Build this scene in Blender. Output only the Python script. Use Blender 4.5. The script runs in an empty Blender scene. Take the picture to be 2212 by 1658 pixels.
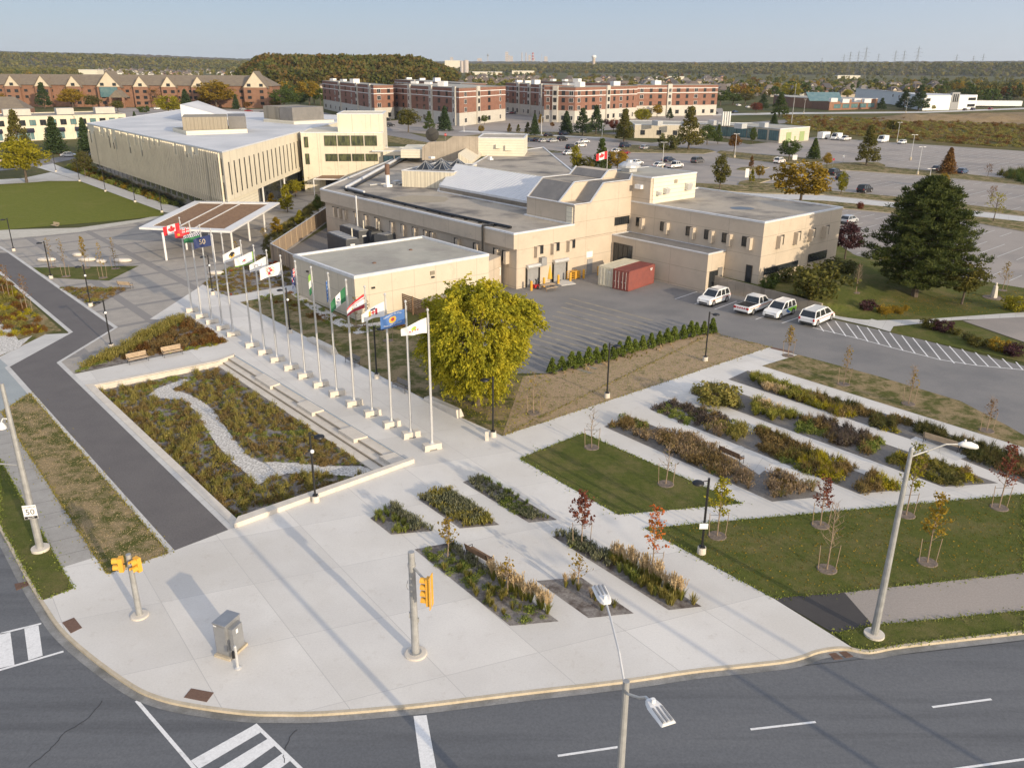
import bpy, math, random
import numpy as np
from mathutils import Vector, Matrix, noise as mnoise
from mathutils.geometry import tessellate_polygon
random.seed(7)
rng = np.random.default_rng(11)
PI = math.pi; SAZ = math.radians(-51)
col = bpy.context.scene.collection
# ---------------------------------------------------------------- camera model (survey of the photograph)
F = 1770.; YH = 140.; H = 27.; ROLL = math.radians(.36); PT = math.atan((829-YH)/F)
def ray(x, y):
    X = (x-1106)/F; Y = -(y-829)/F
    c, s = math.cos(ROLL), math.sin(ROLL); X, Y = X*c-Y*s, X*s+Y*c
    return np.array([X, math.cos(PT)+Y*math.sin(PT), -math.sin(PT)+Y*math.cos(PT)])
def G0(x, y, z=0.):
    d = ray(x, y); return d[:2]*((z-H)/d[2])
TH = math.radians(40.5)
U = np.array([math.cos(TH), math.sin(TH)]); V = np.array([-math.sin(TH), math.cos(TH)])
B0 = G0(1115.5, 624.6)
def M(u, v): return B0+U*u+V*v
def toUV(p): d = np.array(p[:2])-B0; return d@U, d@V
def sst(a, b, x):
    t = min(1., max(0., (x-a)/(b-a))); return t*t*(3-2*t)
def ground_z(x, y):
    u, v = toUV((x, y))
    if u < 19. or u > 80: return 0.
    us = 19.2-(v+16.5)*.09
    return 1.5*sst(-38, -27, v)*sst(us, us+.45+max(0., -v-30.6)*1.5, u)*(1-sst(40, 56, u))*(1-sst(2, 12, v))
def G(x, y, z=None):
    """map point of the survey picture to the ground"""
    if z is not None: return G0(x, y, z)
    p = G0(x, y)
    for _ in range(12): p = G0(x, y, ground_z(*p))
    return p
def P3(x, y): p = G(x, y); return (p[0], p[1], ground_z(*p))
# ---------------------------------------------------------------- mesh builder
class MB:
    def __init__(s): s.v = []; s.f = []; s.m = []
    def add(s, vs, fs, m=0):
        o = len(s.v); s.v += [tuple(map(float, q)) for q in vs]
        s.f += [tuple(o+i for i in f) for f in fs]; s.m += [m]*len(fs); return s
    def prism(s, poly, z0, z1, m=0, mtop=None, top=True):
        n = len(poly); a = sum(poly[i][0]*poly[(i+1) % n][1]-poly[(i+1) % n][0]*poly[i][1] for i in range(n))
        if a < 0: poly = list(poly)[::-1]
        vs = [(p[0], p[1], z0) for p in poly]+[(p[0], p[1], z1) for p in poly]
        s.add(vs, [(i, (i+1) % n, n+(i+1) % n, n+i) for i in range(n)]+[tuple(range(n))[::-1]], m)
        o = len(s.v)-2*n; s.f.append(tuple(o+n+i for i in range(n))); s.m.append(m if mtop is None else mtop); return s
    def box(s, c, d, rz=0., m=0, rx=0., ry=0.):
        hx, hy, hz = d[0]/2, d[1]/2, d[2]/2
        R = Matrix.Rotation(rz, 3, 'Z') @ Matrix.Rotation(ry, 3, 'Y') @ Matrix.Rotation(rx, 3, 'X')
        vs = [Vector(c)+R @ Vector((x*hx, y*hy, z*hz)) for z in (-1, 1) for y in (-1, 1) for x in (-1, 1)]
        return s.add(vs, [(0, 2, 3, 1), (4, 5, 7, 6), (0, 1, 5, 4), (2, 6, 7, 3), (0, 4, 6, 2), (1, 3, 7, 5)], m)
    def tube(s, pts, rads, n=8, m=0, cap=True):
        pts = [Vector(p) for p in pts]; rings = []
        if not hasattr(rads, '__len__'): rads = [rads]*len(pts)
        for i, p in enumerate(pts):
            d = (pts[min(i+1, len(pts)-1)]-pts[max(i-1, 0)]).normalized()
            a = d.cross(Vector((0, 0, 1)) if abs(d.z) < .9 else Vector((1, 0, 0))).normalized(); b = d.cross(a)
            rings.append([p+(a*math.cos(2*PI*k/n)+b*math.sin(2*PI*k/n))*rads[i] for k in range(n)])
        vs = [q for r in rings for q in r]; fs = []
        for i in range(len(pts)-1):
            for k in range(n): fs.append((i*n+k, i*n+(k+1) % n, (i+1)*n+(k+1) % n, (i+1)*n+k))
        if cap: fs += [tuple(range(n))[::-1], tuple((len(pts)-1)*n+k for k in range(n))]
        return s.add(vs, fs, m)
    def cone(s, c, r0, r1, z0, z1, n=16, m=0): return s.tube([(c[0], c[1], z0), (c[0], c[1], z1)], [r0, r1], n, m)
    def lathe(s, c, prof, n=12, m=0): return s.tube([(c[0], c[1], c[2]+z) for r, z in prof], [max(r, .001) for r, z in prof], n, m)
    def build(s, name, mats, parent=None, org=(0, 0, 0), smooth=False):
        me = bpy.data.meshes.new(name)
        v = np.array(s.v, float)-np.array(org, float) if s.v else np.zeros((0, 3))
        me.from_pydata(v.tolist(), [], s.f); me.validate()
        if not isinstance(mats, (list, tuple)): mats = [mats]
        for m in mats: me.materials.append(m)
        if len(mats) > 1 and len(me.polygons) == len(s.m): me.polygons.foreach_set('material_index', s.m)
        if smooth: me.polygons.foreach_set('use_smooth', [True]*len(me.polygons))
        me.update(); o = bpy.data.objects.new(name, me); col.objects.link(o)
        if parent: o.parent = parent
        return o
def npmesh(name, V_, Q_, mats, parent=None, midx=None):
    """big mesh from arrays: V_ (n,3), Q_ (m,4)"""
    me = bpy.data.meshes.new(name); n, m = len(V_), len(Q_)
    me.vertices.add(n); me.vertices.foreach_set('co', np.ascontiguousarray(V_, np.float32).ravel())
    k = Q_.shape[1]
    me.loops.add(m*k); me.loops.foreach_set('vertex_index', np.ascontiguousarray(Q_, np.int32).ravel())
    me.polygons.add(m); me.polygons.foreach_set('loop_start', np.arange(0, m*k, k, dtype=np.int32))
    if not isinstance(mats, (list, tuple)): mats = [mats]
    for x in mats: me.materials.append(x)
    if midx is not None: me.polygons.foreach_set('material_index', midx.astype(np.int32))
    me.update(calc_edges=True); o = bpy.data.objects.new(name, me); col.objects.link(o)
    if parent: o.parent = parent
    return o
def tag(o, label=None, cat=None, group=None, kind=None):
    if label: o['label'] = label
    if cat: o['category'] = cat
    if group: o['group'] = group
    if kind: o['kind'] = kind
    return o
def thing(name, label, cat, loc=(0, 0, 0), rz=0., group=None):
    o = bpy.data.objects.new(name, None); col.objects.link(o); o.empty_display_size = .3
    o.location = tuple(map(float, loc)); o.rotation_euler = (0, 0, rz); return tag(o, label, cat, group)
def dup(root, loc, rz=0., label=None, group=None, sc=None):
    r = root.copy(); col.objects.link(r); r.location = tuple(map(float, loc)); r.rotation_euler = (0, 0, rz)
    if sc is not None: r.scale = sc if hasattr(sc, '__len__') else (sc, sc, sc)
    if label: r['label'] = label
    if group: r['group'] = group
    for ch in list(root.children):
        c = ch.copy(); col.objects.link(c); c.parent = r
        for g in ch.children:
            d = g.copy(); col.objects.link(d); d.parent = c
    return r
# ---------------------------------------------------------------- materials
def rgb(h):
    if isinstance(h, str):
        h = h.lstrip('#'); c = [int(h[i:i+2], 16)/255 for i in (0, 2, 4)]
        return tuple(x/12.92 if x < .04045 else ((x+.055)/1.055)**2.4 for x in c)
    return h
def nodes(name):
    m = bpy.data.materials.new(name); m.use_nodes = True; nt = m.node_tree
    return m, nt, nt.nodes, nt.links, nt.nodes['Principled BSDF']
def noise_fac(nt, scale, detail=4., lo=.35, hi=.65, src=None, rough=.6, stretch=None):
    N, L = nt.nodes, nt.links
    if src is None: src = N.new('ShaderNodeNewGeometry').outputs['Position']
    if stretch:
        mp = N.new('ShaderNodeMapping'); L.new(src, mp.inputs[0]); mp.inputs['Rotation'].default_value = (0, 0, stretch[0]); mp.inputs['Scale'].default_value = (stretch[1], stretch[2], 1); src = mp.outputs[0]
    t = N.new('ShaderNodeTexNoise'); t.inputs['Scale'].default_value = scale; t.inputs['Detail'].default_value = detail; t.inputs['Roughness'].default_value = rough
    L.new(src, t.inputs['Vector'])
    r = N.new('ShaderNodeMapRange'); r.inputs[1].default_value = lo; r.inputs[2].default_value = hi; L.new(t.outputs[0], r.inputs[0]); return r.outputs[0]
def mixc(nt, fac, a, b):
    x = nt.nodes.new('ShaderNodeMix'); x.data_type = 'RGBA'
    if isinstance(fac, float): x.inputs[0].default_value = fac
    else: nt.links.new(fac, x.inputs[0])
    for i, c in ((6, a), (7, b)):
        if isinstance(c, (tuple, list, str)): x.inputs[i].default_value = (*rgb(c)[:3], 1)
        else: nt.links.new(c, x.inputs[i])
    return x.outputs[2]
def math_(nt, op, a, b=None):
    x = nt.nodes.new('ShaderNodeMath'); x.operation = op
    for i, c in enumerate((a, b)):
        if c is None: continue
        if isinstance(c, (int, float)): x.inputs[i].default_value = c
        else: nt.links.new(c, x.inputs[i])
    return x.outputs[0]
def bump(nt, b, h, st=.3, dist=.05):
    x = nt.nodes.new('ShaderNodeBump'); x.inputs['Strength'].default_value = st; x.inputs['Distance'].default_value = dist
    nt.links.new(h, x.inputs['Height']); nt.links.new(x.outputs[0], b.inputs['Normal'])
def lines_fac(nt, ang, spacing, width, off=0.):
    """1 on thin straight joints of a family of parallel lines in the ground plane"""
    N, L = nt.nodes, nt.links
    g = N.new('ShaderNodeNewGeometry'); d = N.new('ShaderNodeVectorMath'); d.operation = 'DOT_PRODUCT'
    L.new(g.outputs['Position'], d.inputs[0]); d.inputs[1].default_value = (math.cos(ang), math.sin(ang), 0)
    x = math_(nt, 'ADD', d.outputs['Value'], 1000.+off); x = math_(nt, 'DIVIDE', x, spacing); x = math_(nt, 'FRACT', x); return math_(nt, 'LESS_THAN', x, width/spacing)
def mat(name, c, c2=None, s=1.5, rough=.85, met=0., s2=None, c3=None, bmp=0., spec=None, lo=.35, hi=.65, lines=None, linec=None, det=5., stretch=None, fine=0., slabs=None):
    m, nt, N, L, b = nodes(name); c = rgb(c)
    if c2 is None: c2 = tuple(x*.86 for x in c)
    fac = noise_fac(nt, s, det, lo, hi, stretch=stretch); out = mixc(nt, fac, c, c2)
    if c3 is not None: out = mixc(nt, noise_fac(nt, s2 or s*.15, 5., .48, .66, stretch=stretch and (stretch[0], .5, 9.)), out, c3)
    if fine:
        f = noise_fac(nt, 9., 6., .3, .7, rough=.8); k = N.new('ShaderNodeHueSaturation'); k.inputs['Value'].default_value = 1
        L.new(math_(nt, 'ADD', math_(nt, 'MULTIPLY', f, fine), 1-fine/2), k.inputs['Value']); L.new(out, k.inputs['Color']); out = k.outputs[0]
    if slabs:
        g = N.new('ShaderNodeNewGeometry'); cb = N.new('ShaderNodeCombineXYZ')
        for i, (a, sp, w, off) in enumerate(slabs):
            d = N.new('ShaderNodeVectorMath'); d.operation = 'DOT_PRODUCT'; L.new(g.outputs['Position'], d.inputs[0]); d.inputs[1].default_value = (math.cos(a), math.sin(a), 0)
            L.new(math_(nt, 'FLOOR', math_(nt, 'DIVIDE', math_(nt, 'ADD', d.outputs['Value'], 1000.+off), sp)), cb.inputs[i])
        wn = N.new('ShaderNodeTexWhiteNoise'); L.new(cb.outputs[0], wn.inputs['Vector']); k = N.new('ShaderNodeHueSaturation'); L.new(math_(nt, 'ADD', math_(nt, 'MULTIPLY', wn.outputs['Value'], .13), .93), k.inputs['Value']); L.new(out, k.inputs['Color']); out = k.outputs[0]
        out = mixc(nt, math_(nt, 'MULTIPLY', noise_fac(nt, 1.1, 8., .56, .74, rough=.8), .45), out, (.36, .31, .25))
    if lines:
        for (a, sp, w, off) in lines: out = mixc(nt, lines_fac(nt, a, sp, w, off), out, linec or tuple(x*.55 for x in c))
    L.new(out, b.inputs['Base Color']); b.inputs['Roughness'].default_value = rough; b.inputs['Metallic'].default_value = met
    if spec is not None: b.inputs['Specular IOR Level'].default_value = spec
    if bmp: bump(nt, b, noise_fac(nt, s*6, 4., .2, .8), bmp)
    return m
def leafmat(name, cols, s=.6, trans=.25):
    """foliage: colour varies by clump and by leaf"""
    m, nt, N, L, b = nodes(name)
    g = N.new('ShaderNodeNewGeometry'); oi = N.new('ShaderNodeObjectInfo')
    f = math_(nt, 'ADD', math_(nt, 'MULTIPLY', noise_fac(nt, s, 3., .3, .7), .55), math_(nt, 'MULTIPLY', g.outputs['Random Per Island'], .4))
    f = math_(nt, 'ADD', f, math_(nt, 'MULTIPLY', math_(nt, 'SUBTRACT', oi.outputs['Random'], .5), .25))
    r = N.new('ShaderNodeValToRGB'); L.new(f, r.inputs[0]); e = r.color_ramp.elements
    while len(e) < len(cols): e.new(.5)
    for i, c in enumerate(cols): e[i].position = i/(len(cols)-1); e[i].color = (*rgb(c), 1)
    L.new(r.outputs[0], b.inputs['Base Color']); b.inputs['Roughness'].default_value = .75; b.inputs['Specular IOR Level'].default_value = .2
    t = N.new('ShaderNodeBsdfTranslucent'); L.new(r.outputs[0], t.inputs[0]); mx = N.new('ShaderNodeMixShader'); mx.inputs[0].default_value = trans
    L.new(b.outputs[0], mx.inputs[1]); L.new(t.outputs[0], mx.inputs[2]); L.new(mx.outputs[0], N['Material Output'].inputs[0]); return m
TA = TH  # direction of the civic building's grid
K = {}
jl = [(math.radians(37), 4.6, .035, .3), (math.radians(111), 5.4, .03, 1.2)]
K['conc'] = mat('plaza_concrete', (.645, .625, .585), (.585, .565, .53), .22, lines=jl, linec=(.46, .445, .42), fine=.14, c3=(.56, .535, .49), s2=.09, slabs=jl)
K['conc2'] = mat('path_concrete', (.56, .55, .52), (.48, .47, .45), .5, lines=[(math.radians(-30), 1.6, .03, 0)], linec=(.35, .34, .32), fine=.12)
K['walk'] = mat('sidewalk_concrete', (.36, .345, .315), (.30, .285, .26), .8, lines=[(math.radians(119), 1.9, .04, 0)], linec=(.16, .15, .14), fine=.3)
K['pave'] = mat('unit_pavers', (.37, .335, .29), (.31, .285, .25), .7, fine=.4, lines=[(TH, 9., 1.1, 0), (TH+PI/2, 7.5, .9, 2)], linec=(.235, .22, .205))
K['steps'] = mat('lawn_terrace', (.60, .57, .50), (.5, .47, .4), .8, fine=.2, lines=[(math.radians(97), .9, .2, 0)], linec=(.3, .28, .22))
K['road'] = mat('road_asphalt', (.112, .118, .127), (.138, .143, .150), .25, rough=.8, fine=.45, c3=(.092, .096, .103), s2=.09, stretch=(math.radians(-13), .15, 1.))
K['drive'] = mat('drive_asphalt', (.185, .18, .175), (.215, .205, .195), .2, fine=.45, c3=(.15, .148, .148), s2=.12)
K['dark'] = mat('path_asphalt', (.118, .108, .104), (.135, .124, .118), .4, fine=.55)
K['newasp'] = mat('patch_asphalt', (.05, .046, .045), (.06, .055, .052), .8, fine=.3)
K['lot'] = mat('lot_asphalt', (.33, .29, .255), (.285, .255, .225), .1, fine=.35, c3=(.23, .21, .195), s2=.05)
K['far_road'] = mat('street_asphalt', (.22, .205, .20), (.19, .18, .17), .1, fine=.3)
K['curb'] = mat('curb_concrete', (.52, .45, .34), (.42, .36, .26), 1.2, fine=.3)
K['gut'] = mat('gutter_concrete', (.27, .27, .265), (.19, .19, .185), 1.1, fine=.4, c3=(.14, .14, .13), s2=.5)
def grassmat(name, g1, g2, dry, lo, hi, s2=.25, s=2.2):
    m, nt, N, L, b = nodes(name)
    o = mixc(nt, noise_fac(nt, s, 6., .3, .7, rough=.7), g1, g2)
    o = mixc(nt, noise_fac(nt, s2, 9., lo, hi, rough=.78), o, dry)
    f = noise_fac(nt, 14., 3., .25, .75, rough=.8); k = N.new('ShaderNodeHueSaturation')
    L.new(math_(nt, 'ADD', math_(nt, 'MULTIPLY', f, .7), .62), k.inputs['Value']); L.new(o, k.inputs['Color'])
    L.new(k.outputs[0], b.inputs['Base Color']); b.inputs['Roughness'].default_value = .95; b.inputs['Specular IOR Level'].default_value = .1
    bump(nt, b, f, .6, .06); return m
K['lawn'] = grassmat('lawn_grass', (.070, .090, .020), (.115, .125, .032), (.20, .16, .075), .46, .74)
K['lawnB'] = grassmat('lawn_grass_dry', (.075, .088, .022), (.12, .118, .038), (.30, .23, .13), .44, .56, .5)
K['lawnC'] = grassmat('bare_seeded_lawn', (.10, .115, .035), (.14, .13, .05), (.40, .295, .19), .32, .47, .7)
K['great'] = grassmat('great_lawn', (.13, .152, .027), (.175, .185, .038), (.24, .21, .07), .52, .9, .12, 1.)
K['field'] = grassmat('field_scrub', (.13, .105, .04), (.19, .135, .055), (.085, .10, .035), .42, .6, .05, .25)
K['dirt'] = grassmat('bare_earth', (.27, .205, .125), (.22, .165, .10), (.15, .12, .05), .5, .75, .05, .2)
K['far'] = grassmat('far_ground', (.07, .085, .03), (.12, .11, .05), (.20, .16, .08), .5, .7, .01, .05)
K['mulch'] = mat('garden_mulch', (.17, .15, .135), (.27, .25, .23), 5., fine=.6, bmp=.3, c3=(.07, .05, .04), s2=1.)
K['paveg'] = mat('gravel_bed', (.13, .12, .11), (.18, .165, .15), 3., fine=.6)
K['rock'] = mat('white_gravel', (.72, .70, .66), (.38, .36, .33), 6., lo=.42, hi=.58, bmp=.6, rough=.9, fine=.5)
K['paint'] = mat('road_paint', (.72, .72, .71), (.5, .5, .49), 3., lo=.55, hi=.8, fine=.3)
K['paintw'] = mat('worn_paint', (.66, .65, .62), (.45, .43, .40), 2., lo=.4, hi=.7, fine=.3)
K['ypaint'] = mat('faded_yellow_paint', (.32, .28, .20), (.22, .20, .17), 1., lo=.3, hi=.6, fine=.4)
K['blue'] = mat('blue_paint', (.05, .17, .45))
K['rust'] = mat('rusty_iron', (.13, .075, .05), (.17, .10, .07), 10., rough=.8)
K['mulchring'] = mat('bark_mulch', (.22, .17, .13), (.12, .095, .075), 6., fine=.6)
# walls
wl = [(TH, 3.05, .05, 0), (TH+PI/2, 3.05, .05, .4)]
def wallmat(name, c, c2, groove=None, hz=None):
    m, nt, N, L, b = nodes(name)
    o = mixc(nt, noise_fac(nt, .5, 6., .35, .7), c, c2); o = mixc(nt, noise_fac(nt, .9, 5., .58, .8, stretch=(0, 1., 1.)), o, tuple(x*.78 for x in rgb(c)))
    if groove:
        o = mixc(nt, lines_fac(nt, TH, groove, .05), o, tuple(x*.62 for x in rgb(c))); o = mixc(nt, lines_fac(nt, TH+PI/2, groove, .05), o, tuple(x*.62 for x in rgb(c)))
    if hz:
        g = N.new('ShaderNodeNewGeometry'); sp = N.new('ShaderNodeSeparateXYZ'); L.new(g.outputs['Position'], sp.inputs[0])
        x = math_(nt, 'LESS_THAN', math_(nt, 'FRACT', math_(nt, 'DIVIDE', math_(nt, 'ADD', sp.outputs[2], 50.2), hz)), .05/hz); o = mixc(nt, x, o, tuple(x*.6 for x in rgb(c)))
    f = noise_fac(nt, 12., 5., .3, .7, rough=.8); k = N.new('ShaderNodeHueSaturation'); L.new(math_(nt, 'ADD', math_(nt, 'MULTIPLY', f, .14), .93), k.inputs['Value']); L.new(o, k.inputs['Color'])
    L.new(k.outputs[0], b.inputs['Base Color']); b.inputs['Roughness'].default_value = .9; return m
K['wall'] = wallmat('precast_wall', (.53, .45, .355), (.47, .40, .315), 6.1, 2.4)
K['wall2'] = wallmat('annex_panels', (.56, .50, .40), (.51, .46, .37), 3.05, 2.4)
K['wall3'] = wallmat('city_hall_panels', (.66, .60, .47), (.61, .55, .43), 2.4)
K['siding'] = wallmat('cream_siding', (.70, .65, .52), (.65, .60, .48), None, .55)
K['rib'] = mat('ribbed_cladding', (.66, .60, .46), (.6, .55, .43), 1., lines=[(TH, .5, .12, 0), (TH+PI/2, .5, .12, 0)], linec=(.5, .45, .35))
K['retain'] = wallmat('board_formed_concrete', (.36, .31, .25), (.26, .225, .18), 1.2)
K['roof'] = mat('gravel_roof', (.40, .35, .28), (.31, .28, .235), .35, fine=.5, c3=(.12, .11, .10), s2=.13, lo=.4, hi=.75)
K['roof2'] = mat('pale_membrane_roof', (.42, .395, .33), (.36, .345, .29), .4, fine=.2, c3=(.30, .28, .24), s2=.15)
K['roofw'] = mat('white_membrane_roof', (.62, .62, .62), (.55, .555, .56), .15, fine=.1, c3=(.48, .49, .5), s2=.08)
K['cap'] = mat('parapet_flashing', (.66, .67, .68), rough=.5)
K['metal_roof'] = mat('standing_seam_roof', (.62, .63, .64), (.57, .58, .6), .5, rough=.5)
K['darkroof'] = mat('sloped_dark_roof', (.20, .19, .18), (.16, .155, .15), .8, fine=.4)  # even dark roofing colour, also used on decks and parapets
K['glass'] = mat('window_glass', (.02, .024, .028), (.03, .035, .04), .6, rough=.12, spec=.6)
K['glassg'] = mat('green_tinted_glass', (.12, .13, .06), (.04, .05, .03), .5, rough=.15, lo=.4, hi=.6, spec=.6, stretch=(TH, 3., 3.))
K['glassb'] = mat('blue_glass', (.08, .16, .18), (.14, .22, .22), .4, rough=.15, spec=.6)
K['frame'] = mat('dark_window_frame', (.035, .033, .03), rough=.5)
K['white'] = mat('white_metal', (.74, .73, .71), (.68, .67, .65), 1., rough=.5)
K['black'] = mat('black_metal', (.014, .014, .015), rough=.45)
K['galv'] = mat('galvanised_steel', (.40, .40, .39), (.31, .31, .30), 3., rough=.55, met=.35)
K['alum'] = mat('brushed_aluminium', (.62, .62, .61), (.55, .55, .54), 2., rough=.4, met=.4)
K['cblock'] = mat('precast_block', (.63, .58, .50), (.55, .50, .43), 1.5, fine=.15)
K['wood'] = mat('brown_timber', (.24, .15, .085), (.17, .10, .06), 2., fine=.3)
K['woodp'] = mat('pale_timber', (.50, .38, .25), (.40, .30, .20), 2., fine=.3, rough=.8)
K['fence'] = mat('weathered_board_fence', (.42, .32, .22), (.33, .25, .18), 1., fine=.3, lines=[(TH, .32, .05, 0), (TH+PI/2, .32, .05, 0), (TH+PI/4, .32, .05, 0)], linec=(.22, .16, .11))
K['stake'] = mat('stake_wood', (.33, .24, .16), rough=.9)
K['bark'] = mat('tree_bark', (.12, .095, .07), (.08, .06, .045), 4., bmp=.4)
K['barkp'] = mat('young_bark', (.30, .22, .15), (.22, .16, .11), 4.)
K['yellow'] = mat('signal_yellow', (.78, .40, .045), rough=.5)
K['ybol'] = mat('bollard_yellow', (.72, .38, .03), (.55, .3, .05), 3.)
K['red'] = mat('red_paint', (.5, .03, .03), rough=.4)
K['orange'] = mat('orange_stripe', (.62, .12, .05), rough=.4)
K['lime'] = mat('lime_wrap', (.30, .72, .04), rough=.4)
K['tyre'] = mat('tyre_rubber', (.02, .02, .02))
K['rim'] = mat('wheel_rim', (.45, .45, .46), rough=.35, met=.6)
K['contred'] = mat('container_red', (.25, .07, .055), (.20, .06, .05), 1.2, rough=.6, fine=.25)
K['contcream'] = mat('container_cream', (.66, .62, .48), (.55, .50, .38), 1.2, rough=.6, fine=.25)
K['genset'] = mat('generator_dark_steel', (.05, .055, .062), (.065, .07, .08), 1., rough=.5)
K['grey'] = mat('grey_steel', (.30, .30, .30), (.25, .25, .25), 2., rough=.5)
K['tan'] = mat('tan_louvre', (.33, .29, .22), (.30, .26, .20), 1., lines=[(TH, .3, .08, 0), (TH+PI/2, .3, .08, 0)], linec=(.24, .21, .16))
K['signw'] = mat('sign_white', (.78, .78, .76), (.7, .7, .69), 1., rough=.5)
K['lampglow'] = mat('clear_globe', (.75, .75, .72), rough=.2)
def emit_off(c, n): return mat(n, c, rough=.4)
LM = {
 'locust': leafmat('honey_locust_leaves', [(.11, .125, .018), (.25, .25, .02), (.44, .39, .028), (.62, .50, .035)], .7, .35),
 'green': leafmat('green_leaves', [(.039, .065, .016), (.078, .111, .023), (.130, .150, .029)], .5),
 'olive': leafmat('olive_leaves', [(.058, .065, .016), (.117, .111, .023), (.195, .156, .033)], .5),
 'yellow': leafmat('yellow_leaves', [(.13, .14, .015), (.28, .25, .02), (.45, .38, .03)], .8, .35),
 'gold': leafmat('golden_leaves', [(.14, .10, .015), (.28, .19, .02), (.42, .27, .03)], .6, .3),
 'rustl': leafmat('rust_leaves', [(.091, .046, .016), (.182, .091, .026), (.260, .143, .033)], .5),
 'red': leafmat('red_maple_leaves', [(.11, .035, .025), (.19, .06, .035), (.25, .085, .045)], 1.2, .3),
 'flame': leafmat('flame_leaves', [(.30, .06, .02), (.45, .11, .02), (.40, .2, .03)], 1.2, .3),
 'plum': leafmat('purple_leaves', [(.035, .016, .022), (.07, .03, .035), (.10, .05, .05)], .8),
 'spruce': leafmat('spruce_needles', [(.023, .042, .018), (.046, .072, .026), (.072, .098, .034)], .8, .1),
 'pine': leafmat('pine_needles', [(.032, .05, .013), (.078, .095, .022), (.15, .15, .038)], .9, .15),
 'cedar': leafmat('cedar_foliage', [(.063, .091, .017), (.126, .168, .028), (.196, .224, .042)], 1.5, .2),
 'wood1': leafmat('woodland_leaves', [(.055, .075, .024), (.115, .12, .03), (.19, .165, .035), (.22, .13, .035)], .02),
 'wood2': leafmat('hill_wood_leaves', [(.05, .075, .018), (.10, .105, .022), (.16, .10, .028), (.19, .09, .03)], .045),
 'brownp': leafmat('brown_perennials', [(.103, .075, .029), (.196, .132, .052), (.253, .184, .069), (.149, .149, .040)], .8, .2),
 'olivep': leafmat('olive_perennials', [(.090, .102, .024), (.192, .180, .042), (.324, .270, .072), (.156, .132, .048)], .8, .25),
 'greenp': leafmat('green_perennials', [(.078, .117, .026), (.156, .202, .039), (.260, .273, .065), (.117, .130, .039)], 1.2, .25),
 'mixp': leafmat('mixed_perennials', [(.084, .102, .024), (.204, .180, .048), (.168, .102, .042), (.288, .228, .072), (.120, .144, .036)], .45, .25),
 'sage': leafmat('grey_green_lavender', [(.110, .127, .072), (.187, .193, .110), (.286, .264, .165)], 1.2, .2),
 'plume': leafmat('straw_grass', [(.42, .31, .16), (.62, .47, .27), (.75, .60, .38)], 1.5, .3),
 'bladeg': leafmat('green_blades', [(.120, .150, .027), (.255, .255, .044), (.419, .329, .090)], 1.2, .3),
 'pinkg': leafmat('mauve_seed_heads', [(.187, .138, .083), (.330, .237, .154), (.275, .204, .099), (.154, .143, .055)], 1.2, .25),
 'aster': leafmat('purple_asters', [(.07, .07, .035), (.13, .095, .085), (.10, .105, .035)], 1., .2),
 'goldf': leafmat('goldenrod_flowers', [(.162, .149, .016), (.405, .338, .020), (.270, .243, .027)], 1.2, .3),
 'dark': leafmat('dark_shrub_leaves', [(.053, .070, .021), (.105, .105, .031), (.131, .088, .035)], .9, .2),
}
# ================================================================ setting: ground, road, paths, lawns
def W(px, z=None): return [tuple(G(x, y, z)) for x, y in px]
def sheet(name, pts, z, m, holes=(), kind='structure', world=False):
    loops = [[Vector((p[0], p[1], 0)) for p in (pts if world else W(pts))]]+[[Vector((p[0], p[1], 0)) for p in h] for h in holes]
    tris = tessellate_polygon(loops); vs = [(v.x, v.y, z) for l in loops for v in l]
    fs = []
    for t in tris:
        a, b, c = (Vector(vs[i]) for i in t)
        fs.append(tuple(t) if (b-a).cross(c-a).z > 0 else tuple(t)[::-1])
    b = MB(); b.add(vs, fs); o = b.build(name, m)
    if kind: o['kind'] = kind
    return o
def offs(pts, d):
    """polyline offset to the left by d"""
    out = []
    for i, p in enumerate(pts):
        a = np.array(pts[max(i-1, 0)]); b = np.array(pts[min(i+1, len(pts)-1)]); t = (b-a)/np.linalg.norm(b-a)
        out.append((p[0]-t[1]*d, p[1]+t[0]*d))
    return out
def smooth(pts, n=3):
    """Catmull-Rom through world points"""
    out = []
    P = [np.array(p, float) for p in pts]; P = [2*P[0]-P[1]]+P+[2*P[-1]-P[-2]]
    for i in range(1, len(P)-2):
        for k in range(n):
            t = k/n; out.append(tuple(.5*((2*P[i])+(P[i+1]-P[i-1])*t+(2*P[i-1]-5*P[i]+4*P[i+1]-P[i+2])*t*t+(3*P[i]-P[i-1]-3*P[i+1]+P[i+2])*t**3)))
    return out+[tuple(P[-2])]
def ribbon(b, pts, w, z, z0=None, m=0, side=0):
    """flat strip (z0 None) or solid strip; side 0 centred, 1 to the left, -1 to the right"""
    l, r = (offs(pts, w/2), offs(pts, -w/2)) if side == 0 else ((offs(pts, w), pts) if side > 0 else (pts, offs(pts, -w)))
    n = len(pts); vs = [(*p, z) for p in l]+[(*p, z) for p in r]
    fs = [(i, n+i, n+i+1, i+1) for i in range(n-1)]
    if z0 is not None:
        vs += [(*p, z0) for p in l]+[(*p, z0) for p in r]
        fs += [(n+i, 3*n+i, 3*n+i+1, n+i+1) for i in range(n-1)]+[(i+1, 2*n+i+1, 2*n+i, i) for i in range(n-1)]
        fs += [(0, 2*n, 3*n, n), (n-1, 2*n-1, 4*n-1, 3*n-1)]
    return b.add(vs, fs, m)
def strip(b, a, c, w, z): a = np.array(a); c = np.array(c); return ribbon(b, [tuple(a), tuple(c)], w, z)
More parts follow.
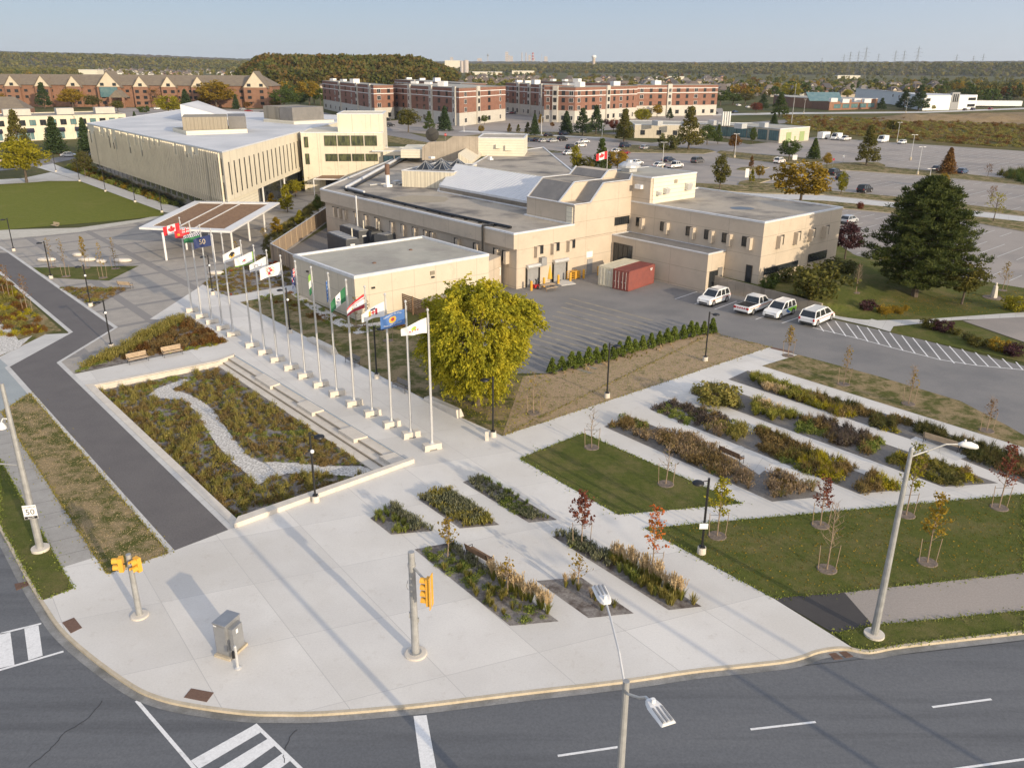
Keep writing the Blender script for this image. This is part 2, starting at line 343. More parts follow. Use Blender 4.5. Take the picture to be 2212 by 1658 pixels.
kerb_px = [(0, 1130), (35, 1194), (59, 1239), (93, 1295), (134, 1354), (198, 1412), (288, 1476), (346, 1502), (416, 1518), (528, 1533), (608, 1535.6), (708, 1534),
           (900, 1518), (1106, 1493), (1350, 1465), (1494, 1444), (1637, 1429), (1698, 1421.6), (1733, 1413), (1760, 1403), (1797, 1396), (1829, 1395.5), (1867, 1402), (1893, 1400), (1957, 1389), (2212, 1360)]
kw = smooth(W(kerb_px), 4)
dl = np.array(kw[0])-np.array(kw[3]); dl /= np.linalg.norm(dl); kl = tuple(np.array(kw[0])+dl*70)
dr = np.array(kw[-1])-np.array(kw[-5]); dr /= np.linalg.norm(dr); kr = tuple(np.array(kw[-1])+dr*400)
kline = [kl]+kw+[kr]
ZS = -.55     # sunken garden
gard = [tuple(G(*p, z=z)) for p, z in [((203, 833), 0), ((470, 781), 0), ((505, 765.5), 0), ((894, 1000), 0), ((820, 1018), 0), ((513.8, 1124), 0)]]
far_poly = kline+[(900, kr[1]+200), (9300, 400), (9300, 10900), (-9300, 10900), (-9300, 300), (-400, kl[1])]
sheet('ground', far_poly, -.03, K['far'], holes=[gard], world=True)
sheet('road', offs(kline, -.1)+[(900, kr[1]+200), (900, -60), (-500, -60), (-500, kl[1]+20)], -.145, K['road'], world=True)
sheet('far_verge', [(-500, -60), (600, -60), (600, -8), (-500, -8)], -.1, K['lawn'], world=True)
b = MB(); ribbon(b, kline, .17, .004, -.2, side=-1); tag(b.build('kerb', K['curb']), kind='structure')
b = MB(); ribbon(b, offs(kline, -.17), .38, -.132, side=-1); tag(b.build('gutter', K['gut']), kind='structure')
kplaza = [p for p in W(kerb_px[3:20])]
def kin(i, j): return W(kerb_px[i:j])
plaza = smooth(W(kerb_px[3:22]), 4)+W([(1840, 1397), (1670, 1291), (1393, 1141), (2212, 1067), (2420, 1052), (2420, 1052), (2420, 1035), (2212, 960), (1725, 767), (1662, 749.5), (1085, 941), (973, 891), (518, 652.5), (631, 631), (640, 614.5), (492, 640), (438.5, 614.5), (323.4, 689), (340, 690), (391, 679), (490, 739), (158, 808), (122, 783), (493, 1143.5), (377, 1188), (364, 1192.5), (231, 1239), (207, 1202), (133, 1225), (157, 1271)])
sheet('plaza', plaza, 0, K['conc'], holes=[gard], world=True)
# unit paver court behind the poles
sheet('paver_court', [(0, 517), (385, 463), (560, 380), (700, 372), (720, 470), (600, 560), (640, 552), (655, 617), (492, 641), (438.5, 615.5), (323.4, 690), (392, 679.5), (158, 809), (122, 784), (246, 708), (17, 546), (0, 546), (-150, 500), (-150, 535)], -.006, K['pave'])
sheet('lawn_terrace', [(-120, 532), (-120, 502), (0, 497), (170, 492), (300, 474), (385, 456), (397, 460), (385, 466), (170, 502), (0, 518)], .02, K['steps'])
sheet('great_lawn', [(-260, 420), (57, 395), (106, 391.7), (172, 391.7), (352, 457), (354, 466), (232, 478.5), (0, 497.5), (-150, 505), (-500, 480)], .03, K['great'])
sheet('lawn_walk', [(172, 391), (354, 458), (400, 470), (385, 447), (354, 440), (140, 364), (95, 345), (60, 355)], .012, K['conc2'])
sheet('lawn_walk_west', [(172, 391), (106, 391), (57, 395), (-200, 408), (-200, 399), (50, 385), (110, 372)], .01, K['conc2'])
# asphalt spine path with white edging
pathp = W([(-60, 545), (17, 546), (246, 708), (122, 783), (493, 1143.5), (377, 1188), (21, 792), (158, 717), (0, 585), (-60, 545)])
sheet('spine_path', pathp[:-1], .006, K['dark'], world=True)
b = MB(); ribbon(b, W([(-60, 500), (17, 546), (246, 708), (122, 783), (493, 1143.5)]), .42, .012, side=1)
ribbon(b, W([(377, 1188), (21, 792), (158, 717), (0, 585), (-40, 550)]), .42, .012, side=1)
tag(b.build('path_edging', K['conc2']), kind='structure')
sheet('west_paving', [(-100, 830), (-100, 690), (98, 722), (158, 719), (24, 793), (21, 790), (64, 849), (3, 890), (-60, 870)], .003, K['conc2'])
sheet('west_pad', [(-120, 800), (0, 775), (21, 793), (64, 849), (3, 890), (-60, 900)], .009, mat('blue_grey_slab', (.33, .36, .36), (.29, .32, .325), .4, fine=.2))
sheet('sidewalk', [(3, 889), (207, 1202), (133, 1225), (0, 992), (-120, 790), (-40, 820)], .0055, K['walk'])
sheet('verge_lawn', [(3, 890), (64, 849.5), (365, 1193.5), (231, 1239.5)], .016, K['lawnB'])
sheet('kerb_lawn', [(-60, 888), (0, 992), (159, 1270), (93, 1295), (59, 1239), (35, 1194), (0, 1130), (-60, 1020)], .014, K['lawn'])
sheet('corner_garden_soil', [(-250, 560), (0, 592), (133, 714), (98, 722), (0, 770), (-250, 830)], .01, K['lawnB'])
sheet('corner_gravel', [(-80, 720), (8, 690), (40, 735), (70, 725), (40, 752), (-80, 800)], .02, K['rock'])
# lawns on the plaza
sheet('lawn_parallelogram', [(1122, 990), (1260, 935), (1603, 1087), (1335, 1111)], .012, K['lawn'])
sheet('front_lawn', [(1393, 1141), (2212, 1067), (2500, 1041), (2500, 1210), (2212, 1236), (1823, 1279), (1670, 1291)], .012, K['lawn'])
sheet('bike_path_patch', [(1670, 1291), (1823, 1278), (1886, 1350), (1803, 1368)], .008, K['newasp'])
sheet('bike_path', [(1823, 1279), (2212, 1236), (2500, 1208), (2500, 1296), (2212, 1318.5), (1885, 1351)], .006, K['lot'])
sheet('boulevard_grass', [(1803, 1367), (1886, 1350), (2212, 1318), (2500, 1294), (2500, 1332), (2212, 1360), (1957, 1389), (1893, 1400), (1867, 1402), (1843, 1398)], .014, K['lawn'])
sheet('seeded_lawn', [(870, 715), (1085, 941), (1662, 749.5), (1650, 744), (1560, 722), (1545, 717), (1400, 746), (1190, 806), (1130, 812), (1060, 800)], -.008, K['lawnC'])
sheet('pole_walk_lawn', [(518, 652.5), (631, 631), (760, 690), (870, 715), (1060, 800), (1130, 812), (1085, 941), (973, 891)], -.004, K['lawnB'])
sheet('east_lawn', [(1646, 790), (1725, 766), (1899, 813), (2075, 866), (2176, 919), (2230, 950), (2212, 966)], .012, K['lawnB'])
# loading yard and driveway
sheet('driveway', [(1040, 600), (1330, 545), (1560, 620), (1760, 668), (1800, 690), (1990, 733), (2212, 790), (2500, 860), (2500, 1080), (2212, 950), (2176, 919), (2075, 866), (1899, 813), (1725, 766), (1662, 749), (1640, 742), (1558, 724), (1545, 716), (1400, 746), (1190, 806), (1100, 806), (1000, 740)], -.001, K['drive'])
sheet('annex_gravel', [(636, 618), (655, 640), (765, 703), (860, 690), (880, 700), (770, 722), (700, 690), (628, 634)], .02, K['rock'])
sheet('service_yard_gravel', [(590, 560), (705, 492), (790, 520), (1000, 580), (900, 640), (640, 620)], .0, K['paveg'])
# ---- right lawn on its bank (real relief)
def terrain(name, px, m, n=46, lift=.012):
    P_ = W(px); xs = [p[0] for p in P_]; ys = [p[1] for p in P_]
    def inside(x, y):
        c = False
        for i in range(len(P_)):
            (x1, y1), (x2, y2) = P_[i], P_[i-1]
            if (y1 > y) != (y2 > y) and x < (x2-x1)*(y-y1)/(y2-y1)+x1: c = not c
        return c
    st = max(max(xs)-min(xs), max(ys)-min(ys))/n
    b = MB(); idx = {}; gx = np.arange(min(xs), max(xs)+st, st); gy = np.arange(min(ys), max(ys)+st, st); fs = []
    for i in range(len(gx)-1):
        for j in range(len(gy)-1):
            if inside(gx[i]+st/2, gy[j]+st/2):
                q = []
                for a, c in ((i, j), (i+1, j), (i+1, j+1), (i, j+1)):
                    if (a, c) not in idx: idx[(a, c)] = len(b.v); b.v.append((gx[a], gy[c], ground_z(gx[a], gy[c])+lift))
                    q.append(idx[(a, c)])
                fs.append(tuple(q))
    b.f = fs; b.m = [0]*len(fs); o = b.build(name, m); o['kind'] = 'structure'; return o
b = MB(); nu_, nv_ = 24, 40
for i in range(nv_+1):
    v_ = -36+21.8*i/nv_; ul = 19.62-(v_+16.5)*.09 if v_ > -31 else 20.97
    for j in range(nu_+1): u_ = ul+(31-ul)*(j/nu_)**1.6; q = M(u_, v_); b.v.append((q[0], q[1], ground_z(*q)+.02))
for i in range(nv_):
    for j in range(nu_): o = i*(nu_+1)+j; b.f.append((o, o+1, o+nu_+2, o+nu_+1)); b.m.append(0)
b.build('bank_lawn', K['lawn'])['kind'] = 'structure'
lawn_e = [(1640, 600), (1800, 520), (1850, 552), (1960, 575), (2212, 622), (2330, 640), (2330, 700), (2212, 676), (1994, 690), (1890, 693), (1770, 663), (1700, 655), (1620, 640), (1600, 620)]
terrain('bank_lawn', lawn_e, K['lawn'], 190)
sheet('bank_walk', [(1772, 664), (1895, 692), (1994, 690), (2230, 673), (2400, 668), (2400, 676), (2230, 684), (2060, 692), (1930, 705), (1923, 717), (1888, 707), (1800, 687)], .03, K['conc2'])
sheet('entrance_drive', [(2080, 693), (2230, 676), (2500, 668), (2500, 800), (2230, 745)], .022, K['lot'])
sheet('shrub_island', [(1930, 706), (1994, 699), (2077, 695), (2212, 742), (2400, 800), (2400, 830), (2212, 783), (1923, 718)], .02, K['lawn'])
# ---- car parks
sheet('car_park', [(1300, 330), (1330, 318), (1480, 300), (1620, 312), (1763, 296), (1843, 302), (2212, 326.5), (2700, 370), (2700, 700), (2230, 625), (1960, 576), (1850, 553), (1800, 545), (1700, 420), (1500, 400), (1200, 365), (1150, 330)], -.015, K['lot'])
gi = 0
def island(px, grass=None, h=.12, name='grass_island'):
    b = MB(); b.prism(W(px), -.05, h, 0, 1); o = b.build(name, [K['curb'], grass or K['lawnB']]); o['kind'] = 'structure'
island([(1768, 362), (1775, 357), (1820, 352), (1895, 351), (1912, 357), (1912, 361), (2050, 373), (2212, 390), (2600, 432), (2600, 445), (2212, 400.5), (2000, 380), (1835, 368.5), (1785, 366.5)])
island([(1500, 396), (1560, 399), (1665, 406), (1780, 411.5), (1930, 425), (2063, 440), (2212, 458), (2600, 510), (2600, 521), (2212, 467), (2063, 450), (1927, 436), (1780, 421), (1660, 418), (1500, 410)])
sheet('park_drive', [(1490, 411), (1660, 419), (1780, 422.5), (1927, 437), (2212, 468), (2600, 522), (2600, 536), (2212, 478.5), (1907, 446), (1780, 434), (1490, 424)], .01, K['conc2'])
island([(1490, 424), (1780, 434.5), (1907, 446.5), (2063, 464), (2212, 480), (2600, 540), (2600, 556), (2212, 500.5), (2063, 474), (1825, 451), (1790, 449), (1490, 440)])
island([(1590, 367), (1600, 362), (1640, 360.5), (1662, 362), (1650, 366), (1610, 369)])
island([(1594, 399), (1598, 393), (1630, 387), (1661, 386), (1665, 389), (1640, 396), (1690, 398), (1690, 408), (1620, 404)])
island([(1330, 325), (1340, 312), (1530, 323), (1545, 328), (1520, 333), (1430, 331), (1345, 330)])
island([(1548, 330), (1556, 326), (1640, 334), (1780, 345), (1778, 350), (1700, 355), (1690, 354), (1575, 341)])
sheet('works_drive', [(1300, 309), (1420, 316), (1540, 325), (1545, 331), (1600, 318), (1630, 316), (1600, 308), (1500, 316), (1300, 300)], .0, K['far_road'])
# field and earth
sheet('scrub_field', [(1690, 246), (1760, 243), (2212, 232), (2900, 225), (2900, 400), (2212, 326), (1845, 296.5), (1760, 290)], -.006, K['field'])
sheet('earth_heap_ground', [(2000, 255), (2080, 246), (2212, 242), (2900, 235), (2900, 268), (2212, 269), (2110, 268), (2000, 262)], .03, K['dirt'])
sheet('field_road', [(1540, 246), (1700, 243), (2000, 241), (2212, 233), (2900, 216), (2900, 220), (2212, 236), (2000, 244), (1700, 247), (1540, 250)], .02, K['conc2'])
# streets round the flats
for zi, (nm, px) in enumerate([('apartment_street', [(400, 250), (560, 240), (700, 243), (830, 272), (930, 300), (1250, 292), (1560, 268), (1800, 252), (1800, 258), (1580, 276), (1300, 300), (1150, 312), (930, 309), (800, 286), (700, 262), (560, 258), (420, 262)]),
               ('apartment_car_park', [(830, 262), (1090, 242), (1560, 234), (1570, 262), (1250, 286), (1000, 296), (850, 284)]),
               ('west_street', [(-200, 375), (0, 352), (100, 344), (200, 328), (200, 336), (100, 356), (30, 366), (-200, 392)]),
               ('hospital_car_park', [(200, 232), (560, 236), (690, 238), (700, 262), (520, 262), (300, 262)]),
               ('staff_car_park', [(1130, 300), (1300, 296), (1560, 330), (1560, 360), (1340, 345), (1140, 318)])]):
    sheet(nm, px, .006+.012*zi, K['far_road'] if 'street' in nm else K['lot'])
sheet('apartment_verge', [(790, 284), (930, 309), (1150, 311), (1300, 300), (1330, 305), (1150, 322), (950, 322), (860, 310), (790, 300)], .05, K['lawnB'])
sheet('flats_green', [(930, 300), (1100, 285), (1260, 285), (1400, 296), (1300, 300), (1150, 308), (950, 308)], .03, K['lawnB'])
sheet('flats_path', [(1000, 282), (1120, 288), (1300, 297), (1290, 299), (1110, 291), (990, 285)], .06, K['conc2'])
# ---------------------------------------------------------------- paint
b = MB(); z = -.137
strip(b, G(0, 1362.5), G(88, 1341), .15, z); strip(b, G(-60, 1458), G(136, 1401), .15, z)
for q in ([(-60, 1372), (21, 1359), (30, 1430), (-60, 1450)], [(51, 1351), (82, 1345), (91, 1410), (60, 1420)],
          [(411, 1636), (549, 1559), (565, 1573.7), (429, 1654)], [(440, 1672), (579, 1588), (595, 1602.5), (470, 1690)], [(480, 1712), (614, 1617), (629, 1634.5), (510, 1725)],
          [(893, 1540), (921, 1538), (955, 1720), (918, 1720)]):
    b.add([(*G(x, y), z) for x, y in q][::-1], [(0, 1, 2, 3)])
z = -.133
strip(b, G(294, 1507), G(470, 1712), .16, z); strip(b, G(550, 1558), G(720, 1722), .16, z)
for a, c in [((1205, 1626), (1335, 1607)), ((1622, 1569), (1763, 1553)), ((2015, 1521), (2143, 1504)), ((2060, 1655), (2230, 1631)), ((2395, 1468), (2500, 1452))]: strip(b, G(*a), G(*c), .12, z)
tag(b.build('road_markings', K['paint']), kind='structure')
b = MB()
def crack(px, w=.035, z=-.134):
    pts = smooth(W(px), 6); pts = [(p[0]+random.uniform(-.05, .05), p[1]+random.uniform(-.05, .05)) for p in pts]; ribbon(b, pts, w, z)
crack([(221, 1506), (190, 1545), (144, 1572), (105, 1614), (60, 1650)]); crack([(640, 1568), (616, 1605), (612, 1640)])
for a, c in [((1030, 1512), (2300, 1368)), ((708, 1548), (1030, 1514))]: ribbon(b, W([a, c]), .03, -.134)
tag(b.build('road_cracks', mat('tar_crack', (.05, .05, .052))), kind='structure')
b = MB()
Zr = lambda x, y: (1504.2+x*.32, 353.9+y*.32); Z2 = lambda x, y: (1017.5+x*.28, 336.2+y*.28)
base = [Zr(*p) for p in [(785, 1105), (1100, 1180), (1320, 1240), (1640, 1320), (1890, 1360), (2212, 1390), (2700, 1470)]]
ribbon(b, W(base), .13, .008)
for p, q in [((860, 1130), (830, 1088)), ((935, 1145), (880, 1070)), ((1010, 1163), (938, 1062)), ((1088, 1180), (1010, 1075)), ((1160, 1200), (1085, 1090)), ((1237, 1218), (1153, 1103)), ((1317, 1240), (1230, 1118)), ((1395, 1258), (1307, 1140)), ((1478, 1280), (1387, 1157)), ((1563, 1300), (1460, 1173)), ((1650, 1323), (1547, 1192)), ((1742, 1345), (1622, 1210)), ((1818, 1352), (1708, 1230)), ((1893, 1360), (1793, 1250)), ((1973, 1368), (1883, 1272)), ((2055, 1376), (1968, 1290)), ((2135, 1383), (2065, 1313)), ((2205, 1390), (2158, 1337))]:
    strip(b, G(*Zr(*p)), G(*Zr(*q)), .13, .006)
for p, q in [(Z2(1575, 1105), Z2(1745, 1048)), (Z2(1880, 1185), Z2(2050, 1122)), (Z2(1725, 1145), Z2(1760, 1133)), (Zr(577, 1075), Zr(700, 1033)), (Zr(400, 1050), Zr(455, 1030))]: strip(b, G(*p), G(*q), .11, .006)
tag(b.build('driveway_markings', K['paint']), kind='structure')
b = MB()
for i in range(13):
    y0 = 652+i*9.5; x0 = 1260-i*9; p = (x0-30, y0-8); q = (x0+150-i*2, y0+40)
    a_, c_ = G(*p), G(*q)
    strip(b, a_, c_, .42, .004)
tag(b.build('faded_bay_markings', K['ypaint']), kind='structure')
b = MB()
def bays(a, c, ta, tb, L=5.6, sp=2.75, both=False, z=.012):
    """row of parking lines from a to c; tick direction from ta to tb"""
    A_, C_ = np.array(G(*a)), np.array(G(*c)); t = np.array(G(*tb))-np.array(G(*ta)); t /= np.linalg.norm(t); n = int(np.linalg.norm(C_-A_)/sp); d = (C_-A_)/np.linalg.norm(C_-A_)
    for i in range(n+1):
        p = A_+d*sp*i; strip(b, p-(t*L if both else 0), p+t*L, .13, z)
    return A_, d, t, n*sp
up = ((2122, 505), (2154, 494.6))
bays((1832, 455), (2212, 506), up[1], up[0]); bays((1832, 489), (2260, 556), *up, both=True); bays((1850, 548), (2260, 622), *up, L=5.2)
bays((1700, 408), (2212, 456), *up); bays((1790, 385), (2260, 432), *up, both=True); bays((1835, 371), (2212, 402), up[1], up[0])
A_, d, t, L_ = bays((1915, 356), (2300, 398), *up)
nrm = t
for k, ln in ((17, 150), (34, 175), (51, 190), (68, 190)):
    for i in range(int(ln/2.75)):
        p = A_+nrm*k+d*(2.75*i-28-k*.4)
        strip(b, p-t*5.4, p+t*5.4, .14, .012)
bays((1330, 338), (1560, 362), (1330, 338), (1360, 330)); bays((1150, 322), (1320, 335), (1330, 338), (1360, 330), both=True)
tag(b.build('parking_bay_markings', K['paintw']), kind='structure')
b = MB(); b.add([(*G(x, y), .016) for x, y in [(1888, 556), (1912, 560), (1919, 556), (1895, 553)]], [(0, 1, 2, 3)]); tag(b.build('accessible_bay_marking', K['blue']), kind='structure')
b = MB()
for q in ([(134, 1344), (160, 1333), (177.6, 1355), (153, 1367)], [(397, 1505.5), (413, 1486), (462, 1495), (446.5, 1515.5)], [(1663, 752), (1668, 749.5), (1713, 759), (1707, 762.5)]):
    o = MB().prism(W(q), -.01, .012).build('tactile_plate', K['rust'])
    nm = {134: 'rust brown tactile paving plate near the signal pole with two yellow heads', 397: 'rust brown tactile paving plate at the kerb below the grey cabinet', 1663: 'long thin rust brown tactile strip where the path meets the driveway'}[q[0][0]]
    tag(o, nm, 'tactile plate')
for q, l in (([(1790, 1406), (1806, 1404), (1822, 1417), (1803, 1419)], 'left half of the twin kerb drain by the street lamp'), ([(1812, 1403), (1828, 1401), (1845, 1412), (1828, 1415)], 'right half of the twin kerb drain by the street lamp'), ([(30, 1256), (58, 1250), (64, 1258), (34, 1270)], 'dark drain grate in the gutter of the left road')):
    t_ = MB(); P_ = W(q); t_.prism(P_, -.16, -.128)
    A_, B_, C_, D_ = (np.array(p) for p in P_)
    for k in range(1, 6): s_ = k/6; pa = A_*(1-s_)+D_*s_; pb = B_*(1-s_)+C_*s_; ribbon(t_, [tuple(pa), tuple(pb)], .05, -.12)
    tag(t_.build('drain_grate', K['rust']), l, 'drain grate')
# stain round the bollard
0 and sheet('mud_stain', [(500, 1448), (530, 1425), (538, 1440), (524, 1460), (505, 1472), (490, 1480)], .004, mat('mud_stain_mat', (.50, .46, .40), (.42, .34, .24), 2.))
# ---------------------------------------------------------------- sunken rain garden
inner = [tuple(G(*p, z=0)) for p in [(203, 833), (470, 781), (822, 1014), (513.8, 1124)]]
sheet('rain_garden_soil', [tuple(G(*p, z=0)) for p in [(200, 832), (470, 779), (508, 764), (897, 1000), (822, 1018), (513.8, 1127)]], ZS, K['mulch'], world=True)
riv = [(320, 853), (345, 860), (395, 864), (420, 885), (445, 925), (470, 962), (500, 995), (530, 1020), (555, 1048), (580, 1035), (620, 1022), (700, 1024), (790, 1030), (818, 1018), (780, 1006), (700, 1006), (640, 999), (560, 996), (535, 982), (520, 965), (500, 940), (480, 912), (465, 888), (440, 868), (420, 856), (392, 846), (372, 840), (414, 822), (398, 818), (340, 838)]
rv = [tuple(G(x, y, ZS+.05)) for x, y in riv]
sheet('gravel_stream', rv, ZS+.05, K['rock'], world=True)
# walls round it
t = thing('garden_wall', 'low pale concrete wall round three sides of the sunken rain garden', 'garden wall', (*inner[0], 0))
og = (*inner[0], 0)
w_l = W([(182, 831), (203, 833), (513.8, 1124), (506.8, 1140)])
MB().prism([tuple(G(*p)) for p in [(184, 832), (204, 833), (515, 1124), (507, 1140)]], ZS-.1, .05).build('side_wall', K['cblock'], t, og)
MB().prism([tuple(G(*p)) for p in [(507, 1140.5), (515.5, 1124), (892, 994), (895.5, 999.5)]], ZS-.1, .32).build('front_wall', K['cblock'], t, og)
MB().prism([tuple(G(*p)) for p in [(184, 831.5), (204, 832.5), (470, 780.5), (505, 767), (507, 763), (466, 777)]], ZS-.1, .05).build('back_wall', K['cblock'], t, og)
# stepped seating
def lerp(a, c, s): return (a[0]+(c[0]-a[0])*s, a[1]+(c[1]-a[1])*s)
tA, tB, tC, tD = (505.5, 766), (893, 999), (822, 1015), (470, 781)     # outer edge A-B (top), inner edge D-C
s = thing('stepped_seating', 'long pale concrete stepped seating beside the sunken garden', 'steps', (*G(*tA), 0)); og = (*G(*tA), 0)
for i, (r0, r1, zt) in enumerate(((-.01, .36, -.13), (.36, .68, -.3), (.68, 1.0, -.42))):
    MB().prism(W([lerp(tA, tD, r0), lerp(tB, tC, r0), lerp(tB, tC, r1), lerp(tA, tD, r1)]), ZS-.1, zt).build('step', K['cblock'], s, og)
for f in (.17, .415, .66, .9):
    q0, q1 = lerp(tA, tB, f), lerp(tA, tB, f+.09); r0, r1 = lerp(tD, tC, f), lerp(tD, tC, f+.09)
    MB().prism(W([lerp(q0, r0, .03), lerp(q1, r1, .03), lerp(q1, r1, .52), lerp(q0, r0, .52)]), ZS, -.002).build('landing', K['cblock'], s, og)
b = MB(); ribbon(b, W([lerp(tA, tD, .36), lerp(tB, tC, .36)]), .1, -.12, -.2); ribbon(b, W([lerp(tA, tD, .68), lerp(tB, tC, .68)]), .1, -.295, -.4)
b.build('edge_trim', mat('weathered_edge', (.30, .25, .19)), s, og)
# ---------------------------------------------------------------- planting bed soils
BEDS = {'a': [(800, 1119), (845, 1088), (935, 1146), (845, 1154)], 'b': [(904, 1078), (962, 1052), (1079, 1133), (993.5, 1140.7)], 'c': [(1000, 1041), (1038.5, 1025), (1203.5, 1122), (1142, 1128)],
        'd': [(895.4, 1186), (980, 1170), (1206.5, 1341), (1101.5, 1351)], 'e': [(1159, 1254), (1255, 1246), (1369, 1324), (1271, 1334)], 'f': [(1193, 1158), (1242, 1151.7), (1515.7, 1309), (1444.7, 1317)],
        'r4': [(1305, 921), (1356, 897), (1789, 1071), (1668, 1083)], 'r3': [(1404, 884), (1448, 866), (1955, 1057), (1855, 1066)], 'r2': [(1492, 850), (1530, 825), (2156, 1043), (2037, 1051)],
        'r1': [(1573, 819), (1615, 800), (2212, 988), (2420, 1032), (2420, 1100), (2212, 1045), (1966, 948)], 'tri': [(158, 807), (391, 679), (490, 739)], 'red': [(439, 614), (470, 590), (530, 560), (590, 548), (634, 556), (638, 613), (492, 639.5)]}
for k, px in BEDS.items(): sheet('planting_bed', px, .009 if k[0] != 'r' or k == 'red' else .007, K['paveg'] if k in ('r1', 'r2', 'r3', 'r4') else K['mulch'])
sheet('bench_pad', [(1565, 978), (1600, 962), (1670, 1000), (1640, 1025)], .011, K['conc2'])
sheet('bench_pad', [(1966, 949), (1978, 942.6), (2090, 985), (2066, 995)], .0115, K['conc2'])
# ================================================================ buildings
Z1 = lambda x, y: (575.1+x*.3042, 292+y*.3042)
Z4 = lambda x, y: (796.3+x*.22, 265.4+y*.22)
Y1 = lambda x, y: (x*.336, 88.5+y*.336)
Y2 = lambda x, y: (663.6+x*.336, 88.5+y*.336)
Y3 = lambda x, y: (1327.2+x*.4, 88.5+y*.4)
def UVp(u, v): return tuple(M(u, v))
def Hh(b, top):
    g = G(*b); lo, hi = 0., 80.
    for _ in range(40):
        m = (lo+hi)/2; d = np.array([g[0], g[1], m-H]); cz = d[1]*math.cos(PT)-d[2]*math.sin(PT); cy = d[1]*math.sin(PT)+d[2]*math.cos(PT)
        a, b_ = d[0]/cz, cy/cz; yy = -a*math.sin(ROLL)+b_*math.cos(ROLL)
        if 829-yy*F > top: lo = m
        else: hi = m
    return lo
def onpl(a, b, px):
    """3-D points of the picture on the vertical plane through ground points a, b"""
    a = np.array(a[:2]); d = np.array(b[:2])-a; d = d/np.linalg.norm(d); n = np.array([-d[1], d[0]]); out = []
    for p in px: r = ray(*p); t = (a@n)/(r[:2]@n); out.append((r[0]*t, r[1]*t, H+t*r[2]))
    return out
def slab(b, pts, dvec, m=0):
    """polygon of 3-D points extruded along dvec"""
    n = len(pts); vs = [tuple(p) for p in pts]+[(p[0]+dvec[0], p[1]+dvec[1], p[2]+dvec[2]) for p in pts]
    return b.add(vs, [tuple(range(n)), tuple(range(n, 2*n))[::-1]]+[((i+1) % n, i, n+i, n+(i+1) % n) for i in range(n)], m)
def fixn(o):
    import bmesh
    bm = bmesh.new(); bm.from_mesh(o.data); bmesh.ops.recalc_face_normals(bm, faces=bm.faces); bm.to_mesh(o.data); bm.free(); return o
wcache = {}
def win(parent, pos, rz, w, h, glass='glass', fin=0, org=(0, 0, 0), nm='window', mull=1, frame='frame', bar=0, sill=False):
    """window: glass slab with a frame (child) and, where there is one, a projecting fin (child). outward = local -y"""
    key = (w, h, glass, fin, mull, frame, bar)
    if key not in wcache:
        g = MB().box((0, 0, 0), (w, .06, h)); f = MB()
        for sx in (-1, 1): f.box((sx*(w/2), -.02, 0), (.09, .12, h+.09))
        for sz in (-1, 1): f.box((0, -.02, sz*(h/2)), (w-.09, .12, .09))
        for k in range(1, mull+1): f.box((-w/2+w*k/(mull+1), -.02, 0), (.06, .11, h-.1))
        if bar: f.box((0, -.02, h*bar), (w-.1, .105, .06))
        def me(b, n, m):
            o = b.build(n, m); d = o.data; bpy.data.objects.remove(o); return d
        L = [me(g, 'window', K[glass]), me(f, 'window_frame', K[frame])]
        if fin: L.append(me(MB().box((fin*(w/2+.32), -.28, -.12), (.5, .62, h+.35)), 'window_fin', K['wall']))
        wcache[key] = L
    L = wcache[key]; o = bpy.data.objects.new(nm, L[0]); col.objects.link(o); o.parent = parent; o.location = (pos[0]-org[0], pos[1]-org[1], pos[2]-org[2]); o.rotation_euler = (0, 0, rz)
    for n, d in zip(('window_frame', 'window_fin'), L[1:]):
        c = bpy.data.objects.new(n, d); col.objects.link(c); c.parent = o
    return o
RL, RS = TH, TH-PI/2      # facing front-right (lit) / front-left (shade)
def P(u, v, z): p = M(u, v); return (p[0], p[1], z)
def uvprism(b, q, z0, z1, m=0, mt=None): return b.prism([UVp(*x) for x in q], z0, z1, m, mt)
def rect(u0, u1, v0, v1): return [(u0, v0), (u1, v0), (u1, v1), (u0, v1)]
def parapet(b, q, z, w=.28, h=.28, m=0, closed=True, uv=True):
    pts = [UVp(*x) for x in q] if uv else list(q)
    a = sum(pts[i][0]*pts[(i+1) % len(pts)][1]-pts[(i+1) % len(pts)][0]*pts[i][1] for i in range(len(pts)))
    if a < 0: pts = pts[::-1]
    n = len(pts); N_ = []
    for i in range(n):
        p0, p1, p2 = (np.array(pts[j % n]) for j in (i-1, i, i+1)); d1 = (p1-p0)/np.linalg.norm(p1-p0); d2 = (p2-p1)/np.linalg.norm(p2-p1)
        n1 = np.array([-d1[1], d1[0]]); n2 = np.array([-d2[1], d2[0]]); k = (n1+n2)/(1+n1@n2); N_.append(k)
    outer = [tuple(np.array(p)-k*.04) for p, k in zip(pts, N_)]; inn = [tuple(np.array(p)+k*w) for p, k in zip(pts, N_)]
    vs = [(*p, zz) for L in (outer, inn) for zz in (z-.05, z+h) for p in L]
    fs = []
    for i in range(n):
        j = (i+1) % n; fs += [(i, j, n+j, n+i), (n+i, n+j, 3*n+j, 3*n+i), (3*n+i, 3*n+j, 2*n+j, 2*n+i)]
    return b.add(vs, fs, m)
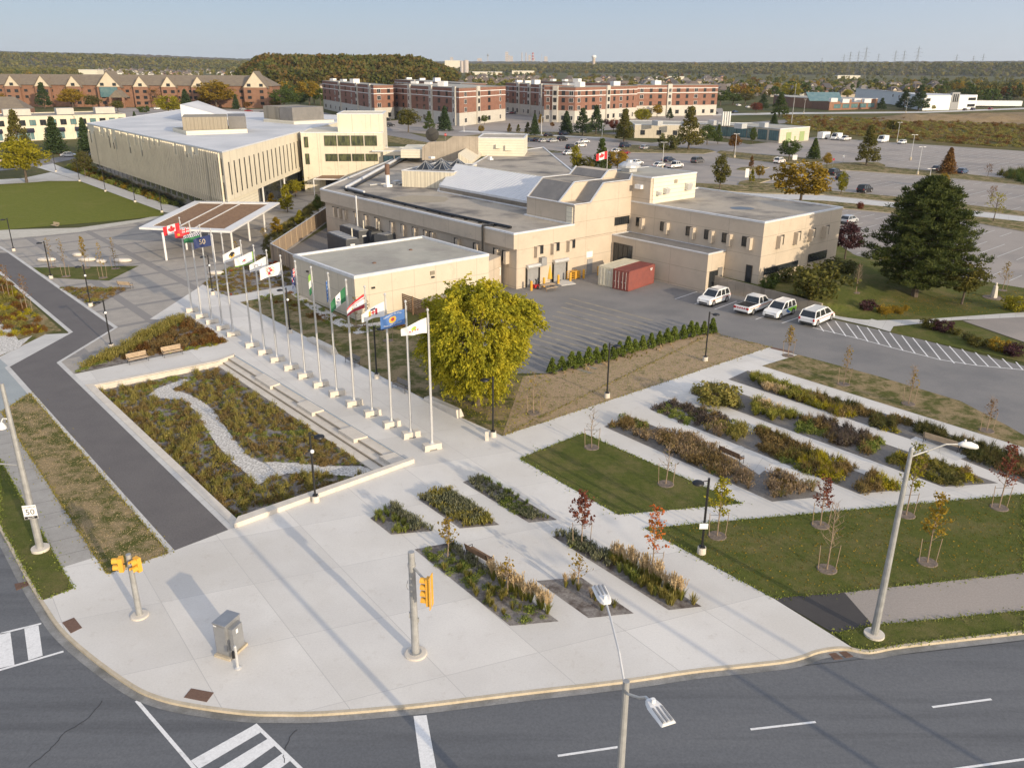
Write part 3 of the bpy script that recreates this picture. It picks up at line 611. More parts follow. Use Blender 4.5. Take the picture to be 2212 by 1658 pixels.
# ---------------- civic works building
og = P(0, 0, 0); cv = thing('civic_building', 'long low beige precast civic building round the loading yard', 'building', og)
b = MB(); uvprism(b, [(0, 0), (21.2, 0), (21.2, 9), (14, 36), (21, 42), (38, 84), (30, 78), (0, 50)], -.1, 5.2).build('lower_wall', K['wall'], cv, og)
b = MB(); up_ = [(-.5, -.003), (10.1, -.003), (10.1, 9.6), (14, 9.6), (14, 36.3), (16.5, 39.5), (22, 45), (50, 72), (46, 80), (38.5, 86.5), (-.5, 50.6)]
uvprism(b, up_, 5.2, 7.1).build('upper_wall', K['wall'], cv, og)
b = MB(); uvprism(b, [(-.1, .3), (10, .3), (10, 9.7), (14.2, 9.7), (14.2, 36.2), (22, 44.6), (49, 72), (45.6, 79.6), (38.4, 86), (-.1, 50.3)], 7.05, 7.14).build('roof', K['roof'], cv, og)
b = MB(); parapet(b, up_, 7.12, .3, .17); b.build('parapet', K['cap'], cv, og)
b = MB()                                   # raised strip along the west end + kerb of the band
b.tube([P(3.2, 48, 7.5), P(37, 83, 7.5)], .28, 6); b.tube([P(3.4, 48.3, 7.45), P(2.7, 41.5, 7.45)], .2, 6); b.build('roof_upstand', K['cap'], cv, og)
b = MB(); pts = [(2.1, 46.8), (1.7, 39.6), (1.3, 30.6), (1.0, 16.1), (1.4, 2.8)]; b.tube([P(*q, 7.42) for q in pts], .2, 6)
b.tube([P(4.2, 48.0, 7.3), P(37.5, 81.5, 7.3)], .22, 6)
for i in range(14): u_, v_ = 2.0-.09*i, 46-3.1*i; b.box(P(max(u_, 1.05), v_, 7.22), (.5, .2, .16), TH)
b.tube([P(-.75, 6, 7.4), P(-.75, 6, 1.0)], .16, 6); b.tube([P(1.1, 6, 7.4), P(-.75, 6, 7.4)], .16, 6)
b.build('roof_pipe', K['black'], cv, og)
b = MB(); b.tube([P(-.66, 38.4, 7.5), P(-.66, 38.4, 2.0)], .12, 6); b.build('downpipe', K['cap'], cv, og)
# tower with two saw-tooth clerestories
def profile(b, prof, v0, v1, m=0):
    n = len(prof); slab(b, [P(u, v0, z) for u, z in prof], (V[0]*(v1-v0), V[1]*(v1-v0), 0), m); return b
b = MB(); profile(b, [(10.1, 5.25), (10.1, 9.7), (13.1, 9.7), (15.5, 12.1), (20.7, 12.1), (21.2, 12.9), (21.2, 5.25)], -.006, 3.); profile(b, [(10.1, 5.25), (10.1, 9.7), (12.9, 12.1), (18.2, 12.1), (19.5, 13.2), (21.2, 13.2), (21.2, 5.25)], 3., 9.6)
fixn(b.build('tower_wall', K['wall'], cv, og))
b = MB()
def panel(b, u0, z0, u1, z1, v0, v1, t=.07):
    b.add([P(u0, v0, z0+t), P(u1, v0, z1+t), P(u1, v1, z1+t), P(u0, v1, z0+t), P(u0, v0, z0), P(u1, v0, z1), P(u1, v1, z1), P(u0, v1, z0)], [(0, 1, 2, 3), (0, 4, 5, 1), (1, 5, 6, 2), (2, 6, 7, 3), (3, 7, 4, 0)])
panel(b, 13.1, 9.72, 15.4, 12.05, .35, 2.8); panel(b, 10.3, 9.82, 12.8, 12.0, 3.4, 9.2); panel(b, 18.3, 12.2, 19.4, 13.1, 3.4, 9.2); panel(b, 20.72, 12.12, 21.15, 12.85, .3, 2.8)
b.build('clerestory_slope', K['darkroof'], cv, og)
b = MB(); panel(b, 10.4, 9.7, 13.0, 9.7, .35, 2.8, .03); panel(b, 13, 12.1, 18.1, 12.1, 3.4, 9.2, .03); panel(b, 15.6, 12.1, 20.6, 12.1, .35, 2.8, .03); b.build('tower_roof', K['roof'], cv, og)
b = MB()
for pr, v in (([(10.1, 9.7), (13.1, 9.7), (15.5, 12.1), (20.7, 12.1), (21.2, 12.9)], .12), ([(10.1, 9.7), (12.9, 12.1), (18.2, 12.1), (19.5, 13.2), (21.2, 13.2)], 3.1), ([(10.1, 9.7), (12.9, 12.1), (18.2, 12.1), (19.5, 13.2)], 9.5)):
    for (a, z0), (c, z1) in zip(pr, pr[1:]): panel(b, a, z0+.08, c, z1+.08, v-.14, v+.14, .07)
panel(b, 9.95, 9.72, 10.3, 9.72, -.02, 9.6, .12); b.build('coping', K['cap'], cv, og)
MB().box(P(10.05, .9, 8.3), (1.1, .1, 2.2), RS).build('roof_door', K['siding'], cv, og)
# north-east wing
ne = [(21.2, -21.7), (39.6, -21.7), (39.6, 3.6), (27, 3.6), (21.2, .003)]
ne2 = [(21.2, -21.7), (39.6, -21.7), (39.6, 2.6), (21.2, 2.6)]
uvprism(MB(), ne2, -.1, 9.15).build('east_wing_wall', K['wall'], cv, og)
b = MB(); parapet(b, ne2, 9.17, .3, .17); b.build('parapet', K['cap'], cv, og)
uvprism(MB(), [(21.6, -21.3), (39.2, -21.3), (39.2, 2.2), (21.6, 2.2)], 9.1, 9.19).build('east_wing_roof', K['roof'], cv, og)
uvprism(MB(), rect(21.195, 27.5, -3.35, 5.5), 9.2, 12.75).build('upper_block_wall', K['wall'], cv, og)
uvprism(MB(), rect(21.7, 31.0, -3.45, 4.5), 9.2, 12.7).build('white_penthouse', K['siding'], cv, og)
b = MB(); parapet(b, rect(21.19, 31.02, -3.47, 5.52), 12.72, .2, .12); b.build('parapet', K['cap'], cv, og)
uvprism(MB(), rect(21.4, 30.8, -3.2, 5.3), 12.7, 12.78).build('upper_block_roof', K['roof2'], cv, og)
b = MB(); b.box(P(24, 3.2, 13.1), (1.6, 1.6, .8), TH); b.cone(P(24, 3.2, 0)[:2], .5, .5, 13.4, 14.4, 10); b.lathe(P(24, 3.2, 13.4), [(1.6, 0), (1.6, .3), (.9, .75), (0, .75)], 14); b.build('roof_ventilator', K['alum'], cv, og)
for u_, z_, s_ in ((22.6, 10.6, .5), (24.2, 10.8, .8), (29.0, 11., 1.0)):
    b = MB(); b.box(P(u_, -3.75, z_), (s_, .6, s_*.9), RL, 0, .25); b.build('vent_hood', K['alum'], cv, og)
MB().box(P(26.4, -3.5, 11.9), (.6, .1, .5), RL).build('louvre', K['tan'], cv, og)
MB().box(P(21.0, -1.5, 11.4), (1.1, .7, .55), RS).build('wall_light', K['signw'], cv, og)
# entry block
uvprism(MB(), rect(17.6, 21.19, -16.5, -.003), -.1, 4.9).build('entry_wall', K['wall'], cv, og)
b = MB(); parapet(b, rect(17.6, 21.19, -16.5, -.01), 4.92, .22, .1); b.build('parapet', K['cap'], cv, og)
uvprism(MB(), rect(17.9, 21.1, -16.2, -.2), 4.88, 4.95).build('entry_roof', K['darkroof'], cv, og)
win(cv, P(17.57, -2.2, 2.6), RS, 3.4, 2.6, org=og, mull=3, bar=0); win(cv, P(19.0, -16.53, 1.6), RL, 1.6, 2.0, org=og, mull=1)
MB().box(P(20.3, -16.55, 1.6), (.9, .14, 2.6), RL).build('recess_shade_panel', K['darkroof'], cv, og)  # flat dark panel on the wall; its colour stands in for recess shade
# windows with fins
for u_ in (4.0, 6.9, 9.8): win(cv, P(u_, -.03, 4.62), RL, .95, 1.05, fin=-1, org=og, mull=0)
win(cv, P(19.45, -.03, 6.7), RL, 2.9, 1.05, org=og, mull=7)
for v_ in (-1.7, -6.1, -10.5, -13.5, -16.3, -19.3): win(cv, P(21.17, v_, 6.55), RS, .95, 1.15, fin=1, org=og, mull=0)
for u_ in (25.6, 29.5, 33.0, 36.4): win(cv, P(u_-.3, -21.73, 6.6), RL, .95, 1.2, fin=-1, org=og, mull=0)
for v_ in (47.1, 45.4, 43.6, 40.2, 36.9, 33.7, 29.3, 26.2, 23.2, 20.3, 18.7, 12.8, 8.5, 4.2, 2.4): win(cv, P(-.03, v_, 4.0), RS, .8, 1.25, fin=1, org=og, mull=0)
b = MB(); b.box(P(26., -21.8, 3.0), (7.6, .12, .8), RL); b.box(P(34.6, -21.8, 3.3), (4.5, .12, 1.1), RL); b.build('window_band', K['glass'], cv, og)
win(cv, P(21.14, -20.3, 2.6), RS, .8, 2.2, org=og, mull=0)
# loading doors
for u_, w_ in ((2.7, 2.0), (7.55, 2.3)):
    d = MB(); d.box(P(u_, -.04, 1.2), (w_, .1, 2.6), RL); d = d.build('roller_door', K['grey'], cv, og)
    k = MB(); k.tube([P(u_-w_/2-.15, -.3, 2.7), P(u_+w_/2+.15, -.3, 2.7)], .3, 10); [k.box(P(u_+s*(w_/2+.1), -.12, 1.25), (.16, .25, 2.7), RL, 1) for s in (-1, 1)]; k.build('door_housing', [K['alum'], K['black']], d)
    d.children[0].data.transform(Matrix.Translation(-Vector(og)))
MB().box(P(4.25, -.35, 3.1), (.9, .6, 1.1), RL).build('wall_unit', K['grey'], cv, og)
MB().box(P(13.3, -.05, 1.05), (1.0, .1, 2.1), RL).build('side_door', K['grey'], cv, og)
MB().box(P(13.2, -.03, 2.75), (1.2, .06, .8), RL).build('door_sign', K['signw'], cv, og)
# back roof volume, standing-seam roof, skylight box
q = [(14, 9.6), (21.19, 9.6), (27, 5.5), (43, 29.0), (45.5, 38), (76, 85), (60, 90), (50, 72), (22, 45), (14, 36.3)]
uvprism(MB(), [(14.02, 9.62), (21.3, 9.62), (27, 5.6), (43, 29.0), (45.5, 36.5), (74, 76), (52, 70), (22, 44), (16.5, 39.3), (14.02, 36.2)], -.1, 8.0).build('rear_wall', K['wall'], cv, og)
uvprism(MB(), [(21.6, 9.7), (27.2, 6), (42.8, 29.2), (45.2, 36.7), (73.6, 75.6), (52, 69.6), (22.3, 43.6)], 7.99, 8.13).build('rear_roof', K['roof'], cv, og)
b = MB(); parapet(b, [(14.03, 9.7), (21.3, 9.63), (27, 5.6), (43, 29.0), (45.5, 36.5), (74, 76), (52, 70), (22, 44), (16.5, 39.3), (14.03, 36.2)], 8.02, .3, .22); b.build('parapet', K['cap'], cv, og)
b = MB(); slab(b, [P(14, 36.2, 8.1), P(14, 9.7, 8.1), P(21.4, 9.7, 10.7), P(21.4, 41.5, 10.7)], (0, 0, -.22)); fixn(b.build('standing_seam_roof', K['metal_roof'], cv, og))
b = MB()
for i in range(40):
    v_ = 10+i*.8; v1_ = v_
    if v_ < 41.3:
        u0_ = 14.05 if v_ < 36 else 14.05+(v_-36)*1.35
        b.add([P(u0_, v_-.03, 8.12+(u0_-14)*.35+.0), P(21.4, v_-.03, 10.72), P(21.4, v_+.03, 10.72), P(u0_, v_+.03, 8.12+(u0_-14)*.35), P(u0_, v_, 8.16+(u0_-14)*.35), P(21.4, v_, 10.76)], [(0, 1, 5, 4), (2, 3, 4, 5)])
b.build('roof_seams', K['metal_roof'], cv, og)
uvprism(MB(), [(14.02, 9.7), (14.6, 9.7), (14.6, 36), (14.02, 36.1)], 7, 7.9).build('eave_fascia', K['retain'], cv, og)
b = MB(); slab(b, [P(21.45, 9.8, 8), P(21.45, 41.5, 8), P(21.45, 41.5, 10.75), P(21.45, 9.8, 10.75)], (U[0]*.2, U[1]*.2, 0)); fixn(b.build('roof_back', K['siding'], cv, og))
p0, p1 = np.array([-19.3, 145.2]), np.array([-13.0, 143.5]); dd = (p1-p0)/np.linalg.norm(p1-p0); nn = np.array([-dd[1], dd[0]])
bx = [tuple(p0), tuple(p0+dd*9.5), tuple(p0+dd*9.5+nn*13), tuple(p0+nn*13+dd*1.5)]
MB().prism(bx, 7.1, 9.9).build('skylight_box', K['rib'], cv, og)
b = MB(); parapet(b, bx, 9.88, .2, .1, uv=False); b.build('parapet', K['cap'], cv, og)
MB().prism([tuple(np.array(q)*.9+np.mean(bx, axis=0)*.1) for q in bx], 9.88, 9.93).build('skylight_deck', K['darkroof'], cv, og)
for i, (a_, c_) in enumerate(((2.3, 3.0), (5.2, 3.4), (3.4, 8.0), (6.4, 8.4))):
    c0 = p0+dd*(a_+1)+nn*c_; s_ = 1.25; qs = [tuple(c0+dd*s_*x+nn*s_*1.3*y)+(9.95,) for x, y in ((-1, -1), (1, -1), (1, 1), (-1, 1))]; ap = (*c0, 11.3)
    g = MB().add(qs+[ap], [(0, 1, 4), (1, 2, 4), (2, 3, 4), (3, 0, 4)]).build('pyramid_skylight', K['glass'], cv, og)
    f = MB()
    for q_ in qs: f.tube([q_, ap], .05, 4)
    for x, y in zip(qs, qs[1:]+qs[:1]): f.tube([x, y], .06, 4); f.tube([tuple((np.array(x)+np.array(y))/2), ap], .045, 4)
    f.build('skylight_frame', K['grey'], g, og)
# white box penthouse further back
a_, c_ = np.array([-8.0, 188.0]), np.array([2.4, 187.2]); d_ = (c_-a_)/np.linalg.norm(c_-a_); n_ = np.array([-d_[1], d_[0]])
bx = [tuple(a_), tuple(c_), tuple(c_+n_*11), tuple(a_+n_*11)]
MB().prism(bx, 8, 11.9).build('rear_penthouse', K['siding'], cv, og)
MB().prism([tuple(np.array(q)*.93+np.mean(bx, axis=0)*.07) for q in bx], 11.88, 11.94).build('rear_penthouse_roof', K['roof'], cv, og)
b = MB(); parapet(b, bx, 11.9, .3, .16, uv=False); b.build('parapet', K['cap'], cv, og)
b = MB(); b.box((a_[0]+4.6, a_[1]-.5, 10.2), (1.0, 1, .8)); b.box((a_[0]+6.9, a_[1]-.5, 9.9), (1.5, 1., 1.1)); b.build('wall_vents', K['siding'], cv, og)
# concrete screen wall behind the skylights
fa, fb = (-19.4, 180.5), (-6., 183.0); pr = onpl(fa, fb, [Z4(*p) for p in [(525, 365), (525, 240), (590, 190), (760, 180), (830, 130), (1075, 135), (1075, 385)]])
b = MB(); slab(b, pr, (0, 1., 0)); fixn(b.build('screen_wall', K['retain'], cv, og))
pr = onpl((-25, 182), (-19, 181), [Z4(*p) for p in [(315, 262), (522, 262), (522, 345), (315, 345)]]); b = MB(); slab(b, pr, (0, 12., 0)); fixn(b.build('link_wall', K['siding'], cv, og))
# covered rampart between roofs (sloping glazed monitor)
m0 = [Z4(930, 385), Z4(1070, 205)]
b = MB(); qa, qb = np.array(G(*Z4(880, 385), z=8.6)), np.array(G(*Z4(1065, 215), z=9.5)); sd_ = (qb-qa)/np.linalg.norm(qb-qa); pn = np.array([sd_[1], -sd_[0]])
slab(b, [(*qa, 8.1), (*(qa+pn*2.6), 8.1), (*(qa+pn*2.6), 8.7), (*qa, 10.3)], tuple(sd_*42)+(0,)); fixn(b.build('monitor_roof', K['rib'], cv, og))
# roof clutter
def rooftop(px, z, parts, mtl, nm):
    g = G(*px, z=z); b = MB()
    for (dx, dy, dz, sx, sy, sz) in parts: b.box((g[0]+dx, g[1]+dy, z+dz), (sx, sy, sz), TH)
    return b.build(nm, mtl, cv, og)
g = G(*Z4(190, 625), z=7.2); b = MB(); b.box((g[0], g[1], 7.35), (1.1, 1.1, .4), TH, 0); b.cone(g, .38, .38, 7.5, 9.2, 12, 0); b.cone(g, .42, .40, 9.2, 11.0, 12, 1); b.build('chimney_flue', [K['white'], K['rust']], cv, og)
rooftop(Z4(275, 600), 7.15, [(0, 0, .3, 1.1, 1.1, .6), (1.2, -.6, .2, 1.6, .5, .25), (-2.5, -.8, .12, 5, .3, .2), (1.5, 2.4, .25, 1.6, .8, .5)], K['alum'], 'roof_duct')
rooftop(Z4(1195, 365), 8.15, [(0, 0, .15, .9, .9, .3), (0, 0, .45, .55, .55, .5)], K['white'], 'roof_vent'); rooftop(Z4(620, 350), 9, [(0, 0, .2, 1, 1, .4)], K['white'], 'roof_vent')
b = MB(); c0 = np.array(G(*Z4(500, 745), z=7.2)); pts = [(c0[0]+math.cos(k*PI/5)*(4.6+.5*(k % 2)), c0[1]+math.sin(k*PI/5)*(3.6+.6*(k % 3 == 0)), 7.16) for k in range(10)]; b.add(pts, [tuple(range(10))]); b.build('roof_patch', mat('tan_roof_patch', (.36, .31, .22), (.32, .27, .2), 1.5), cv, og)
b = MB(); c0 = P(28.5, -13.3, 9.21); b.add([(c0[0]+math.cos(k*PI/6)*(1.5+.3*random.random()), c0[1]+math.sin(k*PI/6)*(1.1+.3*random.random()), 9.2) for k in range(12)], [tuple(range(12))]); b.build('roof_drain_pond', mat('wet_patch', (.07, .075, .08), (.1, .1, .1), 2., rough=.3), cv, og)
# retaining wall of the bank
og2 = P(19.6, -16.5, 0); rwal = MB(); p_ = [(19.3, -16.52), (19.6, -16.52), (20.9, -30.9), (20.6, -30.9)]
vs = [P(*q, -.1) for q in p_]+[P(*p_[0], 1.95), P(*p_[1], 1.95), P(*p_[2], 1.15), P(*p_[3], 1.15)]
rwal.add(vs, [(0, 1, 2, 3), (4, 7, 6, 5), (0, 4, 5, 1), (1, 5, 6, 2), (2, 6, 7, 3), (3, 7, 4, 0)]); o = fixn(rwal.build('retaining_wall', K['retain'], None, og2)); o.location = og2
tag(o, 'stained concrete retaining wall behind the four white parked vehicles', 'retaining wall')
# ---------------- annex (flat roof box beside the poles)
an = [(-27.1, 99.9), (-12.4, 112.2), (-3.0, 101.0), (-17.6, 89.0)]; og = (*an[3], 0)
ax = thing('plant_annex', 'windowless pale panel annex with a flat roof behind the flag poles', 'building', og)
MB().prism(an, -.1, 4.8).build('panel_wall', K['wall2'], ax, og)
b = MB(); parapet(b, an, 4.78, .3, .3, uv=False); b.build('parapet', K['cap'], ax, og); cen = np.mean(an, axis=0)
MB().prism([tuple(np.array(q)*.96+cen*.04) for q in an], 4.7, 4.82).build('annex_roof', K['roof2'], ax, og)
MB().prism([(-3.2, 101.2), (-6.5, 105.2), (-4.5, 107.5), (-1.5, 104.6)], -.1, 4.0).build('link_block', K['wall'], ax, og)
for f, z in ((.12, 3.4), (.55, 3.4)):
    q0 = lerp(an[3], an[2], f); MB().box((q0[0]+U[0]*0-V[0]*.12, q0[1]-V[1]*.12, z), (.4, .2, .18), RL).build('wall_light', K['black'], ax, og)
q0 = lerp(an[3], an[2], .55); MB().box((q0[0]-V[0]*.06, q0[1]-V[1]*.06, 3.9), (.6, .1, .45), RL).build('louvre', K['tan'], ax, og)
q0 = lerp(an[3], an[0], .75); MB().box((q0[0]-U[0]*.1, q0[1]-U[1]*.1, 3.6), (.4, .2, .18), RS).build('wall_light', K['black'], ax, og)
for f0, f1 in ((.3, .35), (.7, .6)):
    q0 = np.array(an[3])+(np.array(an[2])-np.array(an[3]))*f0+(np.array(an[0])-np.array(an[3]))*f1; MB().cone(q0, .25, .2, 4.8, 4.95, 10).build('roof_drain', K['rust'], ax, og)
# ---------------- city hall
l_, c_, r_ = np.array([-106.1, 213.1]), np.array([-49.8, 144.7]), np.array([-47.6, 199.6]); bl = np.array([-83., 258.]); og = (*c_, 0)
ch = thing('city_hall', 'large pale office building with vertical fins and a white flat roof', 'building', og)
foot = [tuple(q) for q in (c_, r_, (-44, 250), (-108, 280), l_)]
def inset(q, k): cen = np.mean(q, axis=0); return [tuple(np.array(p)*(1-k)+cen*k) for p in q]
MB().prism(inset(foot, .035), -.1, 4.6).build('ground_floor', K['glass'], ch, og)
MB().prism(foot, 4.4, 12.7).build('upper_wall', K['wall3'], ch, og)
MB().prism(inset(foot, .012), 12.68, 12.78).build('roof', K['roofw'], ch, og)
b = MB(); parapet(b, foot, 12.7, .4, .2, uv=False); b.build('parapet', K['cap'], ch, og)
dL = (l_-c_)/np.linalg.norm(l_-c_); nL = np.array([dL[1], -dL[0]]);  nL = nL if nL@np.array([-1, -1]) > 0 else -nL; LL = np.linalg.norm(l_-c_)
dR = (r_-c_)/np.linalg.norm(r_-c_); nR = np.array([dR[1], -dR[0]]); nR = nR if nR@np.array([1, -1]) > 0 else -nR; LR = np.linalg.norm(r_-c_)
rL, rR = math.atan2(-dL[1], -dL[0]), math.atan2(dR[1], dR[0])
nfin = 84
for i in range(nfin):
    s_ = 1.0+(LL-1.6)*i/(nfin-1); q0 = c_+dL*s_+nL*.3; full = random.random() < .7
    z0, z1 = (3.4, 12.6) if full else (3.4, random.choice((8.4, 10.6, 11.4)))
    MB().box((*q0, (z0+z1)/2), (.1, .3, z1-z0), rL).build('facade_fin', K['wall3'], ch, og)
for i in range(0, 60, 1):
    s_ = 1.5+(LL-2)*(i+.5)/60; z_ = (6.3, 9.6)[i % 2] if i % 3 else 8.2; q0 = c_+dL*s_+nL*.02
    MB().box((*q0, z_), (.75, .07, 2.9), rL).build('slot_window', K['glass'], ch, og)
for k in range(26): q0 = c_+dL*(2+k*3.3)+nL*.05; MB().box((*q0, 3.1), (2.2, .08, 1.5), rL).build('low_window', K['glass'], ch, og)
# transparent corner and slots in the right face
for z0 in (6.2, 10.3): MB().box((*(c_+dL*1.4+nL*.06), z0), (1.6, .1, 2.8), rL).build('corner_window', K['glass'], ch, og)
for i in range(20):
    s_ = 2.4+i*2.62; q0 = c_+dR*s_+nR*.02; MB().box((*q0, 8.1), (.42, .08, 5.6), rR).build('slot_window', K['frame'], ch, og)
b = MB()
for i in range(26): q0 = c_+dR*(17+i*1.4)-nR*1.3; b.box((*q0, 2.2), (.1, .35, 4.4), rR)
b.build('ground_mullions', K['white'], ch, og)
MB().prism([tuple(c_+dR*2-nR*2.0), tuple(c_+dR*17-nR*2.0), tuple(c_+dR*17-nR*.4), tuple(c_+dR*2-nR*.4)], 0, 4.4).build('entrance_wall', K['siding'], ch, og)
for s_ in (20, 34, 48): q0 = c_+dR*s_-nR*.5; MB().cone(q0, .18, .18, 0, 4.4, 8).build('column', K['white'], ch, og)
# plant on the roof
g = np.array([-70.3, 181.7]); rr = math.radians(4)
b = MB(); 
def rbox(px0, px1, z0, z1, dep, mtl, nm, zg=12.75):
    a_, e_ = np.array(G(*px0, z=zg)), np.array(G(*px1, z=zg)); d_ = (e_-a_)/np.linalg.norm(e_-a_); n_ = np.array([-d_[1], d_[0]])
    return MB().prism([tuple(a_), tuple(e_), tuple(e_+n_*dep), tuple(a_+n_*dep)], z0, z1).build(nm, mtl, ch, og)
rbox(Y1(1200, 607), Y1(1592, 592), 12.7, 13.6, 12, K['siding'], 'plant_base'); rbox(Y1(1182, 600), Y1(1470, 595), 13.6, 16.2, 11, K['tan'], 'louvred_screen'); rbox(Y1(1475, 592), Y1(1590, 590), 13.6, 16.2, 11, K['darkroof'], 'plant_frame')
rbox(Y1(1695, 520), Y1(1890, 538), 12.7, 13.4, 12, K['siding'], 'plant_base'); rbox(Y1(1700, 515), Y1(1800, 525), 13.4, 16.6, 10, K['tan'], 'louvred_screen'); rbox(Y1(1803, 526), Y1(1885, 532), 13.4, 16.6, 10, K['darkroof'], 'plant_frame')
b = MB(); q = [(*G(*Y1(1480, 500), z=14), 14.2), (*G(*Y1(1170, 512), z=14), 14.2), (*G(*Y1(1160, 443), z=18.5), 18.6), (*G(*Y1(1175, 500), z=14), 14.2)]
a0, a1, a2 = np.array(G(*Y1(1490, 500), z=13)), np.array(G(*Y1(1170, 510), z=13)), np.array(G(*Y1(1165, 495), z=13))+np.array([0, 14.])
b.add([(*a0, 13.0), (*a1, 16.9), (*a2, 16.9), (*(a0+np.array([0, 10.])), 13.0), (*a1, 12.7), (*a2, 12.7), (*a0, 12.7), (*(a0+np.array([0, 10.])), 12.7)], [(0, 1, 4, 6), (0, 3, 2, 1), (1, 2, 5, 4), (3, 7, 5, 2), (0, 6, 7, 3)])
fixn(b.build('sloping_skylight', K['roofw'], ch, og))
# stair tower + office wing to the right
wa, wb = np.array([-44.9, 188.0]), np.array([-29.2, 189.3]); dw = (wb-wa)/np.linalg.norm(wb-wa); nw = np.array([-dw[1], dw[0]]); rw = math.atan2(dw[1], dw[0])
def wq(s0, s1, t0, t1): return [tuple(wa+dw*s+nw*t) for s, t in ((s0, t0), (s1, t0), (s1, t1), (s0, t1))]
MB().prism(wq(-2, 15.9, 0, 16), -.1, 12.8).build('wing_wall', K['wall3'], ch, og)
MB().prism(wq(5.9, 16.0, 2.5, 14), 12.6, 16.6).build('stair_tower_wall', K['wall3'], ch, og)
MB().prism(wq(15.9, 26, -1, 8), -.1, 8.9).build('low_wing_wall', K['wall3'], ch, og)
for q_, z_ in ((wq(-2, 15.9, 0, 16), 12.78), (wq(5.9, 16, 2.5, 14), 16.56), (wq(13.5, 26, -1, 8), 8.9)):
    b = MB(); parapet(b, q_, z_, .3, .15, uv=False); b.build('parapet', K['cap'], ch, og)
for k in range(4):
    q0 = wa+dw*(4.4+k*2.95); win(ch, (*(q0-nw*.03), 11.1), rw, 2.6, 2.1, 'glassg', org=og, mull=3); win(ch, (*(q0-nw*.03), 7.5), rw, 2.6, 1.5, 'glassg', org=og, mull=3)
for k in range(2): q0 = wa+dw*(17+k*2.6)-nw*1.03; win(ch, (*q0, 7.3), rw, 2.2, 1.3, 'glassb', org=og, mull=1)
q0 = wa+dw*6; win(ch, (*(q0-nw*.03), 1.8), rw, 6.5, 2.6, 'glass', org=og, mull=7); q0 = wa+dw*(-.9); win(ch, (*(q0-nw*.03), 10.8), rw, .8, 2.2, 'glassg', org=og, mull=0); win(ch, (*(q0-nw*.03), 7.2), rw, .8, 2.2, 'glassg', org=og, mull=0)
# back roofs behind the link
bk = thing('rear_wing', 'white-roofed single storey wing behind the screen wall and satellite dish', 'building', (-26, 204, 0)); og = (-26, 204, 0)
MB().prism([(-30, 198), (-14, 200), (-12, 226), (-31, 224)], -.1, 6.4).build('wing_wall', K['siding'], bk, og); MB().prism([(-30.3, 197.7), (-13.7, 199.7), (-11.7, 226.3), (-31.3, 224.3)], 6.4, 6.6).build('wing_roof', K['roofw'], bk, og)
b = MB(); b.box((-24, 205, 7.2), (2.2, 2, 1.2)); b.box((-17.5, 206, 7.4), (1.8, 1.8, 1.6)); b.box((-19, 205.6, 8.2), (1.2, 1, .5)); b.build('roof_units', K['tan'], bk, og)
# ---------------- apartment blocks
og0 = (0, 0, 0)
K['brick'] = mat('brown_brick', (.25, .125, .085), (.205, .10, .07), .6, fine=.35)
K['brick2'] = mat('orange_brick', (.26, .14, .09), (.22, .115, .07), .6, fine=.35)
K['pale'] = mat('pale_block', (.52, .49, .43), (.46, .435, .385), .5, fine=.2)
def apt(label, c, l, r, z=16.7, wl_=None, wr_=None, bays=(), depth=16., white_low=5.8, nw=None):
    C_ = np.array(G(*c, z=z)); og = (*C_, 0); root = thing('apartment_block', label, 'apartment block', og, group='brick and stone apartment blocks')
    ends = []
    for e in (l, r): ends.append(np.array(G(*e, z=z)) if e is not None else None)
    L_, R_ = ends
    if L_ is None: d = (R_-C_)/np.linalg.norm(R_-C_); L_ = C_+np.array([-d[1], d[0]])*depth
    if R_ is None: d = (L_-C_)/np.linalg.norm(L_-C_); R_ = C_+np.array([d[1], -d[0]])*depth
    fp = [tuple(C_), tuple(R_), tuple(R_+(L_-C_)), tuple(L_)]
    MB().prism(fp, -.1, white_low).build('base_wall', K['pale'], root, og); MB().prism(fp, white_low, z).build('brick_wall', K['brick'], root, og)
    b = MB(); parapet(b, fp, 12.55, .1, .3, uv=False); parapet(b, fp, 15.0, .1, .3, uv=False); b.build('stone_band', K['white'], root, og)
    b = MB(); parapet(b, fp, z, .4, .25, uv=False); b.build('parapet', K['darkroof'], root, og)
    MB().prism(inset(fp, .03), z-.02, z+.06).build('roof', K['roof2'], root, og)
    for A_, E_, cols, faced in ((C_, L_, wl_, 0), (C_, R_, wr_, 1)):
        if not cols: continue
        d = (E_-A_); ln = np.linalg.norm(d); d /= ln; n = np.array([d[1], -d[0]]) if faced else np.array([-d[1], d[0]]); rz = math.atan2(d[1], d[0]) if faced else math.atan2(-d[1], -d[0])
        for k in range(cols):
            s_ = ln*(k+.5)/cols; bay = (faced, k) in bays
            if bay:
                q0 = A_+d*s_+n*.35; MB().box((*q0, (z+.6)/2), (2.9, .8, z+.8), rz).build('stone_bay', K['pale'], root, og)
            for zz in (14.0, 10.7, 7.1, 2.3):
                q0 = A_+d*s_+n*(.78 if bay else .03); w_ = 1.7 if (k % 2 or bay) else 2.3
                win(root, (*q0, zz), rz, w_, 2.0, org=og, mull=1, frame='frame' if k % 3 else 'white')
    cc = np.mean(fp, axis=0)
    for k in range(3): q0 = np.array(fp[0])*.5+cc*.5+(L_-C_)*(.15+.22*k); MB().box((*q0, z+1.2), (4.2 if k == 0 else 2.4, 3.6, 2.4 if k == 0 else 1.2), rz if faced else 0).build('roof_unit', K['white'], root, og)
    return root
apt('brick apartment block with tall white bays, leftmost of the five blocks', Y2(425, 287), Y2(95, 258), Y2(552, 285), wl_=9, wr_=2, bays=((0, 0), (0, 2), (0, 5)))
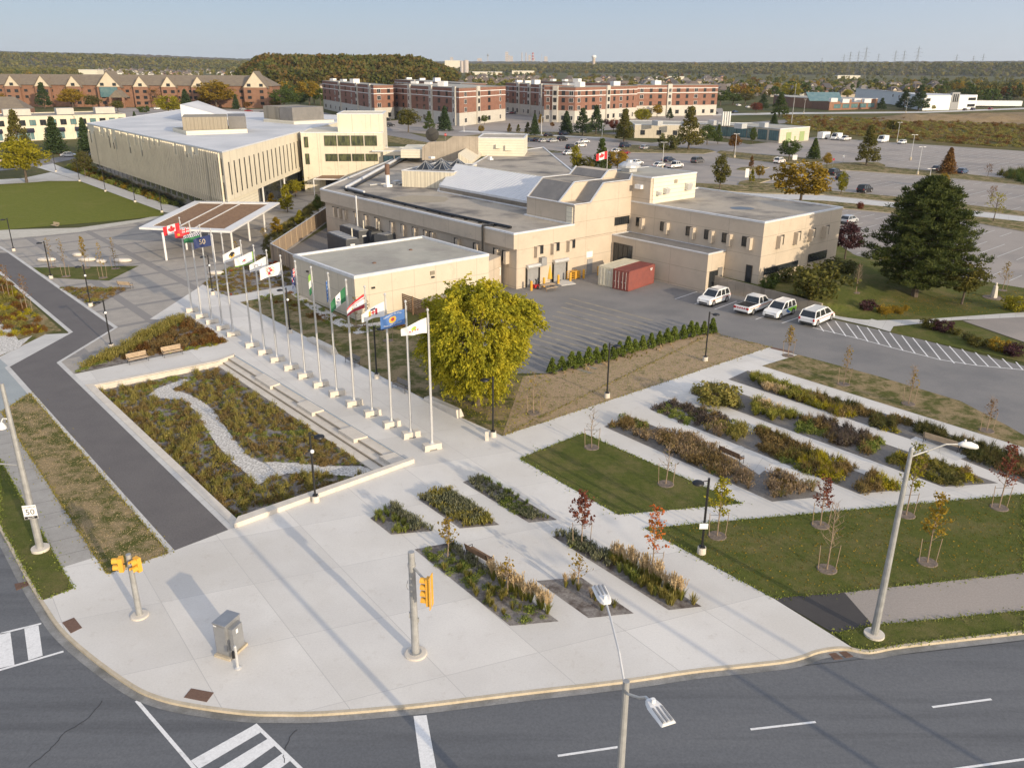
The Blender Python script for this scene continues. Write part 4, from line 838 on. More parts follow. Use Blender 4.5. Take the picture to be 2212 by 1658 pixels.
apt('brick apartment block with a shop entrance at its white corner', Y2(975, 305), Y2(552, 282), Y2(1275, 292), wl_=9, wr_=4, bays=((0, 0), (0, 3), (0, 6), (1, 1)))
apt('brick apartment block with pale stair bays behind the shop corner block', Y2(1525, 285), Y2(1275, 272), None, wl_=7, bays=((0, 4), (0, 2), (0, 0)), depth=20)
apt('brick apartment block with a dark entrance canopy facing the car park', Y2(1725, 300), Y2(1525, 296), Y2(2125, 290), wl_=4, wr_=9, bays=((0, 2), (1, 4)))
apt('brick apartment block rightmost of the five, with one tall white bay', Y3(125, 240), Y3(100, 236), Y3(562, 238), wl_=1, wr_=9, bays=((1, 3),))
apt('brick apartment block between the canopy block and the rightmost one', Y3(-30, 245), Y3(-40, 242), Y3(122, 244), wl_=None, wr_=3, depth=14)
apt('rear brick apartment block showing over the roofs of the shop corner block', Y2(985, 275), Y2(560, 250), None, wl_=10, bays=((0, 2), (0, 6)), depth=16)
apt('rear brick apartment block showing over the roof of the canopy block', Y3(-120, 228), Y2(1480, 262), Y3(60, 232), wl_=6, wr_=4, depth=16)
# ---------------- gabled lodge far left
Zl = lambda x, y: (x*.28, 115+y*.28)
la, lb = np.array(G(-60, 229.5)), np.array(G(592, 233)); dl_ = (lb-la)/np.linalg.norm(lb-la); nl_ = np.array([-dl_[1], dl_[0]]); Ll = np.linalg.norm(lb-la); og = (*lb, 0); rzl = math.atan2(dl_[1], dl_[0])
K['shingle'] = mat('brown_shingle', (.20, .165, .12), (.16, .13, .10), .5, fine=.3)
K['cream'] = mat('cream_stucco', (.62, .54, .40), (.56, .48, .36), .5)
lg = thing('gabled_lodge', 'long orange brick lodge with a brown roof and a row of cream gables', 'building', og)
def lq(s, t): return tuple(la+dl_*s+nl_*t)
MB().prism([lq(0, 0), lq(Ll, 0), lq(Ll, 20), lq(0, 20)], -.1, 13.2).build('brick_wall', K['brick2'], lg, og)
b = MB(); rid = [(*lq(-1, -1), 13.2), (*lq(Ll+1, -1), 13.2), (*lq(Ll+1, 21), 13.2), (*lq(-1, 21), 13.2), (*lq(4, 10), 19.5), (*lq(Ll-8, 10), 19.5)]; b.add(rid, [(0, 1, 5, 4), (1, 2, 5), (2, 3, 4, 5), (3, 0, 4), (3, 2, 1, 0)]); b.build('roof', K['shingle'], lg, og)
def s_at(px): q0 = onpl(tuple(la), tuple(lb), [px])[0]; return (np.array(q0[:2])-la)@dl_
for x0, w_, hh_ in ((115, 9.5, 6.5), (345, 9.5, 6.5), (585, 9.5, 6.5), (865, 15, 9), (1100, 9.5, 6.5), (1315, 9.5, 6.5), (1545, 9.5, 6.5), (1985, 15, 9.5)):
    s0 = s_at(Zl(x0, 300)); pj = 2.2 if w_ < 10 else 4.; zb = 12.4
    MB().prism([lq(s0-w_/2, -pj), lq(s0+w_/2, -pj), lq(s0+w_/2, 2), lq(s0-w_/2, 2)], -.1, zb).build('bay_wall', K['brick2'], lg, og)
    b = MB(); slab(b, [(*lq(s0-w_/2, -pj-.15), zb), (*lq(s0+w_/2, -pj-.15), zb), (*lq(s0, -pj-.15), zb+hh_)], (nl_[0]*.4, nl_[1]*.4, 0)); fixn(b.build('cream_gable', K['cream'], lg, og))
    b = MB(); e = .9
    for sg in (-1, 1): b.add([(*lq(s0+sg*(w_/2+e), -pj-.5), zb-.6), (*lq(s0, -pj-.5), zb+hh_+.35), (*lq(s0, 10), zb+hh_+.35), (*lq(s0+sg*(w_/2+e), 5), zb-.6), (*lq(s0+sg*(w_/2+e), -pj-.5), zb-.9), (*lq(s0, -pj-.5), zb+hh_+.05)], [(0, 1, 2, 3), (0, 4, 5, 1)])
    b.build('gable_roof', K['shingle'], lg, og)
    for zz in ((13.6, 9.6, 6, 2.6) if w_ < 10 else (13.8, 10, 6.4, 2.8)):
        for k in ((0,) if zz > 13 and w_ < 10 else (-1, 1)): win(lg, (*lq(s0+k*w_*.26, -pj-.2), zz), rzl, 2.2, 1.7, org=og, mull=1)
for k in range(24):
    s0 = Ll*(k+.5)/24
    for zz in (9.8, 6): win(lg, (*lq(s0, -.05), zz), rzl, 2., 1.5, org=og, mull=1)
s0 = s_at(Zl(880, 300)); MB().box((*lq(s0-1, -5), 9.2), (11, 1, 6), rzl).build('entrance_glazing', K['glassb'], lg, og)
b = MB(); slab(b, [(*lq(s0+2, -14), 6.2), (*lq(s0+12, -14), 6.2), (*lq(s0+7, -14), 10.6)], (nl_[0]*9, nl_[1]*9, 0)); fixn(b.build('porch_roof', K['shingle'], lg, og))
b = MB(); [b.box((*lq(s0+k, -13.5), 3.1), (1.3, 1.3, 6.2), rzl) for k in (3, 11)]; b.build('porch_piers', K['brick2'], lg, og)
# low gabled wing in front at the far left
og = (*G(10, 268), 0); q = W([(-40, 262), (0, 255), (75, 240)]); lw = thing('low_gabled_wing', 'low brown-roofed wing with small cream gables at the far left', 'building', og)
p = [tuple(np.array(og[:2])+np.array(v)) for v in ((-60, -8), (8, 6), (2, 24), (-66, 10))]; MB().prism(p, 0, 6).build('brick_wall', K['brick2'], lw, og)
b = MB(); m0, m1 = (np.array(p[0])+np.array(p[3]))/2, (np.array(p[1])+np.array(p[2]))/2; b.add([(*p[0], 6), (*p[1], 6), (*p[2], 6), (*p[3], 6), (*(m0+[5, 1]), 11.5), (*(m1-[6, 1]), 11.5)], [(0, 1, 5, 4), (1, 2, 5), (2, 3, 4, 5), (3, 0, 4)]); b.build('roof', K['shingle'], lw, og)
for k in (-6, -20, -34): c0 = np.array(og[:2])+np.array([k, -1+k*.2]); b = MB(); slab(b, [(c0[0]-4, c0[1], 6), (c0[0]+4, c0[1]+.8, 6), (c0[0], c0[1]+.4, 10.3)], (0, 3, 0)); fixn(b.build('cream_gable', K['cream'], lw, og))
# ---------------- cream two-storey shops
zt = 8.2; A_, E_ = np.array(G(-60, 256.3, z=zt)), np.array(G(271, 247.7, z=zt)); d = (E_-A_)/np.linalg.norm(E_-A_); n = np.array([-d[1], d[0]]); og = (*A_, 0); rz = math.atan2(d[1], d[0]); ln = np.linalg.norm(E_-A_)
sh = thing('shop_building', 'cream two-storey shop building with dark awnings across the street', 'building', og)
q = [tuple(A_), tuple(E_), tuple(E_+n*26), tuple(A_+n*26)]; MB().prism(q, -.1, zt).build('cream_wall', K['wall3'], sh, og)
b = MB(); parapet(b, q, zt, .4, .3, uv=False); b.build('parapet', K['wall3'], sh, og); MB().prism(inset(q, .02), zt-.05, zt+.05).build('roof', K['roof'], sh, og)
for k in range(15): q0 = A_+d*(ln*(k+.5)/15)-n*.03; win(sh, (*q0, 6.2), rz, 2.0, 1.9, org=og, mull=1, glass='glassb' if k % 2 else 'glass')
for k in range(5):
    q0 = A_+d*(ln*(k+.5)/5)-n*.04; win(sh, (*q0, 1.7), rz, ln/5*.62, 2.8, 'glassb', org=og, mull=4, frame='white')
    b = MB(); c0 = q0-n*.5; b.box((*c0, 3.6), (ln/5*.66, 1.4, .9), rz, 0, .5); b.build('awning', mat('navy_awning', (.025, .025, .05)) if k == 0 else bpy.data.materials['navy_awning'], sh, og)
for k, w_ in ((.3, 9), (.62, 6), (.9, 7)): q0 = A_+d*ln*k+n*13; MB().box((*q0, zt+1.2), (w_, 5, 2.2), rz).build('roof_unit', K['pale'], sh, og)
# ---------------- works depot
def block(nm, label, px, z, mtl, dep=20, roofm='roofw', cat='building'):
    P_ = [np.array(G(*p)) for p in px]; og = (*P_[len(px)//2], 0); r = thing(nm, label, cat, og); d = P_[-1]-P_[-2]; 
    back = [tuple(P_[-1]+np.array([-d[1], d[0]])/np.linalg.norm(d)*dep), tuple(P_[0]+np.array([0, dep]))]
    q = [tuple(p) for p in P_]+back; MB().prism(q, -.1, z).build('wall', mtl, r, og); b = MB(); parapet(b, q, z, .35, .25, uv=False); b.build('parapet', K['cap'], r, og); MB().prism(inset(q, .02), z-.04, z+.06).build('roof', K[roofm], r, og)
    return r, P_, og
r, P_, og = block('works_depot', 'pale block works depot with green garage doors beside the car park', [(1370, 298), (1475, 299), (1530, 296), (1610, 302), (1682, 309.5), (1746, 303.5)], 5.0, K['wall2'], 26, 'roof2')
a_, e_ = P_[4], P_[5]; d = (e_-a_)/np.linalg.norm(e_-a_); n = np.array([d[1], -d[0]]); rz = math.atan2(d[1], d[0])
K['gdoor'] = mat('sage_green_door', (.30, .38, .17)); ln = np.linalg.norm(e_-a_)
for f in (.3, .75): q0 = a_+d*ln*f+n*.05; MB().box((*q0, 1.9), (3.4, .1, 3.6), rz).build('garage_door', K['gdoor'], r, og)
q0 = a_+d*ln*.52+n*.05; MB().box((*q0, 1.1), (1., .1, 2.1), rz).build('side_door', K['gdoor'], r, og)
for i, (a_, e_, cn) in enumerate(((P_[0], P_[1], 3), (P_[2], P_[3], 4), (P_[3], P_[4], 3))):
    d = (e_-a_)/np.linalg.norm(e_-a_); n = np.array([d[1], -d[0]]); rz = math.atan2(d[1], d[0]); ln = np.linalg.norm(e_-a_)
    for k in range(cn): q0 = a_+d*ln*(k+.5)/cn+n*.03; win(r, (*q0, 2.1 if i == 0 else 2.6), rz, 1.7 if i == 0 else 4.6, 1.7 if i == 0 else 3.6, 'glass' if i == 0 else 'glassb', org=og, mull=1 if i == 0 else 3)
for k in range(4): q0 = G(1560+k*5, 266, z=6); MB().cone(q0, .45, .45, 5, 10.3, 10).build('steel_flue', K['alum'], r, og)
for px, s_ in (((1420, 266), 3), ((1480, 268), 2.4), ((1600, 272), 3.4), ((1650, 270), 2.6), ((1540, 265), 3.)): q0 = G(*px, z=6); MB().box((*q0, 6.), (s_, s_, 1.8), TH).build('roof_unit', K['alum'], r, og)
r, P_, og = block('brick_office', 'low brick office with a sloping blue skylight beyond the field', [(1705, 231), (1752, 234), (1790, 238.5), (1893, 235)], 6.6, K['brick2'], 40, 'roof2')
b = MB(); q0 = G(1780, 214, z=8); b.box((q0[0], q0[1], 9.4), (21, 10, .4), 0, 0, .5); b.build('sloping_skylight', K['glassb'], r, og)
a_, e_ = P_[2], P_[3]; d = (e_-a_)/np.linalg.norm(e_-a_); n = np.array([d[1], -d[0]]); rz = math.atan2(d[1], d[0]); ln = np.linalg.norm(e_-a_)
for k in range(5): q0 = a_+d*ln*(k+.9)/5.6+n*.03; win(r, (*q0, 2.4), rz, ln/7.4, 2.6, 'glassb', org=og, mull=3)
for px in ((1800, 216), (1825, 218), (1850, 217), (1872, 218)): q0 = G(*px, z=8); MB().box((*q0, 8), (4, 4, 2.2)).build('roof_unit', K['white'], r, og)
r, P_, og = block('white_office', 'white two-storey office with strip windows beyond the field', [(1908, 222), (1992, 239), (2040, 238), (2106, 236)], 9.2, K['signw'], 60, 'roofw')
a_, e_ = P_[1], P_[3]; d = (e_-a_)/np.linalg.norm(e_-a_); n = np.array([d[1], -d[0]]); rz = math.atan2(d[1], d[0]); ln = np.linalg.norm(e_-a_)
for f, w_ in ((.24, .4), (.8, .34)):
    for zz in (6.8, 2.6): q0 = a_+d*ln*f+n*.3; win(r, (*q0, zz), rz, ln*w_, 1.7, org=og, mull=9)
q0 = a_+d*ln*.55+n*.6; MB().box((*q0, 5.6), (8, 1.4, 11.4), rz).build('entrance_bay', K['grey'], r, og)
for k in (-2, 0, 2): MB().box((*(q0+d*k+n*.8), 7.6), (1., .2, 5), rz).build('bay_window', K['glass'], r, og)
for k in range(6): q0 = lerp(P_[0], P_[1], (k+.5)/6); win(r, (q0[0]-.1, q0[1], 6.5), math.atan2(P_[1][1]-P_[0][1], P_[1][0]-P_[0][0]), 2.4, 1.8, org=og, mull=1)
# ================================================================ poles, flags, lamps, street furniture, vehicles
def textmesh(s, size=1., align='CENTER'):
    cu = bpy.data.curves.new('lettering', 'FONT'); cu.body = s; cu.size = size; cu.align_x = align; cu.align_y = 'CENTER'; cu.resolution_u = 2
    o = bpy.data.objects.new('lettering', cu); col.objects.link(o); bpy.context.view_layer.update()
    me = o.to_mesh(); me.calc_loop_triangles(); vs = [tuple(v.co) for v in me.vertices]; fs = [tuple(t.vertices) for t in me.loop_triangles]; o.to_mesh_clear()
    bpy.data.objects.remove(o); return vs, fs
FC = {k: mat('flag_'+k, c, rough=.7) for k, c in dict(white=(.78, .77, .76), red=(.62, .03, .04), navy=(.02, .035, .12), blue=(.07, .17, .42), green=(.03, .17, .07), lime=(.25, .45, .08), gold=(.62, .38, .05), black=(.03, .03, .035), maroon=(.38, .03, .05), sand=(.55, .45, .3)).items()}
FK = list(FC)
poles_px = [(330, 720), (395, 760), (465, 797), (537, 838), (608, 880), (735, 955), (820, 1003), (905, 1053), (997, 1107), (1093, 1163), (1197, 1222), (1307, 1283), (1423, 1350), (1545, 1417), (1675, 1492), (1806, 1563), (1947, 1645)]
poles_px = [(309.7+x*.3203, 442.4+y*.3203) for x, y in poles_px]
def inpoly(u, v, pts):
    c = False
    for i in range(len(pts)):
        (x1, y1), (x2, y2) = pts[i], pts[i-1]
        if (y1 > v) != (y2 > v) and u < (x2-x1)*(v-y1)/(y2-y1)+x1: c = not c
    return c
leaf_half = [(0, 0), (.09, .15), (.18, .10), (.15, .36), (.27, .24), (.30, .31), (.45, .29), (.40, .42), (.47, .47), (.24, .66), (.27, .74), (.04, .71), (.04, .95), (0, .95)]
leaf = [(x, y) for x, y in leaf_half]+[(-x, y) for x, y in leaf_half[::-1]]
def jack(u, v):  # union flag in unit square
    du, dv = u-.5, v-.5
    if abs(du) < .09 or abs(dv) < .12: return 'red'
    if abs(du) < .16 or abs(dv) < .2: return 'white'
    return 'red' if abs(abs(du)-abs(dv)) < .06 else 'white' if abs(abs(du)-abs(dv)) < .14 else 'navy'
def d_canada(u, v): return 'red' if u < .25 or u > .75 else ('red' if inpoly((u-.5)*2., (v-.06)/.9, leaf) else 'white')
def d_ensign(u, v): return jack(u*2, v*2) if u < .5 and v < .5 else ('gold' if math.hypot((u-.74)*1.6, v-.55) < .17 else 'red')
def d_chev(u, v): return ('white' if ((u*9+abs(v-.25)*4) % 1) < .45 else 'navy') if v < .42 else ('lime' if u < .2 and v > .6 else 'green')
def d_fifty(u, v): return 'navy'
def d_sun(u, v):
    r = math.hypot((u-.5)*1.7, v-.5); a = math.atan2(v-.5, u-.5); return 'black' if r < .13 or (r < .3 and v < .48) else 'gold' if r < .27+.05*math.cos(9*a) else 'white'
def d_horn(u, v):
    r = math.hypot((u-.5)*1.7, v-.5); return 'lime' if v > .9 or u < .05 else ('green' if .14 < r < .2 and v > .42 else 'maroon' if r < .1 else 'white')
def d_swirl(u, v):
    for cx in (.4, .6):
        r = math.hypot((u-cx)*1.7, v-.5)
        if .15 < r < .2 and ((v > .42) if cx < .5 else (v < .6)): return 'navy'
    return 'white'
def d_arms(u, v):
    a, c_ = (u-.5)*1.7, v-.5
    if abs(a) < .2 and -.15 < c_ < .3: return ('red' if (a > 0) == (c_ > .05) else 'white') if abs(a) > .03 else 'navy'
    return 'maroon' if -.3 < c_ < -.16 and abs(a) < .1 else 'gold' if math.hypot(a, c_) < .38 and (int(a*14)+int(c_*14)) % 3 == 0 else 'white'
def d_aus(u, v): return jack(u*2, v*2) if u < .5 and v < .5 else ('red' if math.hypot((u-.75)*1.7, v-.55) < .12 else 'white' if (int(u*11)*7+int(v*9)*5) % 13 == 0 else 'navy')
def d_gwg(u, v): return 'green' if u < .33 or u > .66 else ('navy' if .08 < math.hypot((u-.5)*1.7, v-.5) < .16 else 'white')
def d_gwg2(u, v): return 'lime' if v < .33 else 'green' if v > .66 else ('gold' if math.hypot((u-.5)*1.7, v-.5) < .14 else 'white')
def d_blue(u, v): return 'white' if ((u > .2) and (u < .35) and (int(v*16) % 3 == 0)) else 'blue'
def d_red3(u, v): return 'red' if v < .2 else 'maroon' if v > .72 else ('maroon' if abs(v-.3) < .03 else 'gold' if math.hypot((u-.7)*1.7, v-.6) < .09 else 'navy' if math.hypot((u-.45)*1.7, v-.5) < .06 else 'white')
def d_crest(u, v):
    a, c_ = (u-.5)*1.7, v-.5
    if abs(a) < .13 and abs(c_) < .2: return 'red' if abs(a) < .04 or abs(c_) < .05 else 'white'
    if .17 < abs(a) < .33 and abs(c_) < .26: return 'gold' if a > 0 else 'maroon'
    return 'navy' if abs(a) < .2 and -.36 < c_ < -.22 else 'white'
def d_well(u, v):
    a, c_ = (u-.5)*1.7, v-.48; r = math.hypot(a, c_); return 'maroon' if r < .12 else 'gold' if r < .25 and (c_ > -.2) else 'blue'
def d_niag(u, v):
    a, c_ = (u-.5)*1.7, v-.45; r = math.hypot(a, c_); return 'lime' if r < .12 else 'gold' if r < .17 else 'maroon' if .14 < c_ < .24 and abs(a) < .3 and int(a*20) % 3 else 'black' if .3 < c_ < .34 and abs(a) < .3 and int(a*24) % 2 else 'white'
#      design, fly length, droop, narrowing, wave, heading(deg), label
flags = [(d_canada, 1.85, .45, .15, .06, 183, 'red and white maple leaf flag streaming from the farthest pole'), (d_ensign, 1.6, .5, .35, .07, 185, 'red ensign with a union canton beside the maple leaf flag'),
         (d_chev, 1.75, .6, .3, .06, 185, 'green flag with a band of navy and white chevrons'), (d_fifty, 1.75, .45, .1, .07, 188, 'dark navy flag with a pale numeral 50'), None,
         (d_sun, 1.75, .8, .3, .07, 184, 'white flag with a black and gold sunflower badge'), (d_horn, 1.8, .75, .3, .06, 186, 'white flag with a green edge and small horn badge'),
         (d_swirl, 1.6, .85, .4, .06, 184, 'white flag with two thin navy swirls'), (d_arms, 1.85, .65, .15, .08, 186, 'white flag with a red and navy coat of arms'),
         (d_aus, .32, 1.25, 0, .04, 200, 'navy flag with a union canton hanging limp'), (d_gwg2, .2, .6, 0, .05, 200, 'green and white flag hanging limp by the annex wall'), (d_blue, .14, .7, 0, .04, 190, 'mid blue flag hanging limp on its pole'),
         (d_gwg, 1.25, 1.35, .25, .06, 184, 'green white green flag blowing steeply down'), (d_red3, 1.4, 1.2, .5, .07, 184, 'flag with red, white and maroon waves'),
         (d_crest, 1.75, .95, .45, .08, 184, 'white flag with a shield between two supporters'), (d_well, 1.8, .6, .15, .07, 184, 'mid blue flag with yellow crest and arched white lettering'), (d_niag, 1.85, .9, .55, .08, 184, 'white flag with a green and maroon emblem on the nearest pole')]
PHGT = 10.75
def cloth_fn(L, D, k, wv, hd, HH, ph):
    a = math.radians(hd); dx, dy = math.cos(a), math.sin(a)
    def f(u, v, o=0.):
        s = wv*math.sin(u*8+v*1.6+ph)*u**.6+wv*.5*math.sin(u*17+v*3+ph)*u
        return (dx*(L*u)+(-dy)*(s+o), dy*(L*u)+dx*(s+o), -HH*(v*(1-k*u)+.0)-D*u**1.15+.05*math.sin(u*6+ph)*u)
    return f
order = ['first', 'second', 'third', 'fourth', 'fifth', 'sixth', 'seventh', 'eighth', 'ninth', 'tenth', 'eleventh', 'twelfth', 'thirteenth', 'fourteenth', 'fifteenth', 'sixteenth']
fp0 = None
for i, px in enumerate(poles_px):
    g = G(*px); lab = ('aluminium flagpole nearest the road, carrying a white flag with an emblem' if i == 16 else 'aluminium flagpole farthest from the road, carrying the maple leaf flag' if i == 0 else 'bare aluminium flagpole without a flag, fifth from the far end' if i == 4 else 'aluminium flagpole, %s from the far end of the row' % order[i])
    if fp0 is None:
        fp0 = thing('flagpole', lab, 'flagpole', (*g, 0), 0, 'flagpoles along the walkway')
        MB().tube([(0, 0, .45), (0, 0, 3), (0, 0, PHGT)], [.095, .088, .05], 10).build('pole', K['alum'], fp0)
        MB().lathe((0, 0, .44), [(.22, 0), (.22, .05), (.13, .12), (.1, .3)], 12).build('flange', K['alum'], fp0)
        MB().lathe((0, 0, PHGT), [(.03, 0), (.1, .06), (.1, .14), (.02, .22)], 10).build('finial', K['alum'], fp0)
        b = MB(); b.box((0, 0, .29), (1.35, .62, .4), math.radians(28)); [b.box((s*.5*math.cos(math.radians(28)), s*.5*math.sin(math.radians(28)), .045), (.42, .6, .09), math.radians(28)) for s in (-1, 1)]; b.build('concrete_base', K['cblock'], fp0)
        MB().tube([(.1, 0, 1.2), (.075, -.0, PHGT-.2)], .012, 4).build('halyard', K['white'], fp0)
    else: dup(fp0, (*g, 0), 0, lab)
    if flags[i]:
        ds, L, D, k, wv, hd, fl = flags[i]; limp = L < .5; HH = 1.15 if not limp else (1.5 if L > .3 else 1.75)
        t0 = np.array([g[0]-.09, g[1]-.02, PHGT-.45]); f = cloth_fn(L, D if not limp else D*.3, k, wv, hd, HH, i*1.3)
        nu, nv = (72, 36) if not limp else (16, 40); b = MB(); mi = []
        for a_ in range(nu+1):
            for c_ in range(nv+1): b.v.append(tuple(t0+np.array(f(a_/nu, c_/nv))))
        for a_ in range(nu):
            for c_ in range(nv):
                o = a_*(nv+1)+c_; b.f.append((o, o+1, o+nv+2, o+nv+1)); b.m.append(FK.index(ds((a_+.5)/nu, (c_+.5)/nv)))
        o = b.build('flag', [FC[q] for q in FK], None, tuple(t0), smooth=True); o.location = tuple(t0); tag(o, fl, 'flag', 'flags flying along the walkway')
        def put(txt, size, uc, vc, cname, arc=0., fl_=1):
            vs, fs = textmesh(txt, size)
            for sd_ in (.02, -.02):
                m = MB(); vv = []
                for x, y, _ in vs: u_ = uc+fl_*x/2.0; v_ = vc-y/1.15+arc*x*x; vv.append(tuple(np.array(f(min(max(u_, .01), .99), min(max(v_, .01), .99), sd_))))
                m.add(vv, fs); m.build('flag_lettering', FC[cname], o)
        if ds is d_fifty: put("50", .8, .5, .5, 'sand', 0, -1)
        if ds is d_well: put('CITY OF WELLAND', .17, .5, .12, 'white', .12); put('VILLE DE WELLAND', .17, .5, .84, 'white', -.12)
# flags further off on the east side
for px, top, l1, l2 in (((1300, 385), 322, 'thin flagpole with a red and white flag beside the yellow trees', 'red and white flag over the yellow trees by the car park'),):
    g = G(*Y2(1925, 860)); zt = Hh(Y2(1925, 860), Y2(1925, 700)[1]); t = thing('flagpole', l1, 'flagpole', (*g, 0)); MB().tube([(0, 0, 0), (0, 0, zt)], [.09, .05], 8).build('pole', K['alum'], t); MB().lathe((0, 0, zt), [(.03, 0), (.1, .08), (.02, .18)], 8).build('finial', K['alum'], t)
    b = MB(); f = cloth_fn(2.9, .8, .1, .1, 185, 2.0, 1.); t0 = np.array([g[0]-.1, g[1], zt-.3])
    for a_ in range(25):
        for c_ in range(11): b.v.append(tuple(t0+np.array(f(a_/24, c_/10))))
    for a_ in range(24):
        for c_ in range(10): o = a_*11+c_; b.f.append((o, o+1, o+12, o+11)); b.m.append(FK.index(d_canada((a_+.5)/24, (c_+.5)/10)))
    o = b.build('flag', [FC[q] for q in FK], None, tuple(t0), smooth=True); o.location = tuple(t0); tag(o, l2, 'flag')
# ---------------- black path lamps
lamp0 = {}
def lamp(px, side, lab, extra=None):
    g = G(*px); key = (side, extra)
    if key not in lamp0:
        t = thing('path_lamp', lab, 'lamp post', (*g, ground_z(*g)), 0, 'black path lamp posts')
        MB().cone((0, 0), .27, .25, -.1, .42, 16).build('concrete_foot', K['cblock'], t)
        b = MB(); b.tube([(0, 0, .42), (0, 0, 5.0)], .072, 8); b.box((0, 0, .46), (.32, .32, .07)); b.tube([(0, 0, 4.85), (side*.4, -.05, 4.8)], .03, 6); b.build('pole', K['black'], t)
        MB().lathe((side*.62, -.08, 4.72), [(.05, .16), (.2, .12), (.33, .06), (.35, 0), (.34, -.03), (0, -.035)], 20).build('lamp_head', K['black'], t)
        if extra == 'sphere':
            b = MB(); b.lathe((.12, -.2, 3.75), [(0, -.14), (.1, -.1), (.14, 0), (.1, .1), (0, .14)], 12); b.build('camera_dome', K['signw'], t); MB().box((0, -.08, 3.75), (.3, .12, .12)).build('bracket', K['black'], t)
        if extra == 'sign': MB().box((-.05, -.1, 1.9), (.5, .03, .36)).build('notice', K['signw'], t)
        lamp0[key] = t
    else: dup(lamp0[key], (*g, ground_z(*g)), 0, lab)
lamp((682, 1082), 1, 'black lamp post standing against the low wall of the rain garden', 'sphere')
lamp((1515, 1194), -1, 'black lamp post with a white notice on the front lawn edge', 'sign')
lamp((1065, 942), -1, 'black lamp post at the corner where the two walks meet'); lamp((1311, 858), 1, 'black lamp post on the bare lawn in the middle of the cedar row'); lamp((1523, 779), 1, 'black lamp post on the bare lawn at the right end of the cedar row')
lamp((814, 816), 1, 'black lamp post on the walkway between two grey benches'); lamp((627, 719), -1, 'black lamp post on the walkway above the wedge bench', 'sphere'); lamp((459.6, 636), -1, 'black lamp post at the corner of the red-leaved bed', 'sphere')
lamp((241, 751), -1, 'black lamp post at the corner of the triangular bed', 'sphere'); lamp((196, 661), -1, 'black lamp post below the small brown bed beside the dark path', 'sphere'); lamp((110.6, 601), -1, 'black lamp post beside the white pebble seats'); lamp((30, 542), -1, 'black lamp post at the far end of the dark path')
for p, l in (((172, 392), 'far lamp post at the top corner of the great lawn'), ((228, 414), 'lamp post beside the lawn walk, second from the great lawn corner'), ((292, 437), 'lamp post beside the lawn walk, third from the great lawn corner'), ((350, 459), 'lamp post beside the lawn walk next to the canopy'), ((121, 371), 'thin lamp post by the pale slabs near the street')): lamp(p, -1, l)
# ---------------- steel street lights
def cobra(b, p0, p1, w=.34, m=0, ribs=True):
    p0, p1 = np.array(p0), np.array(p1); d = (p1-p0)/np.linalg.norm(p1-p0); s = np.array([-d[1], d[0], 0]); s /= np.linalg.norm(s); L_ = np.linalg.norm(p1-p0)
    n_ = np.cross(d, s); prof = [(0, .5, .05), (.12, .8, .08), (.3, 1, .09), (.95, 1, .05), (1, .95, .03)]; vs = []
    for t_, ww, hh in prof:
        c = p0+d*L_*t_
        for a_, h_ in ((-1, 0), (1, 0), (.7, 1), (-.7, 1)): vs.append(tuple(c+s*a_*w/2*ww-n_*(-h_)*hh))
    fs = [(0, 1, 2, 3), (16, 19, 18, 17)]
    for i in range(4):
        for k in range(4): fs.append((i*4+k, (i+1)*4+k, (i+1)*4+(k+1) % 4, i*4+(k+1) % 4))
    b.add(vs, fs, m)
g = G(1888, 1371); t = thing('street_light', 'tall galvanised street light at the kerb on the right', 'street light', (*g, 0), 0)
MB().cone((0, 0), .5, .5, -.1, .12, 24).build('concrete_foot', K['cblock'], t)
MB().tube([(0, 0, .1), (0, 0, 5), (0, 0, 10.5)], [.19, .15, .1], 12).build('pole', K['galv'], t)
MB().tube([(0, 0, 10.1), (.8, .1, 10.38), (1.6, .1, 10.72), (2.2, .1, 10.72)], [.05, .045, .04, .04], 8).build('arm', K['galv'], t)
b = MB(); b.tube([(2.15, .1, 10.72), (2.35, .08, 10.74), (2.7, .05, 10.7), (3.0, .03, 10.62), (3.1, .02, 10.58)], [.05, .14, .17, .12, .03], 10); b.cone((2.45, .08), .05, .05, 10.85, 10.97, 8); o = b.build('lamp_head', K['white'], t, smooth=True)
MB().lathe((0, 0, 10.5), [(.1, 0), (.1, .02), (.06, .1)], 10).build('cap', K['galv'], t)
g = G(88, 1187); t = thing('street_light', 'leaning-looking galvanised street light with the speed limit sign', 'street light', (*g, 0), 0)
MB().cone((0, 0), .5, .5, -.1, .18, 24).build('concrete_foot', K['cblock'], t)
MB().tube([(0, 0, .1), (0, 0, 5), (0, 0, 10.6)], [.21, .17, .11], 12).build('pole', K['galv'], t)
MB().tube([(0, 0, 5.6), (-2.6, .1, 5.75)], .05, 8).build('arm', K['galv'], t)
b = MB(); b.tube([(0, 0, 8.3), (-.2, 0, 8.5), (-.4, 0, 8.5), (-.5, -.02, 8.3)], .03, 6); b.lathe((-.52, -.02, 7.9), [(.22, 0), (.22, .08), (.14, .25), (.06, .38)], 12); b.build('camera_dome', K['signw'], t)
sg = thing('speed_sign', 'white speed limit sign reading maximum 50 on the left street light', 'road sign', (g[0], g[1], 2.25), math.radians(14))
MB().box((0, -.25, .45), (.72, .02, .9)).build('plate', K['signw'], sg)
def textpart(s, size, loc, m, parent, rx=PI/2, nm='lettering'):
    vs, fs = textmesh(s, size); o = MB().add(vs, fs).build(nm, m, parent); o.location = loc; o.rotation_euler = (rx, 0, 0); return o
textpart('MAXIMUM', .145, (0, -.265, .77), K['black'], sg); textpart('50', .5, (0, -.265, .45), K['black'], sg); MB().box((0, -.262, .1), (.68, .01, .17)).build('black_panel', K['black'], sg); textpart('km/h', .17, (0, -.272, .1), K['signw'], sg)
MB().box((0, -.22, .45), (.1, .06, .6)).build('clamp', K['galv'], sg)
